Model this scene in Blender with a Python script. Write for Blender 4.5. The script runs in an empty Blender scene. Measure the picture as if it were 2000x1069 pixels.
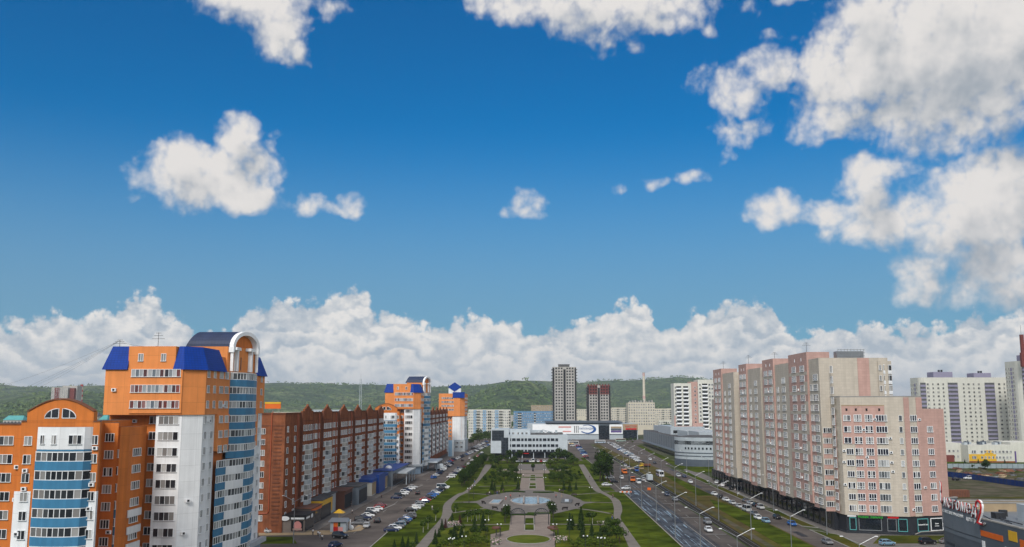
import bpy, bmesh, math, random
from math import sin, cos, tan, pi, radians, sqrt, atan2, asin, degrees, floor
from mathutils import Vector, Matrix

SC = bpy.context.scene
COL = SC.collection
rnd = random.Random(11)

# ------------------------------------------------------------------ camera
# a photographer on a roof 35 m up looks along the boulevard (+Y), tilted slightly upwards
FPX = 1800.0; CAMZ = 35.0
PITCH = math.atan((793-534.5)/FPX)
YAW = math.atan(35/sqrt(FPX*FPX+258.5**2))
def ray(px, py):
    x, y = (px-1000)/FPX, (534.5-py)/FPX
    f, u = cos(PITCH)-y*sin(PITCH), sin(PITCH)+y*cos(PITCH)
    return (x*cos(YAW)-f*sin(YAW), x*sin(YAW)+f*cos(YAW), u)
def G(px, py, z=0.0):                    # survey of the photograph: picture point -> point on the level z
    d = ray(px, py); t = (z-CAMZ)/d[2]
    return (d[0]*t, d[1]*t)
def AX(px, Y, py=800):                   # picture column -> X on the plane Y
    d = ray(px, py); return d[0]/d[1]*Y
def AZ(py, Y, px=1035):                  # picture row -> height on the plane Y
    d = ray(px, py); return CAMZ+d[2]/d[1]*Y

cd = bpy.data.cameras.new("camera"); cam = bpy.data.objects.new("camera", cd); COL.objects.link(cam)
cd.sensor_width = 36; cd.lens = 36*FPX/2000; cd.clip_end = 30000; cd.clip_start = 0.5
cam.location = (0, 0, CAMZ); cam.rotation_euler = (pi/2+PITCH, 0, YAW)
SC.camera = cam
SC.view_settings.view_transform = 'Standard'
SC.view_settings.look = 'None'
SC.view_settings.exposure = 0.0
SC.view_settings.gamma = 1.0
SC.cycles.max_bounces = 5
SC.cycles.diffuse_bounces = 3
SC.cycles.glossy_bounces = 3
SC.cycles.transmission_bounces = 2
SC.cycles.transparent_max_bounces = 4
SC.cycles.volume_bounces = 0
SC.cycles.caustics_reflective = False
SC.cycles.caustics_refractive = False
SC.cycles.sample_clamp_indirect = 4

# ------------------------------------------------------------------ node helper
class E:                                  # a value in a shader tree
    def __init__(s, nt, sock): s.nt, s.s = nt, sock
    def _op(s, op, *o):
        n = s.nt.nodes.new('ShaderNodeMath'); n.operation = op
        for i, v in enumerate((s,)+o):
            if isinstance(v, E): s.nt.links.new(v.s, n.inputs[i])
            else: n.inputs[i].default_value = v
        return E(s.nt, n.outputs[0])
    def __add__(s, o): return s._op('ADD', o)
    def __sub__(s, o): return s._op('SUBTRACT', o)
    def __mul__(s, o): return s._op('MULTIPLY', o)
    def __truediv__(s, o): return s._op('DIVIDE', o)
    def max(s, o): return s._op('MAXIMUM', o)
    def min(s, o): return s._op('MINIMUM', o)
    def smax(s, o, k): return s._op('SMOOTH_MAX', o, k)
    def pow(s, o): return s._op('POWER', o)
    def abs(s): return s._op('ABSOLUTE')
    def rng(s, a, b, c=0.0, d=1.0, kind='SMOOTHSTEP'):
        n = s.nt.nodes.new('ShaderNodeMapRange'); n.interpolation_type = kind
        s.nt.links.new(s.s, n.inputs[0])
        for i, v in enumerate((a, b, c, d)): n.inputs[i+1].default_value = v
        return E(s.nt, n.outputs[0])
def comb(nt, x, y, z=0.0):
    n = nt.nodes.new('ShaderNodeCombineXYZ')
    for i, v in enumerate((x, y, z)):
        if isinstance(v, E): nt.links.new(v.s, n.inputs[i])
        else: n.inputs[i].default_value = v
    return E(nt, n.outputs[0])
def vmath(nt, op, a, b=None):
    n = nt.nodes.new('ShaderNodeVectorMath'); n.operation = op
    for i, v in enumerate((a, b)):
        if v is None: continue
        if isinstance(v, E): nt.links.new(v.s, n.inputs[i])
        else: n.inputs[i].default_value = v
    return E(nt, n.outputs['Value' if op in ('DOT_PRODUCT', 'LENGTH') else 'Vector'])
def noise(nt, vec, scale, detail=3, rough=.5, dim='3D', out=0, lac=2.0):
    n = nt.nodes.new('ShaderNodeTexNoise'); n.noise_dimensions = dim
    if vec is not None: nt.links.new(vec.s, n.inputs['Vector'])
    n.inputs['Scale'].default_value = scale; n.inputs['Detail'].default_value = detail
    n.inputs['Roughness'].default_value = rough; n.inputs['Lacunarity'].default_value = lac
    return E(nt, n.outputs[out])
def voro(nt, vec, scale, detail=0, rough=.5, feature='F1', rand=1.0):
    n = nt.nodes.new('ShaderNodeTexVoronoi'); n.voronoi_dimensions = '2D'; n.feature = feature
    nt.links.new(vec.s, n.inputs['Vector']); n.inputs['Scale'].default_value = scale
    n.inputs['Detail'].default_value = detail; n.inputs['Roughness'].default_value = rough
    n.inputs['Randomness'].default_value = rand
    return E(nt, n.outputs['Distance'])
def mixc(nt, f, a, b, mode='MIX'):
    n = nt.nodes.new('ShaderNodeMix'); n.data_type = 'RGBA'; n.blend_type = mode
    for i, v in ((0, f), (6, a), (7, b)):
        if isinstance(v, E): nt.links.new(v.s, n.inputs[i])
        elif i == 0: n.inputs[0].default_value = v
        else: n.inputs[i].default_value = (v[0], v[1], v[2], 1)
    return E(nt, n.outputs[2])
# ------------------------------------------------------------------ sky and sun
SUN_EL, SUN_AZ = radians(38), radians(194)      # azimuth clockwise from +Y: behind the camera, a little to the left
W = bpy.data.worlds.new("World"); SC.world = W; W.use_nodes = True
def pxdir(px, py):
    d = Vector(ray(px, py)).normalized(); return degrees(atan2(d.x, d.y)), degrees(asin(d.z))
DPP = 0.0318                                     # degrees per picture point near the middle
# cumulus masses, each (x, y, half width, half height, weight) where the photograph has them
CUM = [
 (505,5,95,50,1),(545,55,62,55,1),(578,105,38,34,.9),(440,0,55,22,.8),(640,5,42,30,.55),
 (405,345,116,64,1.1),(475,278,46,52,1),(365,302,62,40,1),(450,382,88,34,1),(505,335,42,58,.8),(538,300,20,42,.5),(285,328,36,20,.45),(548,388,24,22,.5),
 (617,403,38,22,.75),(690,402,28,24,.7),(652,410,40,15,.7),
 (1030,398,34,28,.7),(1000,410,26,14,.55),(1048,422,22,10,.45),(1286,352,26,17,.65),(1362,344,36,18,.65),(1218,372,20,12,.5),
 (985,0,85,40,.9),(1150,15,150,48,1),(1265,5,125,50,1),(1195,62,55,42,.8),(1232,98,26,14,.5),(1350,35,50,28,.7),(1388,62,24,20,.55),
 (1520,70,26,14,.5),(1462,10,36,26,.35),(1550,-4,44,12,.6),
 (1725,110,125,112,1.15),(1855,115,180,150,1.2),(1970,60,120,150,1.2),(1625,140,78,62,1),(1505,140,56,48,.85),(1440,185,52,42,.85),(1372,150,30,40,.5),(1445,252,62,28,.65),
 (1620,235,64,46,.85),(1745,205,105,62,1),(1852,215,72,60,.95),(1925,235,60,46,.6),(1690,35,60,55,1),(1418,305,16,18,.45),
 (1518,412,60,34,.85),(1478,430,32,20,.7),(1620,415,54,30,.85),(1700,372,52,58,1),(1742,332,46,28,.8),(1722,440,98,46,1),(1795,405,52,52,.7),(1830,350,20,26,.4),
 (1935,400,112,90,1.1),(1975,350,70,66,1.1),(1862,462,66,44,1),(1955,505,84,62,1),(1790,522,46,36,.85),(1802,562,52,30,.85),(1905,566,90,32,.55),(1990,560,60,50,.8)]
# skyline of the far bank of cloud
BANK = [(-60,612),(0,604),(40,612),(90,600),(150,603),(200,590),(250,572),(290,552),(318,578),(350,612),(400,636),(440,642),(470,604),(520,580),(590,572),(640,566),(690,548),(722,566),(738,600),(790,602),(860,622),
 (930,604),(965,610),(1010,622),(1055,634),(1100,625),(1150,610),(1190,592),(1232,570),(1272,598),(1300,628),(1350,604),(1400,586),(1460,574),(1498,576),(1522,606),(1560,640),(1600,632),(1680,624),(1750,626),(1850,620),(1900,604),(1960,598),(2060,590)]
def cumulus(nt, p, blobs, detail):
    w1 = vmath(nt, 'SUBTRACT', noise(nt, p, .34, 1, .5, '2D', 1), (.5, .5, .5))
    q = vmath(nt, 'ADD', p, vmath(nt, 'MULTIPLY', w1, (1.7, 1.3, 0)))
    if detail > 5:
        w2 = vmath(nt, 'SUBTRACT', noise(nt, p, 1.3, 2, .55, '2D', 1), (.5, .5, .5))
        q = vmath(nt, 'ADD', q, vmath(nt, 'MULTIPLY', w2, (.7, .6, 0)))
    d = None
    for (x, y, rx, ry, w) in blobs:
        a, e = pxdir(x, y)
        t = vmath(nt, 'MULTIPLY', vmath(nt, 'SUBTRACT', q, (a, e, 0)), (1/(rx*DPP*1.36), 1/(ry*DPP*1.36), 0))
        b = (vmath(nt, 'DOT_PRODUCT', t, t)*(-w)) + w
        d = b if d is None else d.smax(b, .16)
    f = noise(nt, p, .60, detail, .57, '2D')
    bil = voro(nt, q, 1.05, 2 if detail > 5 else 1, .5)
    return d*1.5 - .52 + (f-.5)*1.3 + (bil*-.42+.15)
def cloud_bank(nt, p, top, el, detail):
    f2 = noise(nt, p, .75, detail, .54, '2D'); b2 = voro(nt, p, 1.0, 3 if detail > 5 else 2, .5)
    return (top-el).min(1.6)*.80 + (f2-.5)*1.25 + (b2*-.66+.24)
def build_sky():
    nt = W.node_tree; nt.nodes.clear()
    L = nt.links
    out = nt.nodes.new('ShaderNodeOutputWorld')
    sky = nt.nodes.new('ShaderNodeTexSky'); sky.sky_type = 'NISHITA'; sky.sun_disc = False
    sky.sun_elevation = SUN_EL; sky.sun_rotation = SUN_AZ
    sky.air_density = 1.0; sky.dust_density = .6; sky.ozone_density = 3.0; sky.altitude = 250
    hs = nt.nodes.new('ShaderNodeHueSaturation'); L.new(sky.outputs[0], hs.inputs['Color'])
    hs.inputs['Saturation'].default_value = SKY_SAT; hs.inputs['Value'].default_value = SKY_VAL
    skyc = mixc(nt, 1.0, E(nt, hs.outputs[0]), SKY_TINT, 'MULTIPLY')
    tc = nt.nodes.new('ShaderNodeTexCoord'); sp = nt.nodes.new('ShaderNodeSeparateXYZ')
    L.new(tc.outputs['Generated'], sp.inputs[0])
    x, y, z = (E(nt, sp.outputs[i]) for i in range(3))
    az = x._op('ARCTAN2', y)*(180/pi); el = z._op('ARCSINE')*(180/pi)
    p = comb(nt, az, el)
    up = vmath(nt, 'ADD', p, (-.40, 1.15, 0))
    up2 = vmath(nt, 'ADD', p, (-.7, 1.9, 0))
    k = 1/SKY_K
    C = lambda r, g, b: (r*k, g*k, b*k)
    skyc = mixc(nt, el.rng(18, 4.5, 0, .74), skyc, C(.20, .33, .47))
    def bgnode(c):
        n = nt.nodes.new('ShaderNodeBackground'); n.inputs[1].default_value = SKY_K
        L.new(c.s, n.inputs[0]); return n.outputs[0]
    def mixs(f, a, b):
        n = nt.nodes.new('ShaderNodeMixShader'); L.new(f.s, n.inputs[0]); L.new(a, n.inputs[1]); L.new(b, n.inputs[2]); return n.outputs[0]
    def zone(x0, x1, under=None):                   # the cumulus of one stretch of sky
        bl = [b for b in CUM if b[0]+b[2]*1.5+60 > x0 and b[0]-b[2]*1.5-60 < x1 and (under is None or b[1]+b[3]*1.6 > 440)]
        D0 = cumulus(nt, p, bl, 3); D1 = cumulus(nt, up2, bl, 3)
        hf = noise(nt, p, 1.7, 7, .58, '2D')-.5
        a = (D0+hf*.44).rng(-.34, .82)
        lit = ((D0-D1)*.42 + .62 - (D0-.75).max(0.0)*.20 + hf*.14 + (noise(nt, p, .20, 3, .5, '2D')-.5)*1.9).rng(-.15, 1.0)
        c = mixc(nt, lit, C(.35, .395, .45), C(.78, .755, .735))
        return bgnode(mixc(nt, a, skyc if under is None else under, c))
    fc = nt.nodes.new('ShaderNodeFloatCurve'); L.new(az.rng(-34, 34, 0, 1, 'LINEAR').s, fc.inputs[1])
    cm = fc.mapping.curves[0]; pts = [pxdir(*b) for b in BANK]
    while len(cm.points) < len(pts): cm.points.new(.5, .5)
    for i, (a, e) in enumerate(pts): cm.points[i].location = ((a+34)/68, e/10)
    fc.mapping.update()
    top = E(nt, fc.outputs[0])*10
    B0 = cloud_bank(nt, p, top, el, 8); B1 = cloud_bank(nt, up, top, el, 3)
    aB = B0.rng(-.05, .40)
    # receding rows of cumulus: each with a bright crest in front of the grey base of the next
    w = noise(nt, comb(nt, az, el*1.5), .34, 4, .52, '2D')
    v = (el.max(0.0)+1.1)._op('LOGARITHM', 2.718)*2.1 + (w-.5)*3.0
    fr = (v+20.0)._op('FRACT')
    crest = fr.rng(.0, .72)*(fr.rng(.70, 1.0)*-1.0+1.0)
    hfb = noise(nt, comb(nt, az, el*1.3), 1.6, 6, .6, '2D')-.5
    litB = (crest*.62 + (B0-B1)*.50 + hfb*.62 + .24 + (noise(nt, p, .13, 3, .5, '2D')-.5)*1.2).max(0.0).min(1.0)
    cB = mixc(nt, litB, C(.41, .48, .555), C(.81, .795, .775))
    low = el.rng(4.2, .8)
    cB = mixc(nt, low*.5, cB, C(.54, .59, .635))
    # right-hand bank is overlapped by the towering cumulus
    bankc = mixc(nt, aB, skyc, cB)
    bank = mixs(az._op('GREATER_THAN', 18.0), bgnode(bankc), zone(1640, 2400, bankc))
    far = bgnode(mixc(nt, (noise(nt, E(nt, tc.outputs['Generated']), 2.2, 6, .6, '3D')+(az.abs().rng(38, 62).max(el.rng(36, 58))-1.0)*.32).rng(.42, .60)*el.rng(7, 13), skyc, C(1.75, 1.68, 1.58)))  # out-of-view clouds behind and overhead, brightened to add fill light on the facades
    below = bgnode(mixc(nt, 1.0, C(.30, .33, .36), C(.30, .33, .36)))
    hi = mixs(az._op('GREATER_THAN', -6.0), zone(-400, 805), mixs(az._op('GREATER_THAN', 12.5), zone(800, 1440), zone(1430, 2400)))
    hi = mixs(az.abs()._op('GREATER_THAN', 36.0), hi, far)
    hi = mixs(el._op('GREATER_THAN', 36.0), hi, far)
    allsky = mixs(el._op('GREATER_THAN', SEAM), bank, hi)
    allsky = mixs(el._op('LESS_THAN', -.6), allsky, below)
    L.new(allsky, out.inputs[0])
    W.cycles.sampling_method = 'MANUAL'; W.cycles.sample_map_resolution = 256
SEAM = 7.9
SKY_TINT = (.0, .93, 1.24)
SKY_K, SKY_SAT, SKY_VAL = .10, 1.25, .745
build_sky()
sl = bpy.data.lights.new("sun", 'SUN'); so = bpy.data.objects.new("sun", sl); COL.objects.link(so)
sl.energy = 2.8; sl.angle = radians(14); sl.color = (1, .95, .88)
sd = Vector((sin(SUN_AZ)*cos(SUN_EL), cos(SUN_AZ)*cos(SUN_EL), sin(SUN_EL)))
so.rotation_euler = sd.to_track_quat('Z', 'Y').to_euler()
# ------------------------------------------------------------------ materials
MATS = {}
def mat(name, rgb=None, rough=.75, var=.12, scale=.35, spec=.3, metal=0.0, grid=None, streak=0.0, bump=0.0, emit=None, rgb2=None, island=None):
    if name in MATS: return MATS[name]
    m = bpy.data.materials.new(name); m.use_nodes = True; MATS[name] = m
    nt = m.node_tree; b = nt.nodes['Principled BSDF']
    b.inputs['Roughness'].default_value = rough; b.inputs['Metallic'].default_value = metal
    b.inputs['Specular IOR Level'].default_value = spec
    geo = nt.nodes.new('ShaderNodeNewGeometry'); pos = E(nt, geo.outputs['Position'])
    if island:                                        # each pane or leaf clump its own shade
        oi = nt.nodes.new('ShaderNodeObjectInfo')
        r = (E(nt, geo.outputs['Random Per Island'])+E(nt, oi.outputs['Random']))._op('FRACT')
        cr = nt.nodes.new('ShaderNodeValToRGB'); nt.links.new(r.s, cr.inputs[0])
        el = cr.color_ramp.elements
        while len(el) < len(island): el.new(.5)
        for i, (t, c) in enumerate(island): el[i].position = t; el[i].color = (*c, 1)
        col = E(nt, cr.outputs[0])
    else:
        n = noise(nt, pos, scale, 5, .6)
        f = n.rng(.3, .7, 1-var, 1+var, 'LINEAR')
        base = mixc(nt, noise(nt, pos, scale*.37, 3, .6).rng(.4, .6), rgb, rgb2) if rgb2 else None
        if base is None:
            rg = nt.nodes.new('ShaderNodeRGB'); rg.outputs[0].default_value = (*rgb, 1); base = E(nt, rg.outputs[0])
        if streak:
            sv = vmath(nt, 'MULTIPLY', pos, (1.1, 1.1, .05))
            f = f*noise(nt, sv, 1.0, 4, .6).rng(.35, .7, 1-streak, 1+streak*.4, 'LINEAR')
        if grid:
            gw, gh, lw, dk = grid
            uvn = nt.nodes.new('ShaderNodeUVMap'); br = nt.nodes.new('ShaderNodeTexBrick')
            nt.links.new(uvn.outputs[0], br.inputs['Vector'])
            br.offset = 0.0 if lw > 0 else .5; br.inputs['Scale'].default_value = 1
            br.inputs['Color1'].default_value = (.95,)*3+(1,); br.inputs['Color2'].default_value = (1.04,)*3+(1,)
            br.inputs['Mortar'].default_value = (dk,)*3+(1,); br.inputs['Mortar Size'].default_value = abs(lw)
            br.inputs['Brick Width'].default_value = gw; br.inputs['Row Height'].default_value = gh; br.inputs['Mortar Smooth'].default_value = .3
            base = mixc(nt, 1.0, base, E(nt, br.outputs['Color']), 'MULTIPLY')
        col = vmath(nt, 'SCALE', base); nt.links.new(f.s, col.s.node.inputs['Scale'])
    nt.links.new(col.s, b.inputs['Base Color'])
    if bump:
        bp = nt.nodes.new('ShaderNodeBump'); bp.inputs['Strength'].default_value = bump; bp.inputs['Distance'].default_value = .3
        nt.links.new(noise(nt, pos, scale*4, 4, .6).s, bp.inputs['Height']); nt.links.new(bp.outputs[0], b.inputs['Normal'])
    if emit:
        b.inputs['Emission Color'].default_value = (*emit[:3], 1); b.inputs['Emission Strength'].default_value = emit[3]
    return m
def M(n): return MATS[n]
mat('orange_light', (.68,.235,.064), var=.07, grid=(3.1,2.97,.03,.72), streak=.10)
mat('orange', (.56,.16,.026), var=.09, grid=(3.1,2.97,.03,.74), streak=.14)
mat('white_panel', (.72,.73,.74), var=.05, grid=(3.0,2.97,.03,.74), streak=.10)
mat('blue_tile', (.002,.036,.25), rough=.6, spec=.15, var=.12, grid=(.6,.45,.03,.6))
mat('navy_tile', (.018,.030,.075), rough=.55, var=.2, grid=(.7,.5,.03,.6))
mat('blue_panel', (.042,.175,.31), rough=.5, var=.09, streak=.12)
mat('white_paint', (.78,.79,.80), rough=.5, var=.05)
mat('frame_white', (.74,.75,.76), rough=.45, var=.03)
mat('frame_brown', (.16,.10,.07), rough=.5, var=.05)
mat('grey_blue', (.20,.27,.35), var=.1, grid=(1.6,1.2,.03,.75))
mat('brick', (.255,.092,.045), spec=0.0, var=.22, scale=.5, grid=(1.1,.42,-.02,.76), streak=.2, rgb2=(.215,.078,.040))
mat('brick_dark', (.15,.06,.036), spec=0.0, var=.2, scale=.5, streak=.15)
mat('pipe_red', (.34,.075,.03), rough=.5)
mat('roof_felt', (.09,.09,.095), spec=0.0, rough=.9, var=.35, scale=.2)
mat('pink', (.455,.285,.243), var=.06, grid=(1.2,.75,.025,.80), streak=.09)
mat('beige', (.475,.42,.35), var=.05, grid=(1.2,.75,.025,.80), streak=.09)
mat('podium', (.022,.024,.030), rough=.35, var=.3)
mat('dark_glass', (.012,.016,.022), rough=.08, spec=.6, var=.3)
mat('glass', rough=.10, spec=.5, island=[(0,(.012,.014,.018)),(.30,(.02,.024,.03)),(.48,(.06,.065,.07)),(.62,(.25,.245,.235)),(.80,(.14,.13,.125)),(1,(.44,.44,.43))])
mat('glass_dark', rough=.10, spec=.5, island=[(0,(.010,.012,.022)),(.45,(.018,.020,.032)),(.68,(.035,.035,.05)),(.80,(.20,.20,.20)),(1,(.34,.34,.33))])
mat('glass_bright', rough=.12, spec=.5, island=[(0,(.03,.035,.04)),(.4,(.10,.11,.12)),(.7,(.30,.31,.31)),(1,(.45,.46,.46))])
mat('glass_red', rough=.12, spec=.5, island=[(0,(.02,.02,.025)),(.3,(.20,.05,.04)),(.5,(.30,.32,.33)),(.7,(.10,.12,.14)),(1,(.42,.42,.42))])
mat('metal', (.27,.28,.29), rough=.4, metal=.6, var=.1)
mat('dark_metal', (.025,.026,.03), rough=.5)
mat('concrete', (.42,.40,.37), spec=0.0, var=.16, scale=.3, streak=.2)
mat('concrete_dark', (.10,.10,.10), var=.25, streak=.2)
mat('void', (.012,.013,.015), rough=.9)
mat('brick_red', (.15,.035,.028), var=.2)
mat('lilac', (.24,.225,.31), var=.07)
mat('cream', (.56,.55,.49), var=.06, streak=.08)
mat('ivory', (.55,.50,.40), var=.08, streak=.1)
mat('pale_blue', (.20,.33,.46), var=.1)
mat('mid_blue', (.10,.22,.36), var=.12, streak=.1)
mat('silver_panel', (.36,.40,.43), rough=.4, var=.06, grid=(3,1.2,.03,.8))
mat('office_white', (.43,.475,.51), rough=.45, var=.05, grid=(2.4,1.2,.03,.85))
mat('grey_panel', (.15,.165,.18), rough=.5, var=.12, grid=(2.4,4,.03,.7))
mat('slate', (.075,.092,.115), rough=.45, var=.08, grid=(6,1.0,.02,.8))
mat('slate_light', (.125,.15,.18), rough=.45, var=.07)
mat('yellow', (.62,.36,.02), rough=.5)
mat('signal_orange', (.62,.12,.01), rough=.5)
mat('sign_red', (.42,.012,.012), rough=.4)
mat('sign_green', (.02,.24,.02), rough=.4, emit=(.03,.5,.03,.35))
mat('sign_blue', (.01,.07,.25), rough=.4)
mat('purple', (.10,.06,.20), rough=.5)
mat('pale_red', (.50,.33,.30), var=.1)
mat('fence_blue', (.006,.024,.12), rough=.6, spec=.1)
mat('fence_grey', (.25,.30,.32), rough=.6, spec=.1)
mat('canopy_blue', (.006,.045,.24), rough=.5)
mat('tan', (.33,.25,.16), spec=0.0, var=.1)
mat('bench_wood', (.030,.022,.018), var=.2)
mat('brown', (.11,.045,.028), var=.15)
mat('pink_sign', (.62,.26,.24), rough=.5)
mat('black', (.01,.01,.012), rough=.5)
mat('tyre', (.012,.012,.013), rough=.85)
mat('skin', (.42,.24,.17), rough=.6, var=.03)
mat('teal', (.08,.30,.30), var=.1)
mat('rust', (.16,.06,.03), var=.3)
# ground
mat('asphalt', (.112,.097,.089), spec=0.0, rough=.9, var=.26, scale=.12, bump=.1, rgb2=(.092,.080,.075))
mat('asphalt_road', (.092,.082,.077), spec=0.0, rough=.85, var=.28, scale=.10, bump=.1, rgb2=(.070,.063,.060))
mat('paving', (.150,.138,.130), spec=0.0, rough=.9, var=.14, scale=.3, grid=(1.0,1.0,.03,.86))
mat('paving_pink', (.215,.180,.158), spec=0.0, rough=.9, var=.12, scale=.3, grid=(1.0,1.0,.03,.88))
mat('path_grey', (.165,.150,.136), spec=0.0, rough=.9, var=.14, scale=.3)
mat('kerb', (.26,.25,.235), spec=0.0, rough=.9, var=.15)
mat('dirt', (.098,.084,.062), spec=0.0, rough=.95, var=.35, scale=.2, rgb2=(.060,.062,.034))
mat('track_bed', (.036,.034,.031), spec=0.0, rough=.95, var=.4, scale=.6)
mat('rail', (.16,.15,.14), rough=.4, metal=.5)
mat('paint', (.24,.24,.235), spec=0.0, rough=.8, var=.3, scale=.8)
mat('lawn', (.060,.080,.009), spec=0.0, rough=.95, var=.5, scale=.16, bump=.5, rgb2=(.033,.049,.007))
mat('lawn_dry', (.070,.064,.014), spec=0.0, rough=.95, var=.35, scale=.11, bump=.5, rgb2=(.042,.054,.009))
mat('lawn_yellow', (.082,.094,.012), rough=.95, spec=0.0, var=.32, scale=.13, bump=.5, rgb2=(.056,.076,.010))  # yellower grass of the front lawns
mat('lawn_light', (.075,.100,.014), spec=0.0, rough=.95, var=.3, scale=.16, bump=.5, rgb2=(.105,.105,.026))
mat('verge', (.068,.064,.016), spec=0.0, rough=.95, var=.4, scale=.12, bump=.4, rgb2=(.088,.068,.032))
mat('ground', (.055,.070,.030), spec=0.0, rough=.95, var=.4, scale=.02, rgb2=(.085,.085,.060))
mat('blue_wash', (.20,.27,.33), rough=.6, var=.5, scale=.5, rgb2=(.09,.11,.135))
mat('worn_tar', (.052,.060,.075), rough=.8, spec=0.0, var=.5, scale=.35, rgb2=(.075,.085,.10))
mat('tar_line', (.022,.023,.028), rough=.6, var=.3)
mat('water', (.27,.34,.37), rough=.22, spec=.5, var=.25, scale=.6, bump=.25)
mat('stone', (.30,.27,.25), var=.1)
# foliage
LEAF = lambda a, b, c: [(0, a), (.5, b), (1, c)]
mat('spruce_leaf', rough=.9, spec=0.0, island=LEAF((.010,.022,.007), (.021,.038,.011), (.036,.058,.017)))
mat('dark_leaf', rough=.85, spec=0.0, island=LEAF((.013,.027,.007), (.025,.046,.010), (.046,.074,.014)))
mat('green_leaf', rough=.85, spec=0.0, island=LEAF((.018,.037,.007), (.037,.064,.011), (.066,.098,.017)))
mat('light_leaf', rough=.85, spec=0.0, island=LEAF((.034,.058,.008), (.064,.095,.013), (.10,.132,.020)))
mat('far_leaf', rough=.9, spec=0.0, island=LEAF((.045,.080,.030), (.078,.122,.040), (.120,.165,.056)))
mat('red_leaf', rough=.9, spec=0.0, island=LEAF((.030,.014,.014), (.05,.022,.02), (.075,.035,.03)))
mat('flower', rough=.8, island=[(0,(.04,.07,.015)),(.5,(.06,.09,.02)),(.62,(.42,.36,.36)),(.85,(.36,.20,.22)),(1,(.48,.46,.44))])
mat('bark', (.06,.048,.036), spec=0.0, rough=.95, var=.3, scale=2)
mat('birch_bark', (.30,.29,.27), rough=.9, var=.3, scale=2)

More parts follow.
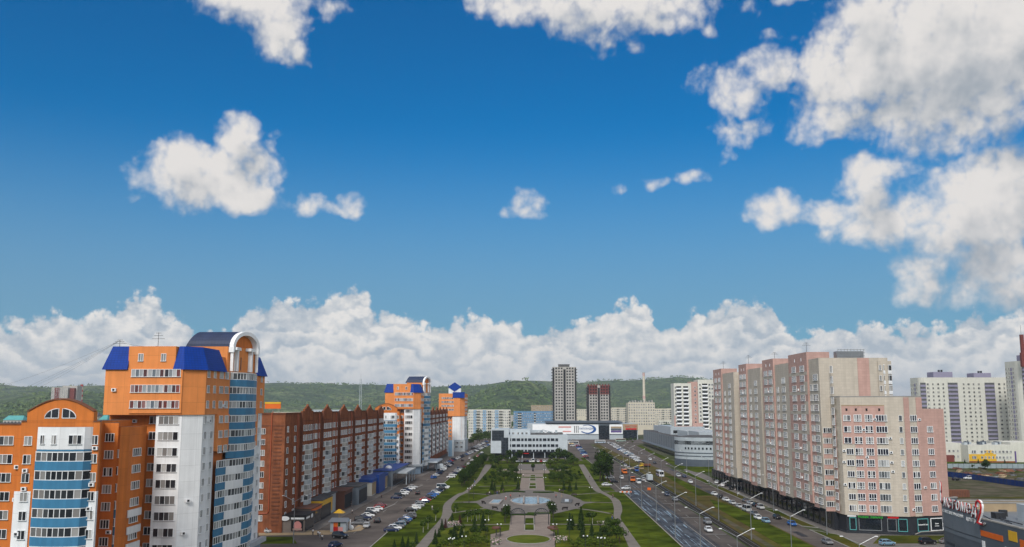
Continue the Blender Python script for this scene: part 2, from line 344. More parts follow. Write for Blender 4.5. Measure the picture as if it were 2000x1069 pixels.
# ------------------------------------------------------------------ mesh builder
def origin_of(o):
    v = Vector((0, 0, 0))
    while o is not None: v = v+o.location; o = o.parent
    return v
class MB:
    def __init__(s): s.v, s.f, s.m = [], [], []
    def face(s, pts, m=0):
        i = len(s.v); s.v += [tuple(p) for p in pts]; s.f.append(tuple(range(i, i+len(pts)))); s.m.append(m)
    def box(s, x0, x1, y0, y1, z0, z1, m=0, bottom=False):
        i = len(s.v)
        s.v += [(x0,y0,z0),(x1,y0,z0),(x1,y1,z0),(x0,y1,z0),(x0,y0,z1),(x1,y0,z1),(x1,y1,z1),(x0,y1,z1)]
        fs = [(0,1,5,4),(1,2,6,5),(2,3,7,6),(3,0,4,7),(4,5,6,7)]+([(3,2,1,0)] if bottom else [])
        for f in fs: s.f.append(tuple(i+k for k in f)); s.m.append(m)
    def prism(s, poly, z0, z1, m=0, top=None, bottom=False):
        s.loft(poly, z0, poly, z1, m, top, bottom)
    def loft(s, pa, za, pb, zb, m=0, top=None, bottom=False):
        n = len(pa)
        A = [(*p[:2], za) if len(p) < 3 else p for p in pa]; B = [(*p[:2], zb) if len(p) < 3 else p for p in pb]
        i = len(s.v); s.v += A+B
        for k in range(n):
            j = (k+1) % n; s.f.append((i+k, i+j, i+n+j, i+n+k)); s.m.append(m)
        s.f.append(tuple(i+n+k for k in range(n))); s.m.append(m if top is None else top)
        if bottom: s.f.append(tuple(i+k for k in reversed(range(n)))); s.m.append(m)
    def obox(s, c, ang, l, w, z0, z1, m=0, bottom=True):
        u = Vector((cos(ang), sin(ang))); v = Vector((-sin(ang), cos(ang))); c = Vector(c[:2])
        s.prism([c-u*l/2-v*w/2, c+u*l/2-v*w/2, c+u*l/2+v*w/2, c-u*l/2+v*w/2], z0, z1, m, bottom=bottom)
    def tube(s, a, b, r0, r1=None, n=8, m=0, cap=True):
        a, b = Vector(a), Vector(b); r1 = r0 if r1 is None else r1
        d = (b-a).normalized(); x = d.orthogonal().normalized(); y = d.cross(x)
        i = len(s.v)
        for p, r in ((a, r0), (b, r1)):
            s.v += [tuple(p+(x*cos(2*pi*k/n)+y*sin(2*pi*k/n))*r) for k in range(n)]
        for k in range(n): s.f.append((i+k, i+(k+1)%n, i+n+(k+1)%n, i+n+k)); s.m.append(m)
        if cap:
            s.f.append(tuple(i+n+k for k in range(n))); s.m.append(m)
            s.f.append(tuple(i+k for k in reversed(range(n)))); s.m.append(m)
    def path(s, pts, r, n=6, m=0, r1=None):
        pts = [Vector(p) for p in pts]; i = len(s.v); L = len(pts)
        for j, p in enumerate(pts):
            d = (pts[min(j+1, L-1)]-pts[max(j-1, 0)]).normalized()
            ref = Vector((0, 0, 1)) if abs(d.z) < .9 else Vector((0, 1, 0))
            x = d.cross(ref).normalized(); y = d.cross(x)
            rr = r if r1 is None else r+(r1-r)*j/(L-1)
            s.v += [tuple(p+(x*cos(2*pi*k/n)+y*sin(2*pi*k/n))*rr) for k in range(n)]
        for j in range(L-1):
            for k in range(n):
                a = i+j*n; s.f.append((a+k, a+(k+1)%n, a+n+(k+1)%n, a+n+k)); s.m.append(m)
    def ball(s, c, r, m=0, nu=10, nv=7, sq=(1, 1, 1)):
        i = len(s.v)
        for a in range(nv+1):
            t = pi*a/nv
            s.v += [(c[0]+r*sq[0]*sin(t)*cos(2*pi*k/nu), c[1]+r*sq[1]*sin(t)*sin(2*pi*k/nu), c[2]+r*sq[2]*cos(t)) for k in range(nu)]
        for a in range(nv):
            for k in range(nu):
                s.f.append((i+a*nu+k, i+a*nu+(k+1)%nu, i+(a+1)*nu+(k+1)%nu, i+(a+1)*nu+k)); s.m.append(m)
    def wall(s, pts, z0, z1, th, m=0, top=None):           # a strip of wall of thickness th along an open polyline (inside on its left)
        P = [Vector(p[:2]) for p in pts]; L = len(P); Q = []
        for j in range(L):
            d = (P[min(j+1, L-1)]-P[max(j-1, 0)]).normalized(); Q.append(P[j]+Vector((-d.y, d.x))*th)
        for j in range(L-1):
            a, b, c, d = P[j], P[j+1], Q[j+1], Q[j]
            s.face([(*a, z0), (*b, z0), (*b, z1), (*a, z1)], m); s.face([(*c, z0), (*d, z0), (*d, z1), (*c, z1)], m)
            s.face([(*a, z1), (*b, z1), (*c, z1), (*d, z1)], m if top is None else top); s.face([(*d, z0), (*c, z0), (*b, z0), (*a, z0)], m)
        for j in (0, L-1): s.face([(*P[j], z0), (*Q[j], z0), (*Q[j], z1), (*P[j], z1)], m)
    def mesh(s, name, mats, org=Vector((0, 0, 0)), smooth=False):
        me = bpy.data.meshes.new(name)
        me.from_pydata([(p[0]-org.x, p[1]-org.y, p[2]-org.z) for p in s.v], [], s.f)
        for q in mats: me.materials.append(M(q) if isinstance(q, str) else q)
        me.polygons.foreach_set('material_index', s.m)
        if smooth: me.polygons.foreach_set('use_smooth', [True]*len(s.f))
        uv = me.uv_layers.new(name='UVMap'); buf = []
        for f in s.f:
            a, b, c = Vector(s.v[f[0]]), Vector(s.v[f[1]]), Vector(s.v[f[2]])
            n = (b-a).cross(c-b)
            if n.length > 1e-9: n.normalize()
            if abs(n.z) > .75:
                for k in f: buf += [s.v[k][0], s.v[k][1]]
            else:
                t = Vector((-n.y, n.x, 0)).normalized()
                for k in f: buf += [s.v[k][0]*t.x+s.v[k][1]*t.y, s.v[k][2]]
        uv.data.foreach_set('uv', buf)
        me.update(); return me
    def build(s, name, mats, parent=None, smooth=False):
        if isinstance(mats, str): mats = [mats]
        org = origin_of(parent) if parent else Vector((0, 0, 0))
        o = bpy.data.objects.new(name, s.mesh(name, mats, org, smooth)); COL.objects.link(o)
        if parent: o.parent = parent
        return o
def link(name, me, parent=None, loc=(0, 0, 0), rz=0.0, sc=None):
    o = bpy.data.objects.new(name, me); COL.objects.link(o); o.location = loc; o.rotation_euler = (0, 0, rz)
    if sc is not None: o.scale = (sc, sc, sc) if not hasattr(sc, '__len__') else sc
    if parent: o.parent = parent
    return o
LABELS = set()
def tag(o, label, cat, group=None, kind=None):
    o['label'] = label; o['category'] = cat
    if group: o['group'] = group
    if kind: o['kind'] = kind
    if label in LABELS and not group: print('DUP LABEL', label)
    LABELS.add(label); return o
def thing(name, label, cat, loc=(0, 0, 0), rz=0.0, group=None):
    o = bpy.data.objects.new(name, None); COL.objects.link(o); o.empty_display_size = .3
    o.location = (loc[0], loc[1], loc[2] if len(loc) > 2 else 0); o.rotation_euler = (0, 0, rz)
    return tag(o, label, cat, group)
def one(mb, name, mats, label, cat, group=None):            # a thing that is a single mesh, origin at its base centre
    xs = [v[0] for v in mb.v]; ys = [v[1] for v in mb.v]; zs = [v[2] for v in mb.v]
    org = Vector(((min(xs)+max(xs))/2, (min(ys)+max(ys))/2, min(zs)))
    o = link(name, mb.mesh(name, [mats] if isinstance(mats, str) else mats, org), None, org)
    return tag(o, label, cat, group)
ORD = 'first second third fourth fifth sixth seventh eighth ninth tenth eleventh twelfth thirteenth fourteenth fifteenth sixteenth seventeenth eighteenth nineteenth twentieth twenty-first twenty-second twenty-third twenty-fourth twenty-fifth twenty-sixth twenty-seventh twenty-eighth twenty-ninth thirtieth'.split()

# ------------------------------------------------------------------ facades and windows
class Fa:                                 # a wall line p0 -> p1, left to right as seen from outside
    def __init__(s, p0, p1):
        s.p, q = Vector(p0[:2]), Vector(p1[:2]); s.L = (q-s.p).length; s.u = (q-s.p)/s.L
        s.n = Vector((s.u.y, -s.u.x)); s.a = atan2(s.u.y, s.u.x)
    def pt(s, t, z, out=0.0):
        q = s.p+s.u*t+s.n*out; return Vector((q.x, q.y, z))
    def slab(s, mb, t0, t1, z0, z1, out, m=0, inn=0.0, bottom=True):
        a, b, c, d = s.pt(t0, 0, out), s.pt(t1, 0, out), s.pt(t1, 0, -inn), s.pt(t0, 0, -inn)
        mb.prism([a.xy, b.xy, c.xy, d.xy], z0, z1, m, bottom=bottom)
WM = {}
def win_mesh(w, h, n, glass, frame, both, fine=True):
    key = (round(w, 2), round(h, 2), n, glass, frame, both)
    if key in WM: return WM[key]
    mb, pb = MB(), MB()
    t = .115 if glass == 'glass_dark' else .075; d = .12
    def bar(x0, x1, z0, z1, dd=d): mb.box(x0, x1, -dd, 0, z0, z1, 0, True)
    bar(-w/2, w/2, h/2-t, h/2); bar(-w/2-.06, w/2+.06, -h/2, -h/2+t, d+.12)
    bar(-w/2, -w/2+t, -h/2+t, h/2-t); bar(w/2-t, w/2, -h/2+t, h/2-t)
    iw = (w-2*t)/n
    for k in range(n):
        x0 = -w/2+t+k*iw; x1 = x0+iw
        if k: bar(x0-t/2, x0+t/2, -h/2+t, h/2-t)
        pb.face([(x0, -.04, -h/2+t), (x1, -.04, -h/2+t), (x1, -.04, h/2-t), (x0, -.04, h/2-t)], 1 if both else 0)
    if n == 3 and h > 1.85 and glass == 'glass_dark': bar(-w/2+t, w/2-t, -h/2+h*.30, -h/2+h*.30+.10)
    if both:
        i = len(mb.v); mb.v += pb.v; mb.f += [tuple(i+k for k in f) for f in pb.f]; mb.m += pb.m
        WM[key] = (mb.mesh('window', [frame, glass]), None, mb)
    else:
        WM[key] = (mb.mesh('window', [frame]), pb.mesh('pane', [glass]), None)
    return WM[key]
CAMV = Vector((0, 0, CAMZ))
class Bld:
    def __init__(s, name, label, cat, loc, group=None, fine=True):
        s.root = thing(name, label, cat, loc, 0, group); s.org = origin_of(s.root); s.w = []; s.fine = fine; s.acs = 0
    def part(s, mb, name, mats, parent=None, smooth=False): return mb.build(name, mats, parent or s.root, smooth)
    def win(s, fa, t, z, w=1.5, h=1.5, n=2, glass='glass', frame='frame_white', out=0.0):
        s.w.append((fa.pt(t, z, out+.004), fa.a, w, h, n, glass, frame, fa.n))
    def ac(s, fa, t, z):
        mb = MB(); fa.slab(mb, t-.42, t+.42, z-.3, z+.3, .42, 0)
        fa.slab(mb, t-.22, t+.22, z-.2, z+.2, .44, 1)
        s.part(mb, 'air_conditioner', ['frame_white', 'dark_metal'])
    def finish(s, keep=96):
        def wt(q):
            d = CAMV-q[0]; r = d.length; c = (q[7].x*d.x+q[7].y*d.y)/r
            return q[2]*q[3]*max(c, .01)/(r*r)
        s.w.sort(key=wt, reverse=True); org = s.org; rest = {}
        for i, (p, a, w, h, n, g, fr, nn) in enumerate(s.w):
            if i < keep:
                me, pm_, _ = win_mesh(w, h, n, g, fr, not s.fine)
                o = link('window', me, s.root, p-org, a)
                if pm_: link('pane', pm_, o)
            else: rest.setdefault((w, h, n, g, fr), []).append((p, a))
        if rest:
            mb = MB(); mats = []
            for (w, h, n, g, fr), L in rest.items():
                for q in (fr, g):
                    if q not in mats: mats.append(q)
                src = win_mesh(w, h, n, g, fr, True)[2]; mi = (mats.index(fr), mats.index(g))
                for p, a in L:
                    ca, sa = cos(a), sin(a); i = len(mb.v)
                    mb.v += [(p.x+x*ca-y*sa, p.y+x*sa+y*ca, p.z+z) for x, y, z in src.v]
                    mb.f += [tuple(i+k for k in f) for f in src.f]; mb.m += [mi[k] for k in src.m]
            o = bpy.data.objects.new('window', mb.mesh('window', mats, s.org)); COL.objects.link(o); o.parent = s.root; o['kind'] = 'stuff'
def arc_pts(c, rx, ry, a0, a1, n): return [(c[0]+rx*cos(a0+(a1-a0)*k/n), c[1]+ry*sin(a0+(a1-a0)*k/n)) for k in range(n+1)]
def glazed_bay(b, pts, zc, h=1.5, parapet=1.25, col='blue_panel', every=1.05, glass='glass_bright', par_out=.12, gap=0.0):
    """one storey of a glazed balcony along an open outline: a parapet part with its glazing as a sub-part"""
    P = [Vector(p) for p in pts]; mb = MB()
    O = []
    for j, p in enumerate(P):
        d = (P[min(j+1, len(P)-1)]-P[max(j-1, 0)]).normalized(); O.append(p+Vector((d.y, -d.x))*par_out)
    mb.wall(O, zc-h/2-parapet, zc-h/2, .25, 0)
    bal = b.part(mb, 'balcony', [col])
    g = MB()
    for j in range(len(P)-1):
        a, c = P[j], P[j+1]; L = (c-a).length; n = max(1, round(L/every)); u = (c-a)/L
        fa = Fa(a, c)
        for k in range(n):
            x0, x1 = L*k/n, L*(k+1)/n
            p, q = fa.pt(x0, 0), fa.pt(x1, 0)
            g.face([(p.x, p.y, zc-h/2), (q.x, q.y, zc-h/2), (q.x, q.y, zc+h/2), (p.x, p.y, zc+h/2)], 1)
            fa.slab(g, x0-.05, x0+.05, zc-h/2, zc+h/2, .07, 0)
        fa.slab(g, 0, L, zc+h/2-.1, zc+h/2+.06, .10, 0); fa.slab(g, 0, L, zc-h/2, zc-h/2+.09, .06, 0)
    g2 = b.part(g, 'glazing', ['frame_white', glass], bal)
    return bal
# ------------------------------------------------------------------ left side: orange towers
def antenna(x, y, z, h, label):
    t = thing('antenna', label, 'antenna', (x, y, z)); m = MB()
    m.tube((x, y, z), (x, y, z+h), .06, .04, 6); m.build('mast', 'dark_metal', t)
    m = MB()
    for k, (q, w) in enumerate(((.72, 1.3), (.86, .9), (.97, .55))): m.tube((x-w, y, z+h*q), (x+w, y, z+h*q), .035, .035, 5)
    m.build('crossbar', 'dark_metal', t)
    return t
def zk(k): return 41.2-2.97*k
def orange_tower(dx, dy, label, grp, fine):
    b = Bld('apartment_tower', label, 'apartment tower', (-72+dx, 198+dy, 0), grp, fine)
    o = lambda *P: [(x+dx, y+dy) for x, y in P]
    F = lambda p, q: Fa((p[0]+dx, p[1]+dy), (q[0]+dx, q[1]+dy))
    m = MB(); m.prism(o((-81.3,176),(-66.3,176),(-63,179.3),(-63,219.3),(-81.3,219.3)), 33.3, 42.2, 0, 1, True)
    m.prism(o((-79.5,179),(-65.6,179),(-64.6,181),(-64.6,218),(-79.5,218)), 42.2, 45.2, 0, 1)
    m.box(-77.1+dx, -68.0+dx, 176.2+dy, 178.9+dy, 42.2, 46.35, 0)
    F0 = F((-81.3,176),(-66.3,176)); F0.slab(m, 5.0, 15.0, 33.6, 42.1, .28, 0)
    FS = F((-63,186.2),(-63,193.6)); FS2 = F((-63,208.6),(-63,214))
    FS.slab(m, 0, 7.4, 26, 33.3, .25, 0, .5); FS2.slab(m, 0, 5.4, 26, 33.3, .25, 0, .5)
    b.part(m, 'wall', ['orange_light', 'roof_felt'])
    m = MB(); m.prism(o((-81.3,178.9),(-66,178.9),(-64,181),(-64,218.9),(-81.3,218.9)), 0, 33.3, 0)
    b.part(m, 'lower_wall', ['orange'])  # darker orange than the top: shade of the recess is in the colour
    m = MB(); m.prism(o((-71.2,176.4),(-66.3,176.4),(-63.3,179.4),(-63.3,186.2),(-66,186.2),(-66,180),(-71.2,180)), 4.4, 33.3, 0)
    b.part(m, 'white_wall', ['white_panel']); m = MB(); m.prism(o((-63.3,214),(-63.3,219.1),(-66,219.1),(-66,214)), 4.4, 33.3, 0)
    b.part(m, 'white_wall', ['white_panel'])
    m = MB(); m.prism(o((-72.5,175.9),(-66.1,175.9),(-62.7,179.2),(-62.7,219.6),(-72.5,219.6)), 0, 4.4, 0)
    m.wall(o((-73,174.9),(-65.6,174.9),(-61.6,178.8),(-61.6,220.4)), 3.9, 4.9, 1.2, 1)
    b.part(m, 'ground_floor', ['grey_blue', 'silver_panel'])
    m = MB(); q = F((-62.7,190),(-62.7,214))
    for t in (1, 6, 11, 17): m = MB(); q.slab(m, t, t+3.6, .2, 3.5, .06, 0); b.part(m, 'shop_window', ['dark_glass'])
    q2 = F((-62.7,179.5),(-62.7,190)); m = MB(); q2.slab(m, 2, 8, .3, 3.2, .06, 0); b.part(m, 'shop_window', ['dark_glass'])
    m = MB(); q.slab(m, 4, 15, 4.6, 6.3, .35, 0)
    for k in range(9): q.slab(m, 5+k*1.02, 5.6+k*1.02, 5.1, 5.9, .42, 1)
    b.part(m, 'shop_sign', ['black', 'yellow'])
    # blue mansards with sloping tiled faces
    for A, B in ((((-81.9,175.6),(-77,175.6),(-77,181),(-81.9,181)), ((-80.7,177.2),(-77,177.2),(-77,181),(-80.7,181))),
                 (((-68.2,175.6),(-66,175.6),(-62.5,179.1),(-62.5,190.3),(-66.5,190.3),(-66.5,181),(-68.2,181)), ((-67.7,177.2),(-66.8,177.2),(-64.1,179.9),(-64.1,189.4),(-66.5,189.4),(-66.5,181),(-67.7,181))),
                 (((-67,212.6),(-62.5,212.6),(-62.5,219.9),(-67,219.9)), ((-67,213.4),(-64.1,213.4),(-64.1,218.6),(-67,218.6)))):
        m = MB(); m.loft(o(*A), 41.9, o(*B), 46.4, 0, 1, True); b.part(m, 'mansard_roof', ['blue_tile', 'roof_felt'])
    # barrel vault facing the street
    Yc = 200.2+dy
    def sk(t, r, z, back=0.0): return (-61.9+dx+.3*t*r-back, Yc+t*r, z)
    m = MB(); m.prism([(-72.6+dx,Yc-5.2),(sk(-1,5.2,0)[0]-.7,Yc-5.2),(sk(1,5.2,0)[0]-.7,Yc+5.2),(-72.6+dx,Yc+5.2)], 42, 47.5, 0); b.part(m, 'vault_wall', ['orange_light'])
    m = MB(); N = 16; pr = [(cos(pi*k/N), sin(pi*k/N)) for k in range(N+1)]
    for k in range(N):
        (c0, s0), (c1, s1) = pr[k], pr[k+1]
        m.face([(-73.4+dx+1.6*s0, Yc+4.9*c0, 47.4+3.6*s0), (-73.4+dx+1.6*s1, Yc+4.9*c1, 47.4+3.6*s1), sk(c1, 4.9, 47.4+3.6*s1, .6), sk(c0, 4.9, 47.4+3.6*s0, .6)], 0)
    m.face([(-73.4+dx+1.6*s, Yc+4.9*c, 47.4+3.6*s) for c, s in pr], 0)
    b.part(m, 'barrel_roof', ['navy_tile', 'orange_light'])
    m = MB()
    def ring(ro, ho, ri, hi, d0, d1, mi):
        for k in range(N):
            (c0, s0), (c1, s1) = pr[k], pr[k+1]
            A = [sk(c0,ro,47.4+ho*s0,d0), sk(c1,ro,47.4+ho*s1,d0), sk(c1,ri,47.4+hi*s1,d0), sk(c0,ri,47.4+hi*s0,d0)]
            Bk = [sk(c0,ro,47.4+ho*s0,d1), sk(c1,ro,47.4+ho*s1,d1), sk(c1,ri,47.4+hi*s1,d1), sk(c0,ri,47.4+hi*s0,d1)]
            m.face(A, mi); m.face([A[0],A[1],Bk[1],Bk[0]], mi); m.face([A[3],A[2],Bk[2],Bk[3]], mi)
    ring(4.85, 3.6, 4.05, 2.8, -.25, 1.0, 0)
    for t in (-1, 1):
        x, y, _ = sk(t, 4.45, 0); m.box(x-.9, x+.25, y-.42, y+.42, 46.3, 47.5, 0, True); m.box(x-.5, x+.1, y-.14, y+.14, 42.3, 46.3, 0, True)
        x, y, _ = sk(t, 2.5, 0); m.box(x-1.0, x, y-.42, y+.42, 42.3, 46.8, 0, True); m.box(x-1.1, x+.1, y-1.5, y+1.5, 46.8, 47.45, 0, True)
    b.part(m, 'arch', ['white_paint'])
    m = MB(); m.face([sk(c, 4.2, 47.4+3.05*s, .95) for c, s in pr], 0)
    m.face([sk(-1, 4.6, 42, .9), sk(1, 4.6, 42, .9), sk(1, 4.6, 47.4, .9), sk(-1, 4.6, 47.4, .9)], 0)
    for t in (-.7, 0, .7):
        x, y, _ = sk(t, 4.6, 0, .85); m.box(x-.2, x+.06, y-.6, y+.6, 42.6, 45.4, 1)
    b.part(m, 'arch_back_wall', ['orange', 'dark_glass'])
    # windows
    for k in range(3):
        for j in range(3): b.win(F0, 6.7+j*3.2, zk(k), 3.1, 1.5, 4, 'glass_red', out=.28)
    for t in (6.6, 11.0): b.win(F0, t, 44.2, 1.0, 1.5, 2, out=-.2)
    FW = F((-71.2,176.4),(-66.3,176.4)); FR = F((-81.3,178.9),(-71.2,178.9)); F1 = F((-63.3,179.4),(-63.3,186.2)); F1u = F((-63,179.3),(-63,186.2))
    FC = F((-66.3,176.2),(-63.2,179.3)); FE = F((-63.3,214),(-63.3,219.1)); FEu = F((-63,214),(-63,219.3))
    for k in range(3, 13): b.win(FW, 2.45, zk(k), 3.9, 1.62, 4); b.win(FR, 8.6, zk(k), 1.5, 1.5, 2)
    for k in range(13):
        for t in (1.3, 4.9): b.win(F1 if k > 2 else F1u, t, zk(k), 1.3, 1.5, 2)
        b.win(FE if k > 2 else FEu, 2.6, zk(k), 1.3, 1.5, 2)
        if k < 6:
            b.win(FS, 2.0, zk(k), 2.2, 1.5, 3, out=.25 if k > 2 else 0); b.win(FS, 5.4, zk(k), 2.2, 1.5, 3, out=.25 if k > 2 else 0)
        b.win(FS2, 2.7, zk(k), 2.4, 1.5, 3, out=.25 if k < 6 and k > 2 else 0)
    # rounded bays of glazed balconies
    bay = arc_pts((-63.3+dx, 201.1+dy), 3.0, 7.4, -pi/2, pi/2, 6)
    for k in range(13):
        if k < 6: glazed_bay(b, bay, zk(k), 1.45, 1.45)
        else:
            glazed_bay(b, o((-62.6,186.3),(-62.2,190.6)), zk(k), 1.45, 1.45)
            glazed_bay(b, o((-62.2,190.7),(-61.2,194),(-60.7,197.6)), zk(k), 1.45, 1.45, 'white_panel')
            glazed_bay(b, o((-60.7,197.7),(-60.3,201),(-60.8,205)), zk(k), 1.45, 1.45)
            glazed_bay(b, o((-60.9,205.1),(-62,209),(-63.2,213.5)), zk(k), 1.45, 1.45)
    if fine:
        for fa, t, k in ((F0, 1.9, 1), (FR, 5.0, 3), (FR, 6.6, 6), (FR, 6.4, 8), (FC, 2.0, 8), (FC, 1.4, 10), (FR, 7.1, 11), (F1, 3.1, 3), (FS, 3.7, 2), (FE, .9, 6)): b.ac(fa, t, zk(k)-.2)
    b.finish(); return b

def gabled_block(dx, dy, label, grp, fine):
    """lower orange block with a round gable and a bowed white and blue balcony bay"""
    b = Bld('apartment_block', label, 'apartment block', (-78+dx, 158+dy, 0), grp, fine)
    o = lambda *P: [(x+dx, y+dy) for x, y in P]
    F = lambda p, q: Fa((p[0]+dx, p[1]+dy), (q[0]+dx, q[1]+dy))
    m = MB(); m.prism(o((-112,152.2),(-83.2,152.2),(-83.2,175),(-112,175)), 0, 31.9, 0, 1)
    m.prism(o((-83.2,151.2),(-70.2,151.2),(-75.6,163.6),(-75.6,176),(-83.2,176)), 0, 32.4, 0, 1)
    m.prism(o((-75.7,164.2),(-72.9,164.2),(-75.2,169.4),(-75.7,176)), 0, 32.0, 0, 1)
    FA = F((-83.2,151.2),(-70.2,151.2))
    N = 18; P = [(.9, 32.4)]+[(.9+11.0*k/N, 34.0+2.05*sin(pi*k/N)) for k in range(N+1)]+[(11.9, 32.4)]
    front = [FA.pt(t, z, .05) for t, z in P]; back = [FA.pt(t, z, -1.2) for t, z in P]
    m.face(front, 0)
    for k in range(len(P)-1): m.face([front[k], back[k], back[k+1], front[k+1]], 0)
    b.part(m, 'wall', ['orange', 'roof_felt'])
    m = MB(); L = len(P)
    for k in range(1, L-2):
        a, c = P[k], P[k+1]
        for out, inn in ((.25, -1.3),):
            p = [FA.pt(a[0], a[1]+.02, out), FA.pt(c[0], c[1]+.02, out), FA.pt(c[0], c[1]+.2, out), FA.pt(a[0], a[1]+.2, out)]
            m.face(p); m.face([p[3], p[2], FA.pt(c[0], c[1]+.2, inn), FA.pt(a[0], a[1]+.2, inn)])
    FL = F((-112,152.2),(-83.2,152.2)); FL.slab(m, 0, 28.8, 31.9, 32.1, .12, 0); FA.slab(m, 0, .9, 32.4, 32.6, .12); FA.slab(m, 11.9, 13, 32.4, 32.6, .12)
    b.part(m, 'roof_edge', ['rust'])
    for sgn, c in ((-1, 6.1), (1, 6.7)):            # the two quarter-round lights of the gable
        fr, pn = MB(), MB(); Q = [(c+sgn*2.3*cos(a), 33.0+1.55*sin(a)) for a in [pi/2*k/8 for k in range(9)]]
        pn.face([FA.pt(c, 33.0, .09)]+[FA.pt(x, z, .09) for x, z in Q])
        pts = [(c, 33.0)]+Q+[(c, 33.0)]
        fr.path([FA.pt(x, z, .12) for x, z in pts], .07, 4); fr.path([FA.pt(c+sgn*1.2, 33.0, .12), FA.pt(c+sgn*1.2, 34.3, .12)], .07, 4)
        w = b.part(fr, 'window', ['frame_white']); b.part(pn, 'pane', ['dark_glass'], w)
    # bowed bay
    bay = o((-80.4,151.2),(-79.7,149.9),(-77.6,149.3),(-75.8,149.15),(-74,149.3),(-72,149.9),(-71.3,151.2))
    m = MB(); m.prism(bay, 28.0, 31.6, 0, 1, True); b.part(m, 'bay_attic', ['white_panel', 'dark_metal'])
    for p, q, t, w in ((bay[1], bay[2], 1.1, .9), (bay[2], bay[3], 1.0, .9), (bay[4], bay[5], .7, 2.0)): b.win(Fa(p, q), t, 29.6, w, 1.5, 2 if w < 1 else 3)
    m = MB(); m.wall(bay, 27.75, 28.05, .3, 0); b.part(m, 'bay_trim', ['blue_panel'])
    for k in range(9): glazed_bay(b, bay, 26.9-2.95*k, 1.5, 1.42, glass='glass')
    # white panels low down
    m = MB(); FA.slab(m, -.3, 2.4, 2, 21.3, .12); b.part(m, 'white_wall', ['white_panel']); m = MB(); FA.slab(m, 11.9, 13.15, 2, 21.3, .12, 0, .5); b.part(m, 'white_wall', ['white_panel'])
    FB = F((-75.7,164.2),(-72.9,164.2))
    for k in range(10):
        z = 29.35-2.98*k
        b.win(FL, 25.6, z, 3.2, 1.5, 4); b.win(FL, 19, z, 3.2, 1.5, 4); b.win(FA, 1.35, z, 1.3, 1.5, 2, out=.12 if k > 2 else 0)
        b.win(FA, 12.3, z+.15, 1.1, 1.5, 2, out=.12 if k > 2 else 0)
        b.win(FB, 1.35, z+.1, 1.6, 1.5, 3)
    # angled bay beside the tower
    m = MB(); m.prism(o((-75.2,167),(-73.75,167),(-73.1,169.5),(-73.1,177),(-78,177)), 17.6, 31.2, 0, 1, True); b.part(m, 'corner_bay', ['orange', 'rust'])
    m = MB(); m.prism(o((-75.2,167.15),(-74.6,167.15),(-74.6,177),(-78,177)), 2, 17.6, 0); m.prism(o((-74.6,167.1),(-73.8,167.1),(-73.2,169.5),(-73.2,177),(-74.6,177)), 2, 17.6, 1)
    b.part(m, 'corner_bay_base', ['white_panel', 'orange']); m = MB(); F((-75.2,167.1),(-73.75,167.1)).slab(m, .55, 1.42, 2, 17.55, .05, 0); b.part(m, 'blue_strip', ['blue_panel'])
    FC, FD = F((-75.2,167),(-73.75,167)), F((-73.1,169.5),(-73.1,177))
    for k in range(1, 9):
        z = 29.5-3.0*k; b.win(FC, .8, z, 1.2, 1.5, 2); b.win(FD, 3.4, z, 3.6, 1.5, 4)
    m = MB()
    for k in range(4): FD.slab(m, .8, 6.6, 17.6-3*k-2.75, 17.6-3*k-1.4, .2)
    b.part(m, 'balcony', ['white_panel'])
    for t in (.4, .8):
        m = MB(); FC.slab(m, t, t+.22, 29.6, 30.2, .03); b.part(m, 'vent', ['void'])
    if fine:
        for fa, t, z in ((FL, 28.2, 25.1), (FA, 1.3, 24.6), (FA, 1.3, 21.7), (FA, 12.5, 28.2), (FA, 12.3, 22.4), (FA, 12.1, 18.6), (FL, 28.3, 19.9), (FA, .6, 14.6), (FB, 2.2, 13.2)): b.ac(fa, t, z)
    b.finish(); return b

orange_tower(0, 0, 'tall orange and white apartment tower nearest the camera, blue mansards and white arch', 'orange towers along the boulevard', True)
gabled_block(0, 0, 'orange apartment block at left edge with round gable and bowed blue balconies', 'round-gabled orange blocks', True)
orange_tower(5.6, 309, 'second orange and white tower behind the near brick block, arched roof', 'orange towers along the boulevard', False)
gabled_block(5.6, 309, 'round-gabled orange block half hidden beside the second orange tower', 'round-gabled orange blocks', False)
antenna(-75.5, 186, 45.2, 4.6, 'thin aerial mast with crossbars on the near orange tower roof')
antenna(-80.0, 178.5, 45.2, 2.6, 'short aerial on the blue left corner of the near orange tower')
for k, (x1, y1, z1) in enumerate(((-150,220,36),(-150,235,33.5),(-140,200,30),(-125,190,31))):
    m = MB(); a = Vector((-80, 178.5, 47.6)); c = Vector((x1, y1, z1))
    m.path([a.lerp(c, t/12)-Vector((0, 0, 2.6*sin(pi*t/12))) for t in range(13)], .017, 4)
    one(m, 'cable', 'metal', ('topmost','second','third','lowest')[k]+' sagging cable running left from the aerial on the near orange tower', 'cable', 'cables from the near tower roof')
m = MB(); a = Vector((-80,178.5,47.4)); c = Vector((-75.5,186,47.0)); m.path([a.lerp(c, t/8)-Vector((0,0,.4*sin(pi*t/8))) for t in range(9)], .017, 4)
one(m, 'cable', 'dark_metal', 'slack cable between the two aerials on the near orange tower', 'cable')

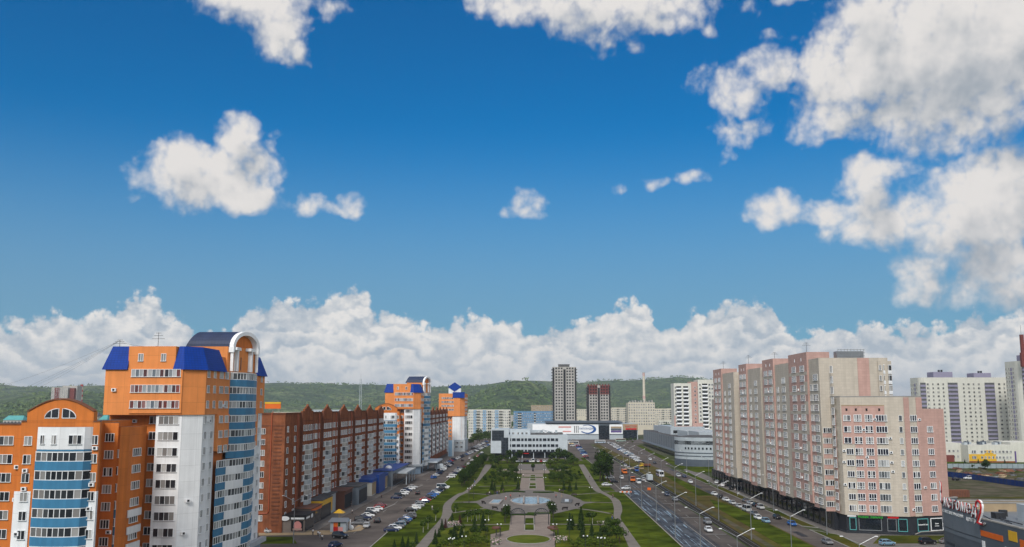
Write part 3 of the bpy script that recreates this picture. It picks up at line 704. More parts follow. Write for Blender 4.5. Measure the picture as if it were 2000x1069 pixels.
# third tower, at the far end: orange top, white piers, blue lozenge roof
b = Bld('apartment_tower', 'third orange and white tower far down the left street with blue lozenge roof', 'apartment tower', (-60, 735, 0), 'orange towers along the boulevard', False)
m = MB(); m.prism([(-71,724),(-54.5,724),(-51,727.5),(-51,760),(-71,760)], 27, 44.5, 0, 1, True); m.prism([(-69.5,726),(-53,726),(-52.4,728),(-52.4,758),(-69.5,758)], 4, 27, 0)
b.part(m, 'wall', ['orange_light', 'roof_felt'])
m = MB(); m.prism([(-71,724.6),(-66.6,724.6),(-66.6,730),(-71,730)], 5, 27); b.part(m, 'white_wall', ['white_panel']); m = MB(); m.prism([(-60.4,724.6),(-54.5,724.6),(-51.2,727.8),(-51.2,760),(-60.4,760)], 5, 27); b.part(m, 'white_wall', ['white_panel'])
m = MB(); m.box(-72,-50.4,723.6,760.5,0,9,0); b.part(m, 'ground_floor', ['silver_panel'])
m = MB(); m.box(-60.2,-51,723.6,727,41.2,45.6,0,True); b.part(m, 'mansard_roof', ['blue_tile'])
m = MB(); cx, cz = -58.8, 49.6; Q = [(cx-5.2,cz),(cx,cz-3.6),(cx+5.2,cz),(cx,cz+3.6)]
m.face([(x,724.2,z) for x,z in Q]); m.face([(x,730,z) for x,z in reversed(Q)])
for k in range(4):
    (x0,z0),(x1,z1) = Q[k], Q[(k+1)%4]; m.face([(x0,724.2,z0),(x0,730,z0),(x1,730,z1),(x1,724.2,z1)])
b.part(m, 'lozenge_roof', ['blue_tile'])
m = MB(); m.box(-63.5,-54,724.6,731,44.5,48.6,0); b.part(m, 'lozenge_base', ['white_panel'])
FT = Fa((-71,724),(-54.5,724)); FQ = Fa((-51,728),(-51,760)); FM = Fa((-69.5,726),(-53,726))
for k in range(4):
    for j in range(5): b.win(FT, 3+j*1.95, 41-2.97*k, 1.7, 1.4, 3)
for k in range(6):
    for j in range(3): b.win(FM, 3.4+j*2.1, 25.2-2.97*k, 1.5, 1.5, 2)
for k in range(11):
    for j in range(5): b.win(FQ, 3+j*6, 41-2.97*k, 2.6, 1.5, 3)
for k in range(2):
    for j in range(6): b.win(Fa((-72,723.6),(-50.4,723.6)), 2.2+j*3.3, 6.8-3.2*k, 2.4, 1.6, 3)
b.finish()

# ------------------------------------------------------------------ brick blocks with a row of stepped gables
def brick_block(X, Y0, gables, Y1, label, grp, fine, top=32.6):
    b = Bld('brick_apartment_block', label, 'apartment block', (X-7, (Y0+Y1)/2, 0), grp, fine)
    m = MB(); m.prism([(X-16,Y0),(X,Y0),(X,Y1),(X-16,Y1)], 0, top, 0, 1)
    FSd = Fa((X-16,Y0),(X,Y0)); FF = Fa((X,Y0),(X,Y1))
    FSd.slab(m, 0, 16, top, top+.5, .15, 2); FF.slab(m, 0, Y1-Y0, top, top+.5, .15, 2)
    if fine:
        for z in range(0, 26): FSd.slab(m, 12.9+(.25 if z % 4 == 0 else 0), 15.2-(.25 if z % 4 == 0 else 0), 2+z*1.05, 2.42+z*1.05, .10, 2)
        FSd.slab(m, 0, 16, 29.3, 29.6, .08, 2)
    b.part(m, 'wall', ['brick', 'roof_felt', 'brick_dark'])
    zz = [28.4-2.98*k for k in range(9)]
    for yc in gables:
        s = yc-Y0; hw = 6.6
        m = MB(); FF.slab(m, s-hw, s+hw, 5, top+.2, .7, 0)
        pts = [(-6.6,top+.2),(-6.6,top+.9),(-4.4,top+.9),(-4.4,top+1.5),(-2.8,top+1.5),(-2.2,top+2.0),(-.7,top+2.3),(0,top+2.9),(.7,top+2.3),(2.2,top+2.0),(2.8,top+1.5),(4.4,top+1.5),(4.4,top+.9),(6.6,top+.9),(6.6,top+.2)]
        A = [FF.pt(s+t, z, .7) for t, z in pts]; B = [FF.pt(s+t, z, .1) for t, z in pts]
        m.face(A); m.face(list(reversed(B)))
        for k in range(len(pts)): j = (k+1) % len(pts); m.face([A[k], B[k], B[j], A[j]])
        g = b.part(m, 'gable_bay', ['brick'])
        m = MB()
        for t in (-6.75, 6.4): FF.slab(m, s+t, s+t+.35, 5.05, top+.6, .82)
        for z in (27.2, 30.4): FF.slab(m, s-6.4, s+6.4, z, z+.25, .8)
        b.part(m, 'brick_moulding', ['brick_dark'], g)
        for k, z in enumerate(zz):
            if k < 2:
                for t in (-4.6, -1.6, 1.6, 4.6): b.win(FF, s+t, z, 1.7, 1.8, 1, 'glass_bright', out=.7)
            else:
                b.win(FF, s-4.9, z, 2.9, 1.75, 2, 'glass_bright', out=.7)
                b.win(FF, s+4.9, z, 2.9, 1.75, 2, 'glass_bright', out=.7)
        for k, z in enumerate(zz):
            if 2 <= k < 8:
                c = [FF.pt(s-3.0, 0, .75).xy, FF.pt(s-2.3, 0, 1.8).xy, FF.pt(s+2.0, 0, 1.8).xy, FF.pt(s+2.7, 0, .75).xy]
                if fine: glazed_bay(b, c, z+.1, 1.6, 1.3, 'silver_panel' if k % 2 else 'concrete', 1.3)
                else:
                    m = MB(); m.wall(c, z-2, z-.7, .25, 0); m.wall(c, z-.7, z+.9, .1, 1); b.part(m, 'balcony', ['white_panel', 'glass_bright'])
    sg = sorted(gables); mids = [(sg[i]+sg[i+1])/2 for i in range(len(sg)-1)]+[Y0+3.2+4]
    for yc in mids:
        s = yc-Y0
        for k, z in enumerate(zz):
            b.win(FF, s-4.2, z, 1.7, 1.7, 1, 'glass_bright'); b.win(FF, s+4.2, z, 1.7, 1.7, 1, 'glass_bright')
            if s > 10: b.win(FF, s, z, 3.2, 1.75, 2, 'glass_bright')
    if fine:
        for k in range(9): b.win(FSd, 9.9, 27.9-2.98*k, 1.15, 1.6, 2)
        m = MB(); p = [FSd.pt(12.6, top+.8, .2), FSd.pt(12.2, top+.4, .2), FSd.pt(12.2, 6, .2), FSd.pt(11.9, 5.4, .2), FSd.pt(6, 5.3, .2)]
        m.path(p, .14, 6); b.part(m, 'gas_pipe', ['pipe_red'])
        for s in (13, 41, 68, 96): m = MB(); m.path([FF.pt(s, top, .3), FF.pt(s, 5, .3)], .12, 6); b.part(m, 'downpipe', ['pipe_red'])
    b.finish(); return b
brick_block(-69, 262, (286,314,342,370,398,427), 436, 'long dark red brick block with gabled bays beside the near orange tower', 'brick blocks with gables', True)
brick_block(-62.5, 560, (572,596,620,644,668,692), 702, 'far dark red brick block between the second and third orange towers', 'brick blocks with gables', False, 31.5)
# ------------------------------------------------------------------ right side: pink and beige block
def zr(k): return 46.3-2.97*k
b = Bld('apartment_block', 'long pink and beige apartment block stepping along the right-hand street, dark ground floor', 'apartment block', (98, 350, 0))
MODS = [(374,386,408,426,None),(336,341,361,374,None),(302,304,321,336,None),(266,272,282,302,None)]
m = MB(); m.prism([(88.6,273),(105.5,273),(108,440),(88.6,440)], 5.25, 48.4, 0, 1)
m.prism([(88.6,440),(108,440),(108,452),(89.5,452)], 4.5, 38, 0, 1)
b.part(m, 'wall', ['beige', 'roof_felt'])
m = MB(); m.prism([(88.0,271),(106.6,271),(108.6,452),(88.6,452)], 0, 5.2, 0); b.part(m, 'ground_floor', ['podium'])
for i, (y0, y1, y2, y3, _) in enumerate(MODS):
    zb = 6.4
    m = MB(); m.prism([(85.5,y3),(86.2,y3+1.2),(92.4,y3+1.2),(92.4,y2),(85.5,y2)][::-1], zb, 51.2, 0, 1, True); b.part(m, 'pink_bay', ['pink', 'roof_felt'])
    m = MB(); m.prism([(86.0,y2),(86.0,y1),(96 if i < 3 else 106,y1),(96 if i < 3 else 106,y2)][::-1], zb-.6, 48.9, 0, 1, True); b.part(m, 'beige_bay', ['beige', 'roof_felt'])
    FP = Fa((85.5,y3),(85.5,y2)); FB = Fa((86.0,y2),(86.0,y1)); FR = Fa((88.6,y1),(88.6,y0)); FN = Fa((86.0,y1),(106 if i == 3 else 96,y1))
    m = MB(); q = (y2-y1)
    for k in range(5, 14): m = MB(); FB.slab(m, 0, q*.45, zr(k)-2.2, zr(k)-.8, .06, 0); b.part(m, 'pink_panel', ['pink'])
    for k in range(1, 14):
        m = MB(); FP.slab(m, (y3-y2)*.02, (y3-y2)*.98, zr(k)+.98, zr(k)+1.98, .05, 0) if k % 2 else FP.slab(m, (y3-y2)*.80, (y3-y2)*.99, zr(k)-.9, zr(k)+1.9, .05, 0)
        b.part(m, 'beige_panel', ['beige'])
    for k in range(14):
        n = (y3-y2)
        if zr(k) > zb+1:
            b.win(FP, n*.30, zr(k), 4.4, 1.9, 3, 'glass_dark'); b.win(FP, n*.74, zr(k), 4.4, 1.9, 3, 'glass_dark')
            if k > 0: b.win(FB, q*.62, zr(k), 4.0, 1.9, 3, 'glass_dark')
            if k > 1: b.win(FB, q*.2, zr(k), 2.2, 1.9, 2)
        if i < 3 or True: b.win(FR, max(1.0, (y1-y0)*.5), zr(k)-.9, 2.2, 2.0, 2, 'glass_dark')
    for k in (2, 5, 8, 11): b.ac(FP, n*.52, zr(k)-.4)
    for t in (.35, .7):
        m = MB(); FP.slab(m, n*t, n*t+.5, 48.6, 49.6, .08); b.part(m, 'vent', ['white_paint'])
# the end wall over the lower corner block
FN = Fa((86.0,272),(106,272)); m = MB(); FN.slab(m, 11.2, 14.6, 33, 48.85, .07, 0); b.part(m, 'pink_panel', ['pink']); m = MB(); FN.slab(m, 3.2, 4.2, 6, 33, .3, 0); b.part(m, 'pink_panel', ['pink'])
for k in range(6, 14): b.win(FN, 1.7, zr(k)-.5, 2.6, 1.5, 4)
for k in range(6, 14): m = MB(); FN.slab(m, .2, 3.1, zr(k)-2.5, zr(k)-1.3, .08, 0); b.part(m, 'pink_panel', ['pink'])
m = MB(); m.prism([(103,271.6),(107.5,273.2),(107.5,282),(103,282)], 30, 48, 0, 1); b.part(m, 'corner_bay', ['beige', 'roof_felt'])
for k in range(5):
    glazed_bay(b, [(104.6,271.9),(107.3,272.9)], 46-2.97*k, 1.7, .9, 'white_panel', 1.0, 'glass')
    b.win(Fa((103,271.6),(104.6,271.9)), .6, 46-2.97*k, .8, 1.5, 1)
m = MB()
for k in range(9): m.tube((92.4+k*.95, 274, 48.9), (92.4+k*.95, 274, 51.6), .06, n=5)
for z in (49.6, 50.5, 51.4): m.tube((92.4, 274, z), (100.2, 274, z), .07, n=5)
m.box(92.4,100.2,275,278,48.9,51,0); b.part(m, 'roof_frame', ['metal'])
FD = Fa((88.0,452),(88.0,271))
for k in range(30): m = MB(); FD.slab(m, 4+k*5.9, 7.6+k*5.9, .5, 4.6, .06, 0); b.part(m, 'shop_window', ['dark_glass'])
for yv in (289, 322, 356, 395):
    m = MB(); FD.slab(m, 452-yv-1, 452-yv+3.5, 3.7, 4.3, 1.8, 0); b.part(m, 'canopy', ['black'])
b.root.location.x -= 1.6; b.finish()
for (x, y, z, h, lb) in ((88,290,51.2,3.4,'thin aerial mast on the nearest pink bay roof'),(88,328,51.2,2.6,'slanted aerial on the second pink bay roof'),(88,367,51.2,3.6,'thin aerial mast on the third pink bay roof'),(88,415,51.2,3.4,'thin aerial mast on the farthest pink bay roof')): antenna(x-1.6, y, z, h, lb)

# lower corner block in front of it
b = Bld('apartment_block', 'ten-storey beige corner block with pink panels and dark shop front, right', 'apartment block', (104, 272, 0))
OUT = [(89,273),(90,266),(106,261.5),(119,266),(119,284),(89,284)]
m = MB(); m.prism([(89,273),(90,266),(106,261.5),(112.0,263.6),(112.0,284),(89,284)], 4.9, 37.4, 0, 1, True); b.part(m, 'wall', ['beige', 'roof_felt'])
m = MB(); m.prism([(112.0,263.6),(119,266),(119,284),(112.0,284)], 4.9, 34.2, 0, 1, True); b.part(m, 'pink_wall', ['pink', 'roof_felt'])
m = MB(); m.wall([(89,273),(90,266),(106,261.5),(112,263.6)], 37.4, 37.75, .4, 0); b.part(m, 'roof_edge', ['kerb'])
Fl, Ff, Fr = Fa((89,273),(90,266)), Fa((90,266),(106,261.5)), Fa((106,261.5),(119,266))
W = Ff.L
zf = lambda k: 31.6-3.1*k
m = MB(); Ff.slab(m, W*.02, W*.70, zf(2)-1.0, 35.0, .10, 0); b.part(m, 'pink_panel', ['pink']); m = MB(); Ff.slab(m, W*.215, W*.555, 5.0, zf(2)-1.0, .10, 0)
b.part(m, 'pink_panel', ['pink']); m = MB(); Fr.slab(m, .1, 1.9, 5.0, 37.35, .10, 0); b.part(m, 'pink_panel', ['pink']); m = MB(); Fr.slab(m, 4.3, 6.3, 5.0, 37.35, .10, 0); b.part(m, 'pink_panel', ['pink']); m = MB(); Fl.slab(m, 2, 4, 5, 33, .08, 0)
b.part(m, 'pink_panel', ['pink'])
m = MB(); Ff.slab(m, W*.02, W*.70, 35.0, 35.25, .16, 0); b.part(m, 'cornice', ['tan'])
for k in range(9):
    z = zf(k); t3 = W*.125 if k > 2 else W*.10
    b.win(Ff, t3, z, 1.95, 1.7, 3 if k > 2 else 2, 'glass_dark', out=.10 if k < 3 else 0)
    for f in (.27, .445): b.win(Ff, W*f, z, 2.05, 1.95, 3, 'glass_dark', out=.10)
    b.win(Ff, W*.645, z, 3.0 if k < 3 else 2.9, 1.8, 4, 'glass_bright' if k > 3 else 'glass_dark', out=.10 if k < 3 else 0)
    b.win(Ff, W*.945, z, .9, 1.6, 1, 'glass_bright')
    b.win(Fr, 3.1, z, 2.4, 1.7, 3, 'glass_dark'); b.win(Fl, 3.0, z, 1.4, 1.6, 1, 'glass_bright', out=.08)
    if k > 0: b.win(Fr, 8.6, z, 2.0, 1.7, 3, 'glass_dark')
for fa, t, z in ((Ff, W*.545, 31.3), (Ff, W*.36, 28.4), (Ff, W*.77, 26.1), (Ff, W*.03, 22.5), (Ff, W*.77, 22.2), (Ff, W*.39, 20.8), (Ff, W*.77, 19.5), (Ff, W*.78, 17), (Ff, W*.02, 13.2), (Fr, 5.0, 31.2), (Fr, 5.6, 12.6), (Fr, 1.3, 6.8), (Ff, W*.02, 19.4)): b.ac(fa, t, z)
for f in (.10,.25,.42,.62):
    m = MB(); Ff.slab(m, W*f-.25, W*f+.25, 33.6, 34.3, .16); b.part(m, 'vent', ['void'])
m = MB(); m.prism([(89.3,273),(90.3,266.4),(106,261.9),(118.8,266.3),(118.8,284),(89.3,284)], 0, 4.9, 0); m.prism([(89.1,273),(89.9,265.4),(106,260.6),(119.6,265.2),(119.6,266.2),(106,262),(90.5,266.6)], 0, .5, 0)
b.part(m, 'ground_floor', ['podium'])
G0, G1 = Fa((90.3,266.4),(106,261.9)), Fa((106,261.9),(118.8,266.3))
for fa, t0, t1, mt in ((G0, .8, 2.6, 'teal'), (G0, 3.2, 9.2, 'metal'), (G0, 10.6, 13, 'metal'), (G0, 13.4, 15.8, 'teal'), (G1, 2.6, 6.2, 'teal'), (G1, 7.0, 11.2, 'white_paint')):
    m = MB()
    for a, c, z0, z1 in ((t0,t1,4.05,4.25),(t0,t1,.8,1.0),(t0,t0+.18,1.0,4.05),(t1-.18,t1,1.0,4.05)): fa.slab(m, a, c, z0, z1, .14, 0)
    w = b.part(m, 'shop_window', [mt]); g = MB(); fa.slab(g, t0+.18, t1-.18, 1.0, 4.05, .06, 0); b.part(g, 'pane', ['dark_glass'], w)
def text(s, size, matn, parent, loc, rz, shear=0.0, ext=.05, name='lettering', sx=1.0):
    c = bpy.data.curves.new(name, 'FONT'); c.body = s; c.size = size; c.extrude = ext; c.shear = shear; c.align_x = 'CENTER'; c.align_y = 'CENTER'
    tmp = bpy.data.objects.new(name, c); COL.objects.link(tmp)
    dg = bpy.context.evaluated_depsgraph_get(); me = bpy.data.meshes.new_from_object(tmp.evaluated_get(dg)); bpy.data.objects.remove(tmp)
    me.materials.clear(); me.materials.append(M(matn))
    o = bpy.data.objects.new(name, me); COL.objects.link(o)
    o.rotation_euler = (pi/2, 0, rz); o.location = Vector(loc)-(origin_of(parent) if parent else Vector((0,0,0))); o.scale = (sx, 1, 1)
    if parent: o.parent = parent
    return o
m = MB(); G0.slab(m, 3.0, 9.6, 4.15, 4.85, .45, 0); sg = b.part(m, 'shop_sign', ['podium']); text('Новая Заимка', .95, 'sign_green', b.root, G0.pt(6.3, 4.5, .5), G0.a, name='green_lettering')
m = MB(); G0.slab(m, 10.8, 13.6, 4.3, 4.8, .3, 0); b.part(m, 'red_sign', ['sign_red'])
m = MB(); G0.slab(m, .3, 2.6, 4.45, 4.85, .3, 0); b.part(m, 'white_sign', ['frame_white'])
text('Волшебство', .55, 'frame_white', b.root, G1.pt(4.4, 2.6, .1), G1.a); text('Вино', .5, 'frame_white', b.root, G1.pt(9.1, 2.7, .1), G1.a); text('магазин', .35, 'frame_white', b.root, G1.pt(9.1, 2.1, .1), G1.a)
m = MB(); m.path([(106.8,260.6,.35),(109,262.0,.8),(119,265,1.0)], .14, 6); b.part(m, 'ramp_rail', ['kerb'])
b.root.location.x -= 2.0; b.finish()

# ------------------------------------------------------------------ grey shop building at the right edge
b = Bld('shopping_centre', 'slate grey shop building with rounded corner and red script sign, bottom right', 'shop building', (105, 170, 0))
ZR = 13.3
cur = [(88.2,187.7),(88.3,191.6),(88.4,195),(88.65,200),(89.4,206.3),(91.4,211.6),(96,215)]
poly = [(88.2,110)]+cur+[(150,215),(150,110)]
m = MB(); m.prism(poly[::-1], 0, ZR-.9, 0, 1); b.part(m, 'wall', ['slate', 'grey_panel'])
Fc = [Fa(cur[i+1], cur[i]) for i in range(len(cur)-1)]; Fw = Fa((88.2,187.7),(88.2,110))
m = MB()
for f in Fc: f.slab(m, 0, f.L, ZR-.9, ZR+1.2, .0, 0, .4); f.slab(m, 0, f.L, ZR+1.2, ZR+1.45, .14, 1, .5)
Fw.slab(m, 0, 77, ZR-.9, ZR-.25, 0, 0, .5); Fw.slab(m, 0, 77, ZR-.25, ZR, .06, 1, .6)
m.box(96.0,150,214.4,215,ZR-.9,ZR+.5,2); m.box(96.0,150,214.3,215.1,ZR+.5,ZR+.75,1); b.part(m, 'parapet', ['slate', 'kerb', 'tan'])
m = MB()
for k in range(4):
    for f in Fc: f.slab(m, -.05, f.L+.05, 3.0+k*2.7, 3.7+k*2.7, -.0 if k % 2 else .05, 0, .2)
b.part(m, 'cladding_band', ['slate_light'])
m = MB()
for f in Fc[:]: f.slab(m, -.02, f.L+.02, 9.4, ZR+1.15, .10, 0)
b.part(m, 'fascia', ['slate_light'])
for t0, t1, z0, z1, mt in ((.2,8.7,9.9,10.95,'signal_orange'),(10.9,13.9,10.5,12.3,'yellow'),(.5,1.6,7.6,9.0,'frame_white'),(.9,6.5,6.4,7.55,'yellow'),(9.3,13.5,6.4,9.1,'frame_white'),(14.8,17,9.6,11.2,'signal_orange'),(2,5,2.2,3.6,'signal_orange'),(9,13,2.0,3.4,'yellow')):
    m = MB(); Fw.slab(m, t0, t1, z0, z1, .08, 0); b.part(m, 'coloured_panel', [mt])
m = MB(); m.box(97,101,186,190.5,ZR-.9,ZR+2.4,0); m.box(97.8,99,185.8,186,ZR-.9,ZR+.9,1); m.box(97.5,99,185.75,186,ZR+1.2,ZR+2.2,2); b.part(m, 'roof_hut', ['silver_panel','void','signal_orange'])
m = MB(); m.box(93.0,128,206.5,207,ZR-.9,ZR+.8,0); m.box(92.9,128,206.4,207.1,ZR+.8,ZR+1.05,1); b.part(m, 'inner_parapet', ['tan','kerb'])
m = MB()
for (x0,y0,x1,y1) in ((90,184,93,196),(92,183,95,194),(93.5,182,93.8,192)): m.path([(x0,y0,ZR-.6),(x1,y1,ZR-.6)], .12, 5)
m.box(94,96,193,195,ZR-.9,ZR+.3,0); m.box(97,98.4,197,198,ZR-.9,ZR+.4,0); b.part(m, 'roof_duct', ['dark_metal'])
# script letters set round the curve, then the tall red numeral
word = 'Вистомед'; tot = sum(f.L for f in Fc)
def on_curve(t):
    for f in reversed(Fc):
        if t <= f.L: return f, t
        t -= f.L
    return Fc[0], Fc[0].L
sizes = [6.4]+[3.5]*7; pos = [tot-19.6, tot-16.2, tot-13.8, tot-11.5, tot-9.1, tot-6.5, tot-4.0, tot-1.5]
for ch, sz, t in zip(word, sizes, pos):
    f, tt = on_curve(t); p = f.pt(tt, ZR+(2.7 if sz > 4 else 1.5), .42)
    text(ch, sz, 'frame_white', b.root, p, f.a, .28, .05, 'letter'); 
    p2 = f.pt(tt, ZR+(2.7 if sz > 4 else 1.5)-.12, .24); text(ch, sz*1.03, 'sign_red', b.root, p2, f.a, .28, .06, 'letter_edge')
sub = 'стоматологический'
for i, ch in enumerate(sub):
    f, tt = on_curve(tot-18.6+i*.70); text(ch, 1.15, 'frame_white', b.root, f.pt(tt, ZR-.6, .16), f.a, 0, .04, 'letter')
for i, ch in enumerate('центр'):
    f, tt = on_curve(tot-5.2+i*.85); text(ch, 1.3, 'frame_white', b.root, f.pt(tt, ZR-.8, .16), f.a, 0, .04, 'letter')
m = MB(); f = Fw; num = []
for k in range(15):
    a = radians(200-k*16); num.append((1.1+1.05*cos(a), ZR+2.3+1.0*sin(a)))
num += [(1.8, ZR+1.2), (1.0, ZR+.1), (.1, ZR-1.0), (.5, ZR-1.0), (2.0, ZR-1.1), (2.5, ZR-.8)]
m.path([f.pt(t, z, .55) for t, z in num], .20, 8, 0); m.path([f.pt(t+.16, z+.05, .30) for t, z in num], .21, 8, 1)
b.part(m, 'numeral', ['sign_red', 'frame_white'])
b.finish()
# ------------------------------------------------------------------ ground, roads, park
def sheet(name, poly, z, m, th=None, kind='structure', kerb=None):
    mb = MB(); P = [(p[0], p[1]) for p in poly]
    area = sum(P[i][0]*P[(i+1) % len(P)][1]-P[(i+1) % len(P)][0]*P[i][1] for i in range(len(P)))
    if area < 0: P = P[::-1]
    if th: mb.prism(P, z-th, z, 0)
    else: mb.face([(x, y, z) for x, y in P])
    mats = [m]
    if kerb:
        mats.append('kerb'); n = len(P)
        for i in range(n): a, c = P[i], P[(i+1) % n]; mb.obox(((a[0]+c[0])/2, (a[1]+c[1])/2), atan2(c[1]-a[1], c[0]-a[0]), sqrt((c[0]-a[0])**2+(c[1]-a[1])**2), .28, z-.1, z+.05, 1)
    o = mb.build(name, mats); o['kind'] = kind; return o
def GP(*pts, z=0.0): return [G(x, y, z) for x, y in pts]
def smooth(pts, n=5):
    P = [Vector(p) for p in pts]; out = []
    for i in range(len(P)-1):
        a, b, c, d = P[max(i-1, 0)], P[i], P[i+1], P[min(i+2, len(P)-1)]
        for k in range(n):
            t = k/n; out.append(tuple(.5*((2*b)+(c-a)*t+(2*a-5*b+4*c-d)*t*t+(3*b-a-3*c+d)*t**3)))
    return out+[tuple(P[-1])]
def strip(name, pts, w, z, m):
    P = [Vector(p) for p in pts]; L, R = [], []
    for j, p in enumerate(P):
        d = (P[min(j+1, len(P)-1)]-P[max(j-1, 0)]).normalized(); n = Vector((-d.y, d.x))
        L.append(p+n*w/2); R.append(p-n*w/2)
    mb = MB()
    for j in range(len(P)-1): mb.face([(*R[j], z), (*R[j+1], z), (*L[j+1], z), (*L[j], z)])
    o = mb.build(name, m); o['kind'] = 'structure'; return o

# terrain: one sheet out to the wooded ridges
def sm(t): t = max(0, min(1, t)); return t*t*(3-2*t)
def lerp_tab(T, x):
    for i in range(len(T)-1):
        if x <= T[i+1][0]:
            f = (x-T[i][0])/(T[i+1][0]-T[i][0]); return T[i][1]+(T[i+1][1]-T[i][1])*max(0, min(1, f))
    return T[-1][1]
def vn(x, y, s):
    def h(i, j):
        k = sin(i*127.1+j*311.7+s*74.7)*43758.5453; return k-floor(k)
    i, j = floor(x), floor(y); u, v = x-i, y-j; u, v = u*u*(3-2*u), v*v*(3-2*v)
    return (h(i,j)*(1-u)+h(i+1,j)*u)*(1-v)+(h(i,j+1)*(1-u)+h(i+1,j+1)*u)*v
RIDGE = [(-.66,124),(-.60,126),(-.53,130),(-.47,136),(-.38,132),(-.30,124),(-.22,120),(-.15,119),(-.09,124),(-.05,140),(0,141),(.04,138),(.10,140),(.16,146),(.24,125),(.32,70),(.40,34),(.5,28),(.66,24)]
def terrain(x, y):
    if y < 900: return 0.0
    a = x/y; r = lerp_tab(RIDGE, a)
    near = 92*math.exp(-((a+.015)/.055)**2)*sm((y-1750)/1000) if abs(a) < .2 else 0
    left = 62*math.exp(-((a+.50)/.11)**2)*sm((y-1500)/1100)
    h = max(r*sm((y-2500)/1900)**1.3, near, left)
    h += (vn(x/340, y/340, 1)-.5)*44*sm((y-1700)/1000)+(vn(x/120, y/120, 2)-.5)*16*sm((y-1700)/900)
    h = max(h, 0)
    return h*(1-.25*sm((y-5200)/1500))
ys = [-400, 0, 100, 250, 450, 700, 900]+[900+70*k for k in range(1, 75)]+[6600, 8000, 11000]
mb = MB(); NX = 110; idx = {}
for j, y in enumerate(ys):
    half = 400+max(y, 0)*.78
    for i in range(NX+1):
        x = -half+2*half*i/NX; mb.v.append((x, y, terrain(x, y)-.06))
for j in range(len(ys)-1):
    for i in range(NX): a = j*(NX+1)+i; mb.f.append((a, a+1, a+NX+2, a+NX+1)); mb.m.append(1 if ys[j] > 1500 else 0)
def hill_mat():
    m = bpy.data.materials.new('wooded_hill'); MATS['wooded_hill'] = m; m.use_nodes = True; nt = m.node_tree; b = nt.nodes['Principled BSDF']
    pos = E(nt, nt.nodes.new('ShaderNodeNewGeometry').outputs['Position'])
    big = noise(nt, pos, .0022, 5, .6).rng(.42, .60); mid = noise(nt, pos, .011, 5, .65).rng(.40, .62); fine = noise(nt, pos, .045, 5, .75).rng(.42, .58)
    c = mixc(nt, mid, (.055,.095,.038), (.100,.150,.055)); c = mixc(nt, big*mid, c, (.185,.225,.088)); c = mixc(nt, fine*.85, c, (.016,.030,.017))
    nt.links.new(c.s, b.inputs['Base Color']); b.inputs['Roughness'].default_value = 1; b.inputs['Specular IOR Level'].default_value = .05
    bp = nt.nodes.new('ShaderNodeBump'); bp.inputs['Strength'].default_value = .9; bp.inputs['Distance'].default_value = 26
    nt.links.new((noise(nt, pos, .03, 4, .7)).s, bp.inputs['Height']); nt.links.new(bp.outputs[0], b.inputs['Normal'])
hill_mat()
o = mb.build('terrain', ['ground', 'wooded_hill'], smooth=True); o['kind'] = 'structure'

# left street with its parking apron
XL, XP0, XP1 = -69, -40.3, 38.0
sheet('street', [(-71,120),(-40,120),(-40,905),(-71,905)], 0, 'asphalt')
sheet('street', GP((380,1110),(716,1110),(716,1040),(380,1046)), .02, 'asphalt')
sheet('pavement', GP((505,1046.5),(640,1045),(705,1037),(716,1030),(700,1026),(688,1036),(640,1037),(505,1037)), .12, 'tan', .12)
sheet('pavement', [(-69,262),(-60.5,262),(-59,330),(-58,400),(-58,470),(-69,470)], .10, 'paving', .10)
sheet('pavement', [(-57,470),(-54,470),(-50,600),(-48,800),(-60,800)], .10, 'paving', .10)
sheet('grass', GP((508,1050),(570,1049),(580,1062),(506,1063)), .10, 'lawn', .1)
for px0, py0, px1, py1 in ((826,948,806,956),(772,985,742,998),(705,1030,690,1036)):
    strip('kerb_line', [G(px0,py0), G(px1,py1)], .6, .13, 'kerb')
# lane paint
for k in range(14): sheet('lane_marking', [(-49.1,210+k*26),(-48.9,210+k*26),(-48.9,218+k*26),(-49.1,218+k*26)], .03, 'paint')

for k in range(34):
    x, y = rnd.choice(((rnd.uniform(-66,-44), rnd.uniform(225,560)), (rnd.uniform(45,53), rnd.uniform(215,600)), (rnd.uniform(72.5,78.5), rnd.uniform(215,520)))); w, l = rnd.uniform(.6,2.6), rnd.uniform(2,16)
    if x > 70: w = min(w, .9)
    sheet('asphalt_patch', [(x-w,y),(x+w*.9,y+rnd.uniform(-.5,.5)),(x+w,y+l),(x-w*.95,y+l+rnd.uniform(-.6,.6))], .045+k*.0007, 'asphalt_road' if x < 0 else ('asphalt' if k % 2 else 'tar_line'))
# central park
sheet('lawn', [(XP0,120),(XP1,120),(XP1,560),(XP1-1,640),(-31,640),(-37,600),(XP0+1,480)], .10, 'lawn', .10, kerb=True)
Lo = [(790,1095),(820,1060),(842,1035),(855,1021),(862,1010),(864.5,999),(865.5,990),(872,980.7),(893,966),(908.4,960),(930.5,938),(944,914.6),(948,908)]
Li = [(960,908),(957.5,915),(938,938),(922.7,953),(914,962.5),(898,970),(885.5,982),(881.5,990),(881.5,996),(883.7,1003),(872,1021),(856,1042),(835.6,1069),(815,1095)]
sheet('path', smooth(GP(*Lo), 4)+smooth(GP(*Li), 4), .16, 'path_grey')
Ri = [(1130,908),(1133.5,914.5),(1141.8,930),(1158.7,957),(1173,964),(1189,973),(1196,982),(1199,995),(1199,1010.6),(1209.4,1028.8),(1227.6,1069),(1238,1095)]
Ro = [(1272,1095),(1251,1069),(1225,1032.7),(1212,1013),(1215.3,999),(1214,988),(1208,977),(1184.7,964.5),(1172,956),(1154.8,930),(1145,914.5),(1140,908)]
sheet('path', smooth(GP(*Ri), 4)+smooth(GP(*Ro), 4), .16, 'path_grey')
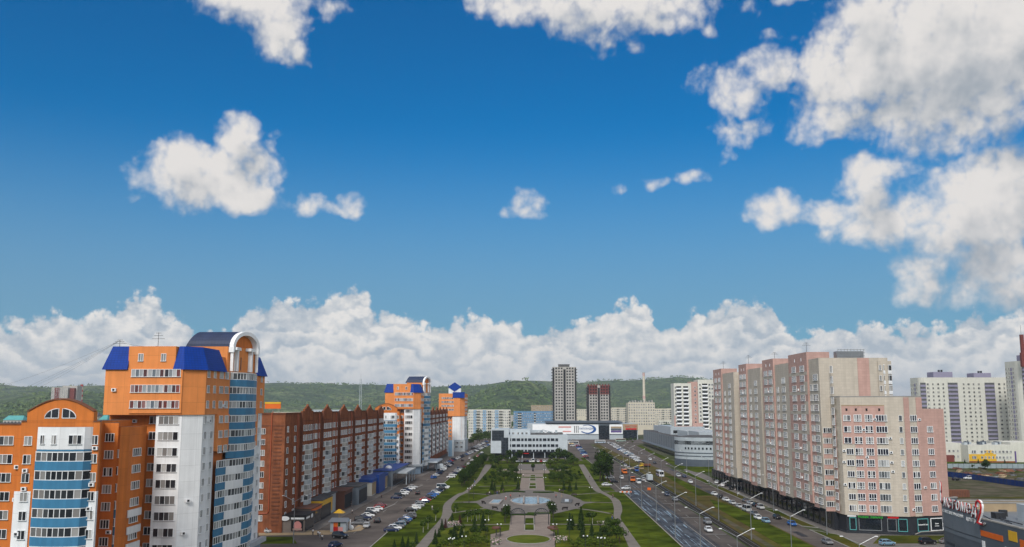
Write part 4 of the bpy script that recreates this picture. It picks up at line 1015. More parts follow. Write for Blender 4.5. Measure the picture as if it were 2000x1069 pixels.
ring = smooth(GP((905,981),(930,980),(940,976),(950,971.5),(962,967.5),(985,963.5),(1005,960.3),(1036,957.5),(1066,959),(1085,961.5),(1110,967),(1122,972),(1134,977),(1142,981),(1165,982.3),(1142,985),(1136,990),(1126,994.5),(1105,999.5),(1085,1004),(1060,1006.5),(1036,1007.5),(1010,1006.5),(990,1003),(965,998),(945,993.5),(936,988),(930,983.5),(905,983)), 2)
sheet('plaza', ring, .17, 'paving')
sheet('plaza', GP((1014,961),(1064.5,961),(1060.5,926),(1019.5,926)), .165, 'paving_pink')
sheet('plaza', GP((1000,925.5),(1076,925.5),(1071,919),(1006,919)), .18, 'paving_pink')
sheet('plaza', GP((1008,918.6),(1070,918.6),(1064,907),(1014,907)), .165, 'paving')
sheet('plaza', smooth(GP((960,921),(985,917),(1008,916.6)),3)+smooth(GP((1008,917.8),(985,918.4),(962,922.2)),3), .17, 'path_grey')
sheet('plaza', smooth(GP((1070,916.6),(1092,917),(1115,921)),3)+smooth(GP((1114,922.2),(1092,918.4),(1070,917.8)),3), .17, 'path_grey')
sheet('plaza', GP((998,1003),(1075,1003),(1074,1037),(1083,1041),(1085,1100),(958,1100),(958,1045),(977,1041),(994.5,1037)), .165, 'paving_pink')
for p in (((1024.5,1037.5),(1043.6,1037.5),(1043.2,1026),(1024.8,1026)), ((1024.9,1024.8),(1043.1,1024.8),(1042.7,1013.5),(1025.3,1013.5)), ((1033,955.5),(1047.2,955.5),(1047,950.6),(1033.6,950.6)), ((1034,949.4),(1047,949.4),(1046.6,945),(1034.4,945)),
          ((1034.7,940),(1046.6,940),(1046.3,937),(1035,937)), ((1035,936),(1046.2,936),(1046,933),(1035.3,933)), ((1035.5,932),(1046,932),(1045.5,929),(1036,929))):
    sheet('lawn', GP(*p), .24, 'lawn', .1, kerb=True)
oc, ow, oh = G(1032, 1055.5), 5.8, 8.2
sheet('lawn', arc_pts((oc[0], oc[1]+.5), ow, oh, 0, 2*pi, 40)[:-1], .26, 'lawn_light', .1, kerb=True)
for a in (((885,982),(936,981)), ((884,1003),(918,998),(947,994)), ((908,963.5),(935,965.5),(962,968)), ((868,1027.5),(998,1025)), ((935,951),(1016,949.5)), ((1190,962),(1150,965),(1112,968)), ((1198,983),(1150,981.5)), ((1192,1004),(1158,998),(1124,994)), ((1182,1026.5),(1072,1024.5)), ((1064,949.5),(1152,951)), ((1174,960),(1205,961)), ((1165,951.5),(1190,951.5))):
    strip('footpath', smooth(GP(*a), 3), 1.5, .15, 'path_grey')
sheet('lawn', GP((873,1034),(998,1029),(994,1036),(976,1040),(957,1044),(957,1098),(812,1098),(838,1069),(858,1043)), .13, 'lawn_yellow'); sheet('lawn', GP((1074.5,1029),(1184,1031),(1205,1027),(1208,1030),(1226,1069),(1236,1098),(1086,1098),(1085,1041),(1075,1036)), .13, 'lawn_yellow')
sheet('plaza', GP((868,1020),(893,1018),(893,1029),(872,1033)), .155, 'path_grey'); sheet('plaza', GP((1180,1018),(1199,1014),(1206,1026),(1185,1031)), .155, 'path_grey')
# lay-by beside the right walk
sheet('parking_bay', GP((1185,946),(1216,946),(1236,962),(1204,962)), .13, 'asphalt_road')

# right-hand roads, tram bed, verges
sheet('road', [(XP1,120),(54.2,120),(55.2,1000),(33,1000),(XP1-1,640)], 0, 'asphalt_road')
sheet('road', [(-72,880),(150,880),(150,1010),(-72,1010)], .01, 'asphalt')
sheet('road', [(27,640),(38,640),(42,890),(27,890)], .012, 'asphalt')
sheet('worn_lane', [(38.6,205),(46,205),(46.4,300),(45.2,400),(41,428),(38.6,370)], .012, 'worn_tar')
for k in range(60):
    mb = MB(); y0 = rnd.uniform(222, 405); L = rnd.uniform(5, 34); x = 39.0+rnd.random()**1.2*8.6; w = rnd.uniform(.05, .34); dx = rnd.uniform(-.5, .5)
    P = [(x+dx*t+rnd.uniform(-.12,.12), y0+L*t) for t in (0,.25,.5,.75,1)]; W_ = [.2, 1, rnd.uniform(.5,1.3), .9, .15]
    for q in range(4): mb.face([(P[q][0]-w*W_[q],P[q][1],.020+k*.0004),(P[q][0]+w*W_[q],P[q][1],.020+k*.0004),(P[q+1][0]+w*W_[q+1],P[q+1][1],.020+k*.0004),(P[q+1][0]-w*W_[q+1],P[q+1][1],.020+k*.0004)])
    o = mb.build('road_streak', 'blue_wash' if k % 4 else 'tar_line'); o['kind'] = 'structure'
for x, d in ((46.9, .16), (47.6, .10), (44.9, .12)): strip('road_streak', [(x,210),(x+.3,300),(x+.1,440)], d*2, .055, 'tar_line')
sheet('lane_marking', [(46.3,200),(46.5,200),(46.8,430),(46.6,430)], .04, 'paint')
for k in range(30): sheet('lane_marking', [(50.3,190+k*16),(50.48,190+k*16),(50.48,196+k*16),(50.3,196+k*16)], .04, 'paint')
for y in (262, 300, 342, 392): sheet('lane_marking', [(47.5,y),(54,y),(54,y+.7),(47.5,y+.7)], .04, 'paint')
sheet('tram_bed', [(54.6,120),(57.6,120),(59.4,700),(56.4,700)], .06, 'track_bed', .06)
for x in (55.3, 56.9): strip('tram_rail', [(x,120),(x+1.7,700)], .14, .14, 'rail')
sheet('verge', [(57.6,120),(71.3,120),(72.5,560),(62,700),(59.4,700)], .08, 'verge', .08)
sheet('lawn', [(63.2,232),(70.9,240),(71.4,330),(68,360),(64.5,330)], .12, 'lawn', .04); sheet('lawn', [(66,372),(71.6,372),(72,470),(68,480)], .12, 'lawn', .04); sheet('lawn', [(63,130),(70.8,130),(71,222),(64,214)], .12, 'lawn', .04)
strip('footpath', smooth([(59.6,120),(60.2,230),(60.6,330),(61.4,430),(62.5,520)], 5), 1.9, .12, 'dirt')
sheet('road', [(71.3,120),(79.6,120),(79.6,520),(84,800),(66,800),(72.5,560)], .02, 'asphalt')
sheet('verge', [(79.6,150),(84.2,150),(84.2,262),(79.6,272)], .10, 'lawn_dry', .1, kerb=True)
sheet('verge', [(79.8,280),(83.4,276),(83.4,322),(79.8,326)], .10, 'lawn_dry', .1, kerb=True); sheet('verge', [(79.8,334),(83.2,330),(83.2,410),(79.8,420)], .10, 'lawn_dry', .1, kerb=True); sheet('verge', [(79.9,430),(83.4,424),(84,500),(80.2,520)], .10, 'lawn', .1, kerb=True)
sheet('pavement', [(83.4,150),(88.6,264),(88.6,452),(92,540),(84.4,520),(83.2,400)], .09, 'paving', .09)
sheet('pavement', [(84.2,222),(125,222),(125,262),(106,262),(89,268),(84.2,262)], .085, 'paving', .085)
sheet('grass', GP((1720,1047),(1845,1047),(1850,1062),(1705,1063)), .13, 'lawn_dry', .05); sheet('grass', GP((1655,1031),(1712,1042),(1680,1040)), .13, 'lawn_dry', .05)
sheet('car_park', [(86,205),(126,205),(126,224),(86,224)], .10, 'asphalt', .02)
sheet('lawn', [(88,500),(110,500),(112,546),(86,546)], .12, 'lawn', .1)
# waste ground and tracks beyond the right blocks
sheet('yard', [(119,262),(330,262),(330,600),(150,600),(119,400)], .03, 'dirt')
sheet('grass', [(150,300),(330,330),(330,345),(150,322)], .06, 'lawn_dry'); sheet('grass', [(150,365),(205,372),(215,385),(330,392),(330,380),(215,365)], .06, 'lawn_dry'); sheet('grass', [(220,540),(340,540),(340,600),(220,600)], .06, 'lawn')
sheet('track', [(150,345),(330,352),(330,362),(150,358)], .05, 'path_grey')
# car parks by the office and the malls
sheet('car_park', [(60,600),(84,560),(96,700),(100,870),(60,870)], .03, 'asphalt'); sheet('verge', [(58,610),(63,560),(66,600),(63,860),(58,860)], .09, 'verge', .08); sheet('verge', [(84,520),(90,540),(99,840),(95,840)], .10, 'lawn', .1)
sheet('forecourt', [(-36,604),(34,604),(34,640),(-36,640)], .125, 'asphalt')
# ------------------------------------------------------------------ buildings in the middle and far distance
def block(name, label, x0, x1, y, depth, z1, rows, cols, wall, group=None, w=1.5, h=1.5, z0=0.0, zt=None, n=2, glass='glass', dz=2.97, roof='roof_felt', side=False, cat='apartment block', stripes=(), balc=()):
    b = Bld(name, label, cat, ((x0+x1)/2, y+depth/2, z0), group, False)
    m = MB(); m.prism([(x0,y),(x1,y),(x1,y+depth),(x0,y+depth)], z0, z1, 0, 1); f = Fa((x0,y),(x1,y))
    f.slab(m, 0, x1-x0, z1, z1+.5, .1, 0); b.part(m, 'wall', [wall, roof])
    W = x1-x0; zt = zt or z1-2.2
    for a, c, mt in stripes:
        m = MB(); f.slab(m, W*a, W*c, z0+.5, z1-.3, .12, 0); b.part(m, 'coloured_bay', [mt])
    for i in range(cols):
        t = W*(i+.5)/cols; o = .12 if any(a <= (i+.5)/cols <= c for a, c, _ in stripes) else 0
        for k in range(rows):
            z = zt-dz*k
            if z < z0+1: continue
            if i in balc:
                m = MB(); f.slab(m, t-W/cols*.42, t+W/cols*.42, z-1.5, z-.5, 1.0, 0); f.slab(m, t-W/cols*.42, t+W/cols*.42, z-.5, z+.9, .10, 1); b.part(m, 'balcony', ['cream', 'void'])
            else: b.win(f, t, z, w, h, n, glass, out=o)
    if side:
        fs = Fa((x0,y+depth),(x0,y)) if x0 > 0 else Fa((x1,y),(x1,y+depth))
        for i in range(max(2, int(depth/4))):
            for k in range(rows): b.win(fs, depth*(i+.5)/max(2, int(depth/4)), zt-dz*k, w, h, n, glass)
    return b
b = block('apartment_block', 'long white and pale blue panel block left of the office building', AX(915,1000), AX(997,1000), 1000, 14, AZ(801,1000), 9, 22, 'cream', 'panel blocks at the far end', 1.3, 1.4, balc=(4,5,10,11,16,17,21), stripes=((.12,.19,'pale_blue'),(.34,.42,'pale_blue'),(.63,.72,'pale_blue'))); b.finish()
b = block('apartment_block', 'long mid-blue panel block behind the office building', AX(1003,1060), AX(1082,1060), 1060, 14, AZ(804,1060), 9, 20, 'mid_blue', 'panel blocks at the far end', 1.3, 1.4, balc=(2,3,10)); b.finish()
# unfinished concrete towers
def shell_tower(label, x0, x1, y, z1, brick_from):
    b = Bld('unfinished_tower', label, 'unfinished tower', ((x0+x1)/2, y+10, 0), 'unfinished concrete towers', False); W = x1-x0
    m = MB(); m.box(x0,x1,y,y+20,0,z1,0); b.part(m, 'wall', ['concrete'])
    m = MB(); nf = int(z1/3.3)
    for k in range(1, nf+1): z = z1-3.3*k+.2; m.box(x0-1.5,x0+2.2,y-1.1,y+21,z,z+.4,0,True); m.box(x1-2.2,x1+1.5,y-1.1,y+21,z,z+.4,0,True); m.box(x0+W*.44,x1-W*.44,y-1.1,y,z,z+.4,0,True)
    b.part(m, 'floor_slab', ['concrete_dark'])
    f = Fa((x0,y),(x1,y)); m = MB(); f.slab(m, W*.455, W*.545, 2, z1-3, .06, 0); b.part(m, 'open_bay', ['void']); m = MB(); f.slab(m, 0, 1.7, 2, z1-1, .05, 0); b.part(m, 'open_bay', ['void']); m = MB(); f.slab(m, W-1.7, W, 2, z1-1, .05, 0); b.part(m, 'open_bay', ['void'])
    for k in range(nf):
        for t in (.15,.27,.38,.62,.73,.85):
            g = MB(); z = z1-1.75-3.3*k; f.slab(g, W*t-.95, W*t+.95, z-.95, z+.95, .03, 0); 
            if z > 20: b.part(g, 'window_opening', ['void'])
    if brick_from:
        m = MB(); f.slab(m, 0, W*.44, z1-brick_from, z1, .02, 0); b.part(m, 'brick_storey', ['brick_red']); m = MB(); f.slab(m, W*.56, W, z1-brick_from, z1, .02, 0); b.part(m, 'brick_storey', ['brick_red'])
        m = MB()
        for k in range(8): m.box(x0+W*(k+.2)/8, x0+W*(k+.6)/8, y, y+1, z1, z1+1.6, 0)
        b.part(m, 'parapet', ['brick_red'])
    else:
        m = MB(); m.box(x0+W*.25,x1-W*.28,y+2,y+12,z1,z1+2.6,0); m.box(x0+W*.24,x1-W*.27,y+1.5,y+12.5,z1+2.6,z1+3.1,0,True); b.part(m, 'roof_hut', ['concrete_dark'])
    return b
shell_tower('tall unfinished grey concrete tower, highest on the skyline behind the mall', AX(1080,1060), AX(1126,1060), 1060, AZ(717,1060), 0)
shell_tower('shorter unfinished concrete tower with dark red brick top storeys', AX(1147.5,1080), AX(1192.5,1080), 1080, AZ(753,1080), 10.5)
# pale blocks right of the towers
b = block('apartment_block', 'pale cream block with balconies between the brick-topped tower and grey block', AX(1194,1300), AX(1227,1300), 1300, 14, AZ(797,1300), 9, 9, 'ivory', 'pale blocks at the far end', balc=(3,7)); b.finish()
b = block('industrial_block', 'plain beige concrete block in front of the tall striped chimney', AX(1227,1150), AX(1279,1150), 1150, 24, AZ(787,1150), 8, 11, 'ivory', None, 1.6, 1.8, dz=3.4, cat='industrial block')
m = MB()
for k in range(9): m.box(AX(1227,1150)+2+k*3.4, AX(1227,1150)+3.4+k*3.4, 1152, 1160, AZ(787,1150), AZ(787,1150)+2.2+(k % 3)*.6, 0)
b.part(m, 'roof_vent', ['concrete']); b.finish()
b = block('apartment_block', 'pale cream block right of the beige industrial block', AX(1279,1330), AX(1318,1330), 1330, 14, AZ(799,1330), 8, 11, 'ivory', 'pale blocks at the far end', balc=(4,8)); b.finish()
b = block('apartment_block', 'low cream block with balconies among the trees before the pink towers', AX(1286,1120), AX(1320,1120), 1120, 12, AZ(822,1120), 5, 8, 'cream', 'pale blocks at the far end', balc=(2,3,6)); b.finish()
def chimney(x, y, z1, r, label, bands=0):
    t = thing('chimney', label, 'chimney', (x, y, terrain(x, y))); m = MB(); m.tube((x,y,terrain(x,y)), (x,y,z1), r*1.5, r, 16); m.build('stack', 'ivory', t)
    for k in range(bands):
        m = MB(); z = z1-1-(z1*.8)*k/bands; q = z/z1; rr = r*(1.5-.5*q)+.05; m.tube((x,y,z-z1*.05), (x,y,z), rr+.05, rr, 16); m.build('red_band', 'sign_red' if bands > 4 else 'pale_red', t)
    m = MB(); m.tube((x,y,z1-.8),(x,y,z1),r+.35,r+.35,16); m.build('rim', 'concrete', t)
chimney(AX(1258.5,1400), 1400, AZ(728,1400), 1.7, 'tall pale chimney behind the beige industrial block', 2)
chimney(AX(157,1500), 1500, AZ(750,1500), 1.9, 'red and white banded chimney behind the round-gabled orange block', 7)
# grey and red tower far left
b = block('apartment_tower', 'far grey and brick-red apartment tower beside the banded chimney', AX(100,1400,770), AX(132,1400,770), 1400, 20, AZ(757,1400), 14, 8, 'concrete', None, 1.6, 1.5, zt=AZ(760,1400), cat='apartment tower', stripes=((.2,.5,'brick_red'),))
m = MB(); m.box(AX(116,1400,770), AX(145,1400,770), 1408, 1424, 0, AZ(753,1400), 0); b.part(m, 'rear_wall', ['concrete']); m = MB(); m.box(AX(134,1400,770), AX(143,1400,770), 1403, 1408, 0, AZ(758,1400), 0); b.part(m, 'red_bay', ['brick_red']); b.finish()
# lattice mast behind the brick block
t = thing('lattice_mast', 'tall pale lattice mast rising behind the brick block', 'mast', (AX(703,900), 900, 0)); m = MB(); X0 = AX(703.5,900); ZT = AZ(740,900)
for sx, sy in ((-1,-1),(1,-1),(1,1),(-1,1)): m.tube((X0+sx*1.3, 900+sy*1.3, 0), (X0+sx*.7, 900+sy*.7, ZT), .14, n=5)
for k in range(24):
    z0, z1 = ZT*k/24, ZT*(k+1)/24; r0, r1 = 1.3-.6*k/24, 1.3-.6*(k+1)/24; s = 1 if k % 2 else -1
    m.tube((X0-s*r0, 900-r0, z0), (X0+s*r1, 900-r1, z1), .09, n=4); m.tube((X0+r0, 900-s*r0, z0), (X0+r1, 900+s*r1, z1), .09, n=4)
m.build('lattice', 'silver_panel', t); m = MB(); m.tube((X0,900,ZT),(X0,900,ZT+6),.12,.05,6); m.build('aerial', 'metal', t)
# orange billboard on the far roof
b = thing('billboard', 'orange roof billboard between the near tower and the brick block roof', 'billboard', (AX(532,330), 330, 30)); m = MB(); m.box(AX(517,330), AX(548,330), 330, 330.4, AZ(798.5,330), AZ(785.5,330), 0); m.build('panel', 'signal_orange', b)
m = MB(); m.box(AX(517,330), AX(548,330), 329.9, 330, AZ(789,330), AZ(785.5,330), 0); m.build('yellow_band', 'yellow', b)
m = MB()
for px in (521, 532, 544): m.tube((AX(px,330), 330.6, 0), (AX(px,330), 330.6, AZ(790,330)), .15, n=6)
m.build('post', 'metal', b)

# white office building closing the park
b = Bld('office_building', 'white modern office building with dark stepped glazing at the end of the park', 'office building', (0, 645, 0), None, False)
Y = 632; A = lambda px: AX(px, Y, 860); Z = lambda py: AZ(py, Y)
m = MB(); m.box(A(994),A(1108),Y,Y+24,4.6,Z(850),0); m.box(A(959),A(994),Y+.6,Y+24,4.6,Z(838),0); m.box(A(988),A(1036),Y+4,Y+22,Z(850),Z(839),0)
b.part(m, 'wall', ['office_white'])
m = MB(); m.box(A(1090),A(1108.5),Y-.5,Y+10,3.2,Z(849.5),0); b.part(m, 'white_panel', ['office_white']); m = MB(); m.box(A(958.5),A(979),Y-.4,Y+.6,3.4,Z(861.5),0); b.part(m, 'white_panel', ['office_white']); m = MB(); m.box(A(993),A(996),Y-1.2,Y,0,Z(850),0); b.part(m, 'white_pier', ['office_white'])
m = MB(); m.box(A(961),A(984),Y+.2,Y+.6,Z(861),Z(841),0); m.box(A(979),A(993.5),Y+.1,Y+.6,Z(888),Z(855),0); b.part(m, 'stepped_glazing', ['dark_glass'])
m = MB()
for k in range(9): m.box(A(961+k*2.6)-.06,A(961+k*2.6)+.06,Y+.05,Y+.2,Z(861),Z(841),0)
for k in range(6): m.box(A(979+k*2.8)-.06,A(979+k*2.8)+.06,Y,Y+.1,Z(888),Z(855),0)
for k in range(7): m.box(A(961),A(984),Y+.05,Y+.2,Z(843+k*3),Z(843+k*3)+.12,0)
for k in range(10): m.box(A(979),A(993.5),Y-.02,Y+.08,Z(857+k*3.1),Z(857+k*3.1)+.12,0)
b.part(m, 'glazing_bar', ['slate'])
m = MB(); m.box(A(960),A(1106),Y+3,Y+22,0,4.6,0); b.part(m, 'ground_floor', ['dark_glass'])
m = MB()
for px in (1000,1020,1042,1064,1086,1104): m.tube((A(px),Y+.8,0),(A(px),Y+.8,4.6),.3,n=10)
b.part(m, 'column', ['office_white'])
f = Fa((A(994),Y),(A(1090),Y)); L = f.L
for k, py in enumerate((859, 870.5, 881)):
    t = .6
    for g in (1,3,3,2,2,3,2,2,2,3,2,3,3,1):
        w = g*.82; b.win(f, t+w/2, Z(py), w, 1.75, g, 'dark_glass', 'slate'); t += w+.65
        if t > L-1.5: break
f2 = Fa((A(988),Y+4),(A(1036),Y+4))
for k in range(5): b.win(f2, 2+k*3.0, Z(847), 1.6, 1.5, 2)
m = MB(); m.box(A(1034),A(1100),Y+5,Y+20,Z(850),Z(846),0); m.box(A(1036),A(1060),Y+6,Y+12,Z(846),Z(841),1)
for k in range(6): m.box(A(1050+k*7),A(1054+k*7),Y+5,Y+9,Z(846),Z(843)+.4*(k % 3),1 if k % 2 else 2)
m.path([(A(1046),Y+4,Z(845)),(A(1060),Y+4,Z(840)),(A(1080),Y+4,Z(845))], .25, 6, 1); b.part(m, 'roof_plant', ['concrete_dark','silver_panel','frame_white'])
for px in (968,): 
    m = MB(); m.tube((A(px),Y+2,Z(838)),(A(px),Y+2,Z(838)+3),.06,n=5); b.part(m, 'aerial', ['dark_metal'])
m = MB(); m.box(A(1018),A(1033),Y-.12,Y,Z(886.6),Z(885.2),0); b.part(m, 'sign', ['sign_red'])
b.finish()

# shopping mall across the far crossroads
b = Bld('shopping_mall', 'wide white shopping mall with blue ring logo across the far junction', 'shopping mall', (70, 1000, 0), None, False)
Y = 985; A = lambda px: AX(px, Y, 840); Z = lambda py: AZ(py, Y)
m = MB(); m.box(A(1030),A(1246),Y+1,Y+60,0,Z(828),0); b.part(m, 'wall', ['silver_panel'])
m = MB(); m.box(A(1066),A(1216),Y-2,Y+60,Z(826.5),Z(823.5),0,True); b.part(m, 'roof_slab', ['slate'])
m = MB(); m.box(A(1040),A(1169),Y,Y+1,Z(848),Z(829),0); b.part(m, 'sign_wall', ['white_paint'])
m = MB(); m.box(A(1169.5),A(1190),Y+.4,Y+1,0,Z(831),0); b.part(m, 'glazed_entrance', ['dark_glass'])
m = MB(); m.box(A(1190.5),A(1216),Y-.2,Y+1,Z(847.5),Z(828.8),0); b.part(m, 'poster_frame', ['white_paint'])
for k, mt in enumerate(('tan','slate','purple')):
    m = MB(); m.box(A(1193),A(1214),Y-.4,Y-.2,Z(837+k*4.0-.2),Z(833.4+k*4.0-.2),0); b.part(m, 'poster', [mt])
m = MB(); m.box(A(1217),A(1246),Y-.3,Y+1,Z(840),Z(828),0); b.part(m, 'brown_fascia', ['tan']); m = MB(); m.box(A(1222),A(1243),Y-.6,Y-.3,Z(839.5),Z(836.5),0); b.part(m, 'red_sign', ['sign_red'])
text('МАСТЕР', 3.0, 'sign_red', b.root, (A(1232.5), Y-.45, Z(833.3)), 0, 0, .1)
m = MB(); m.box(A(1217),A(1244),Y-.1,Y+1,.5,Z(841),0); b.part(m, 'glazed_entrance', ['dark_glass'])
for x in (1121.5,1125,1128.5):
    m = MB(); m.box(A(x),A(x+1.2),Y-.25,Y,Z(845.5),Z(832),0); b.part(m, 'black_bar', ['black'])
for x0,x1,y0,y1 in ((1091,1115.5,833,835.6),(1099,1115.5,841.8,844)):
    m = MB(); m.box(A(x0),A(x1),Y-.2,Y,Z(y1),Z(y0),0); b.part(m, 'red_lettering', ['pink_sign'])
cx, cz = A(1148.5), Z(838.6); m = MB()
for k in range(34):
    a0, a1 = radians(-150+k*8.2), radians(-150+(k+1)*8.2); th = lambda a: 1.0+1.6*max(0, cos(a))+.9*max(0, -sin(a))
    ro = lambda a: (cx+8.6*cos(a), cz+4.7*sin(a)); ri = lambda a: (cx+(8.6-th(a))*cos(a), cz+(4.7-th(a)*.55)*sin(a))
    m.face([(ri(a0)[0],Y-.2,ri(a0)[1]),(ro(a0)[0],Y-.2,ro(a0)[1]),(ro(a1)[0],Y-.2,ro(a1)[1]),(ri(a1)[0],Y-.2,ri(a1)[1])])
b.part(m, 'ring_logo', ['sign_blue']); text('ЛАПЛАНДИЯ', 2.5, 'sign_blue', b.root, (cx-1.5, Y-.25, cz+.6), 0, 0, .1)
b.finish()

# long grey mall with a silver drum corner, right of the far road
b = Bld('shopping_mall', 'long low grey mall with silver drum corner beside the pink block', 'shopping mall', (110, 680, 0), None, False)
DR = 15; cxd, cyd = 108, 566
m = MB(); m.prism([(102.5,590),(170,575),(170,860),(104,860)], 0, 13.2, 0, 1)
b.part(m, 'wall', ['grey_panel','roof_felt'])
drum = arc_pts((cxd,cyd), 21, 20, pi, 1.75*pi, 22)
m = MB(); m.prism([(p[0],p[1]) for p in drum]+[(160,566),(160,600),(102,600)], 0, 16.6, 0, 1); b.part(m, 'drum', ['silver_panel','roof_felt'])
m = MB(); m.wall(drum, 12.4, 14.6, .3, 0); b.part(m, 'ribbon_window', ['dark_glass'])
m = MB()
m2 = [(p[0]-.12*0, p[1]) for p in drum]
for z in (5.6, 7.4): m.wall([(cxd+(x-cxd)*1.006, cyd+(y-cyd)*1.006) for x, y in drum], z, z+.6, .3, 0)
b.part(m, 'dark_band', ['slate'])  # two dark slate rings round the drum
m = MB(); m.wall([(cxd+(x-cxd)*1.008, cyd+(y-cyd)*1.008) for x, y in drum], 0, 4.0, .3, 0); b.part(m, 'dark_base', ['slate'])
for i in range(6, 20):
    a, c = drum[i], drum[i+1] if i+1 < len(drum) else drum[i]
    if i % 1 == 0 and a != c: b.win(Fa(a, c), .6, 10.4, 1.0, 1.1, 1, 'dark_glass', 'slate', out=.02)
f = Fa((104,860),(102.5,590)); L = f.L
m = MB(); f.slab(m, 0, L, 0, 3.6, .15, 0); b.part(m, 'shop_glazing', ['dark_glass'])
m = MB(); f.slab(m, 10, L-20, 3.6, 4.2, 3.0, 0); b.part(m, 'canopy', ['slate_light'])
m = MB(); f.slab(m, L-62, L-46, .1, 4.6, .5, 0); b.part(m, 'orange_portal', ['signal_orange'])
m = MB()
for k in range(20): f.slab(m, 6+k*13, 6.5+k*13, 4.2, 13, .12, 0)
b.part(m, 'pilaster', ['slate'])
for k,(y0,y1,x0,h) in enumerate(((600,640,108,5.2),(655,700,110,4.2),(720,790,108,6.0),(800,850,112,4.5))):
    m = MB(); m.box(x0,x0+26,y0,y1,13.2,13.2+h,0,True); m.box(x0+2,x0+8,y0-.2,y0,14.2,16.4,1); b.part(m, 'rooflight', ['silver_panel','void'])
m = MB(); m.ball((112,574,17.6),1.8,0,10,6,(.5,1,1)); m.ball((128,576,17.4),1.6,0,10,6,(1,.5,.7)); b.part(m, 'satellite_dish', ['frame_white'])
b.finish()

# white and pink twin towers behind it
b = Bld('apartment_tower', 'white apartment tower with rose lower storeys behind the silver drum', 'apartment tower', (127, 735, 0), None, False)
Y = 725; A = lambda px: AX(px, Y, 800); Z = lambda py: AZ(py, Y)
m = MB(); m.box(A(1317),A(1351),Y,Y+16,0,Z(749),0); m.box(A(1364),A(1397),Y-1,Y+16,0,Z(742),0); b.part(m, 'wall', ['cream'])
m = MB(); m.box(A(1351),A(1364),Y+1,Y+16,0,Z(746),0); m.box(A(1316.8),A(1351),Y-.2,Y,0,Z(832),0); m.box(A(1352),A(1372),Y-1.3,Y,0,Z(826),0); m.box(A(1316.6),A(1319.4),Y-.3,Y,0,Z(812),0); b.part(m, 'rose_wall', ['pink'])
f, g, h = Fa((A(1317),Y),(A(1351),Y)), Fa((A(1364),Y-1),(A(1397),Y-1)), Fa((A(1351),Y+1),(A(1364),Y+1))
for k in range(14):
    z = Z(757)-2.97*k
    for t in (.28,.68):
        m = MB(); f.slab(m, f.L*t-2, f.L*t+2, z-1.4, z-.4, 1.2, 0); f.slab(m, f.L*t-1.9, f.L*t+1.9, z-.4, z+.9, .08, 1); b.part(m, 'balcony', ['white_paint','void'])
    m = MB(); g.slab(m, g.L*.4-2.2, g.L*.4+2.2, z+.6, z+1.6, 1.2, 0); g.slab(m, g.L*.4-2, g.L*.4+2, z+1.6, z+2.9, .08, 1); b.part(m, 'balcony', ['white_paint','void'])
    for q in (.12,.68,.85): b.win(g, g.L*q, z+2, 1.5, 1.5, 2)
    b.win(f, f.L*.1, z, 1.4, 1.5, 2); b.win(h, h.L*.6, z, 1.3, 1.3, 1)
b.finish()

# lilac and cream slabs at far right
def lilac(label, x0, x1, y, z1, stripes, huts, rows):
    b = Bld('apartment_block', label, 'apartment block', ((x0+x1)/2, y+10, 0), 'cream and lilac high-rise blocks', False); W = x1-x0
    m = MB(); m.prism(arc_pts((x0+5,y+5),5,5,pi,1.5*pi,4)+[(x1,y),(x1,y+18),(x0,y+18)], 0, z1, 0, 1); b.part(m, 'wall', ['cream','roof_felt'])
    f = Fa((x0,y),(x1,y))
    for a, c in stripes:
        for k in range(rows):
            z = z1-5-2.97*k; m = MB(); f.slab(m, W*a, W*c, z-1.9, z-.45, .55, 0); f.slab(m, W*a, W*c, z-.45, z+1.1, .3, 1); b.part(m, 'balcony', ['lilac','concrete_dark'])
    n = int(W/3.7)
    for i in range(n):
        q = (i+.5)/n
        if any(a-.01 < q < c+.01 for a, c in stripes): continue
        for k in range(rows): b.win(f, W*q, z1-5-2.97*k, 1.7 if i % 2 else 1.3, 1.4, 2, 'glass', 'cream')
    fs = Fa((x0,y+18),(x0,y+5))
    for k in range(rows):
        for q in (1.6, 5.2, 11.0): b.win(fs, q, z1-5-2.97*k, 1.7, 1.4, 2, 'glass', 'cream')
        m = MB(); fs.slab(m, 7.0, 9.4, z1-6.6-2.97*k, z1-4.4-2.97*k, .12, 0); b.part(m, 'lilac_panel', ['lilac'])
    for a, c, h in huts:
        m = MB(); m.box(x0+W*a,x0+W*c,y+3,y+14,z1,z1+h,0); m.box(x0+W*(a+.3*(c-a)),x0+W*(a+.36*(c-a)),y+3.2,y+5,z1+h,z1+h+1.5,1); m.box(x0+W*(a+.44*(c-a)),x0+W*(a+.5*(c-a)),y+3.2,y+5,z1+h,z1+h+1.6,1); b.part(m, 'roof_hut', ['lilac','dark_metal'])
    b.finish()
lilac('long cream block with lilac balcony stripes and roof huts, right background', AX(1781,718), AX(1990,700), 700, AZ(738,700), ((.0,.055),(.285,.385),(.665,.765)), ((.16,.36,4.2),(.58,.76,3.4)), 16)
lilac('taller cream and lilac tower cut by the right edge of the picture', AX(1969,668), AX(2090,650), 650, AZ(706,650), ((.07,.14),(.5,.6)), ((.2,.6,4.5),), 20)
t = thing('mast', 'dark red lattice mast at the right edge above the cream tower', 'mast', (AX(1998,640), 640, 60)); m = MB(); X0 = AX(1998.5,640,690)
m.box(X0-1.2,X0+1.6,640,642.5,AZ(706,640)-4,AZ(690,640),0); m.box(X0-.7,X0+1.4,640.3,642,AZ(690,640),AZ(655,640),0); m.build('lattice', 'brick_red', t); m = MB(); m.tube((X0,641,AZ(655,640)),(X0,641,AZ(637,640)),.12,n=5); m.build('aerial', 'metal', t)

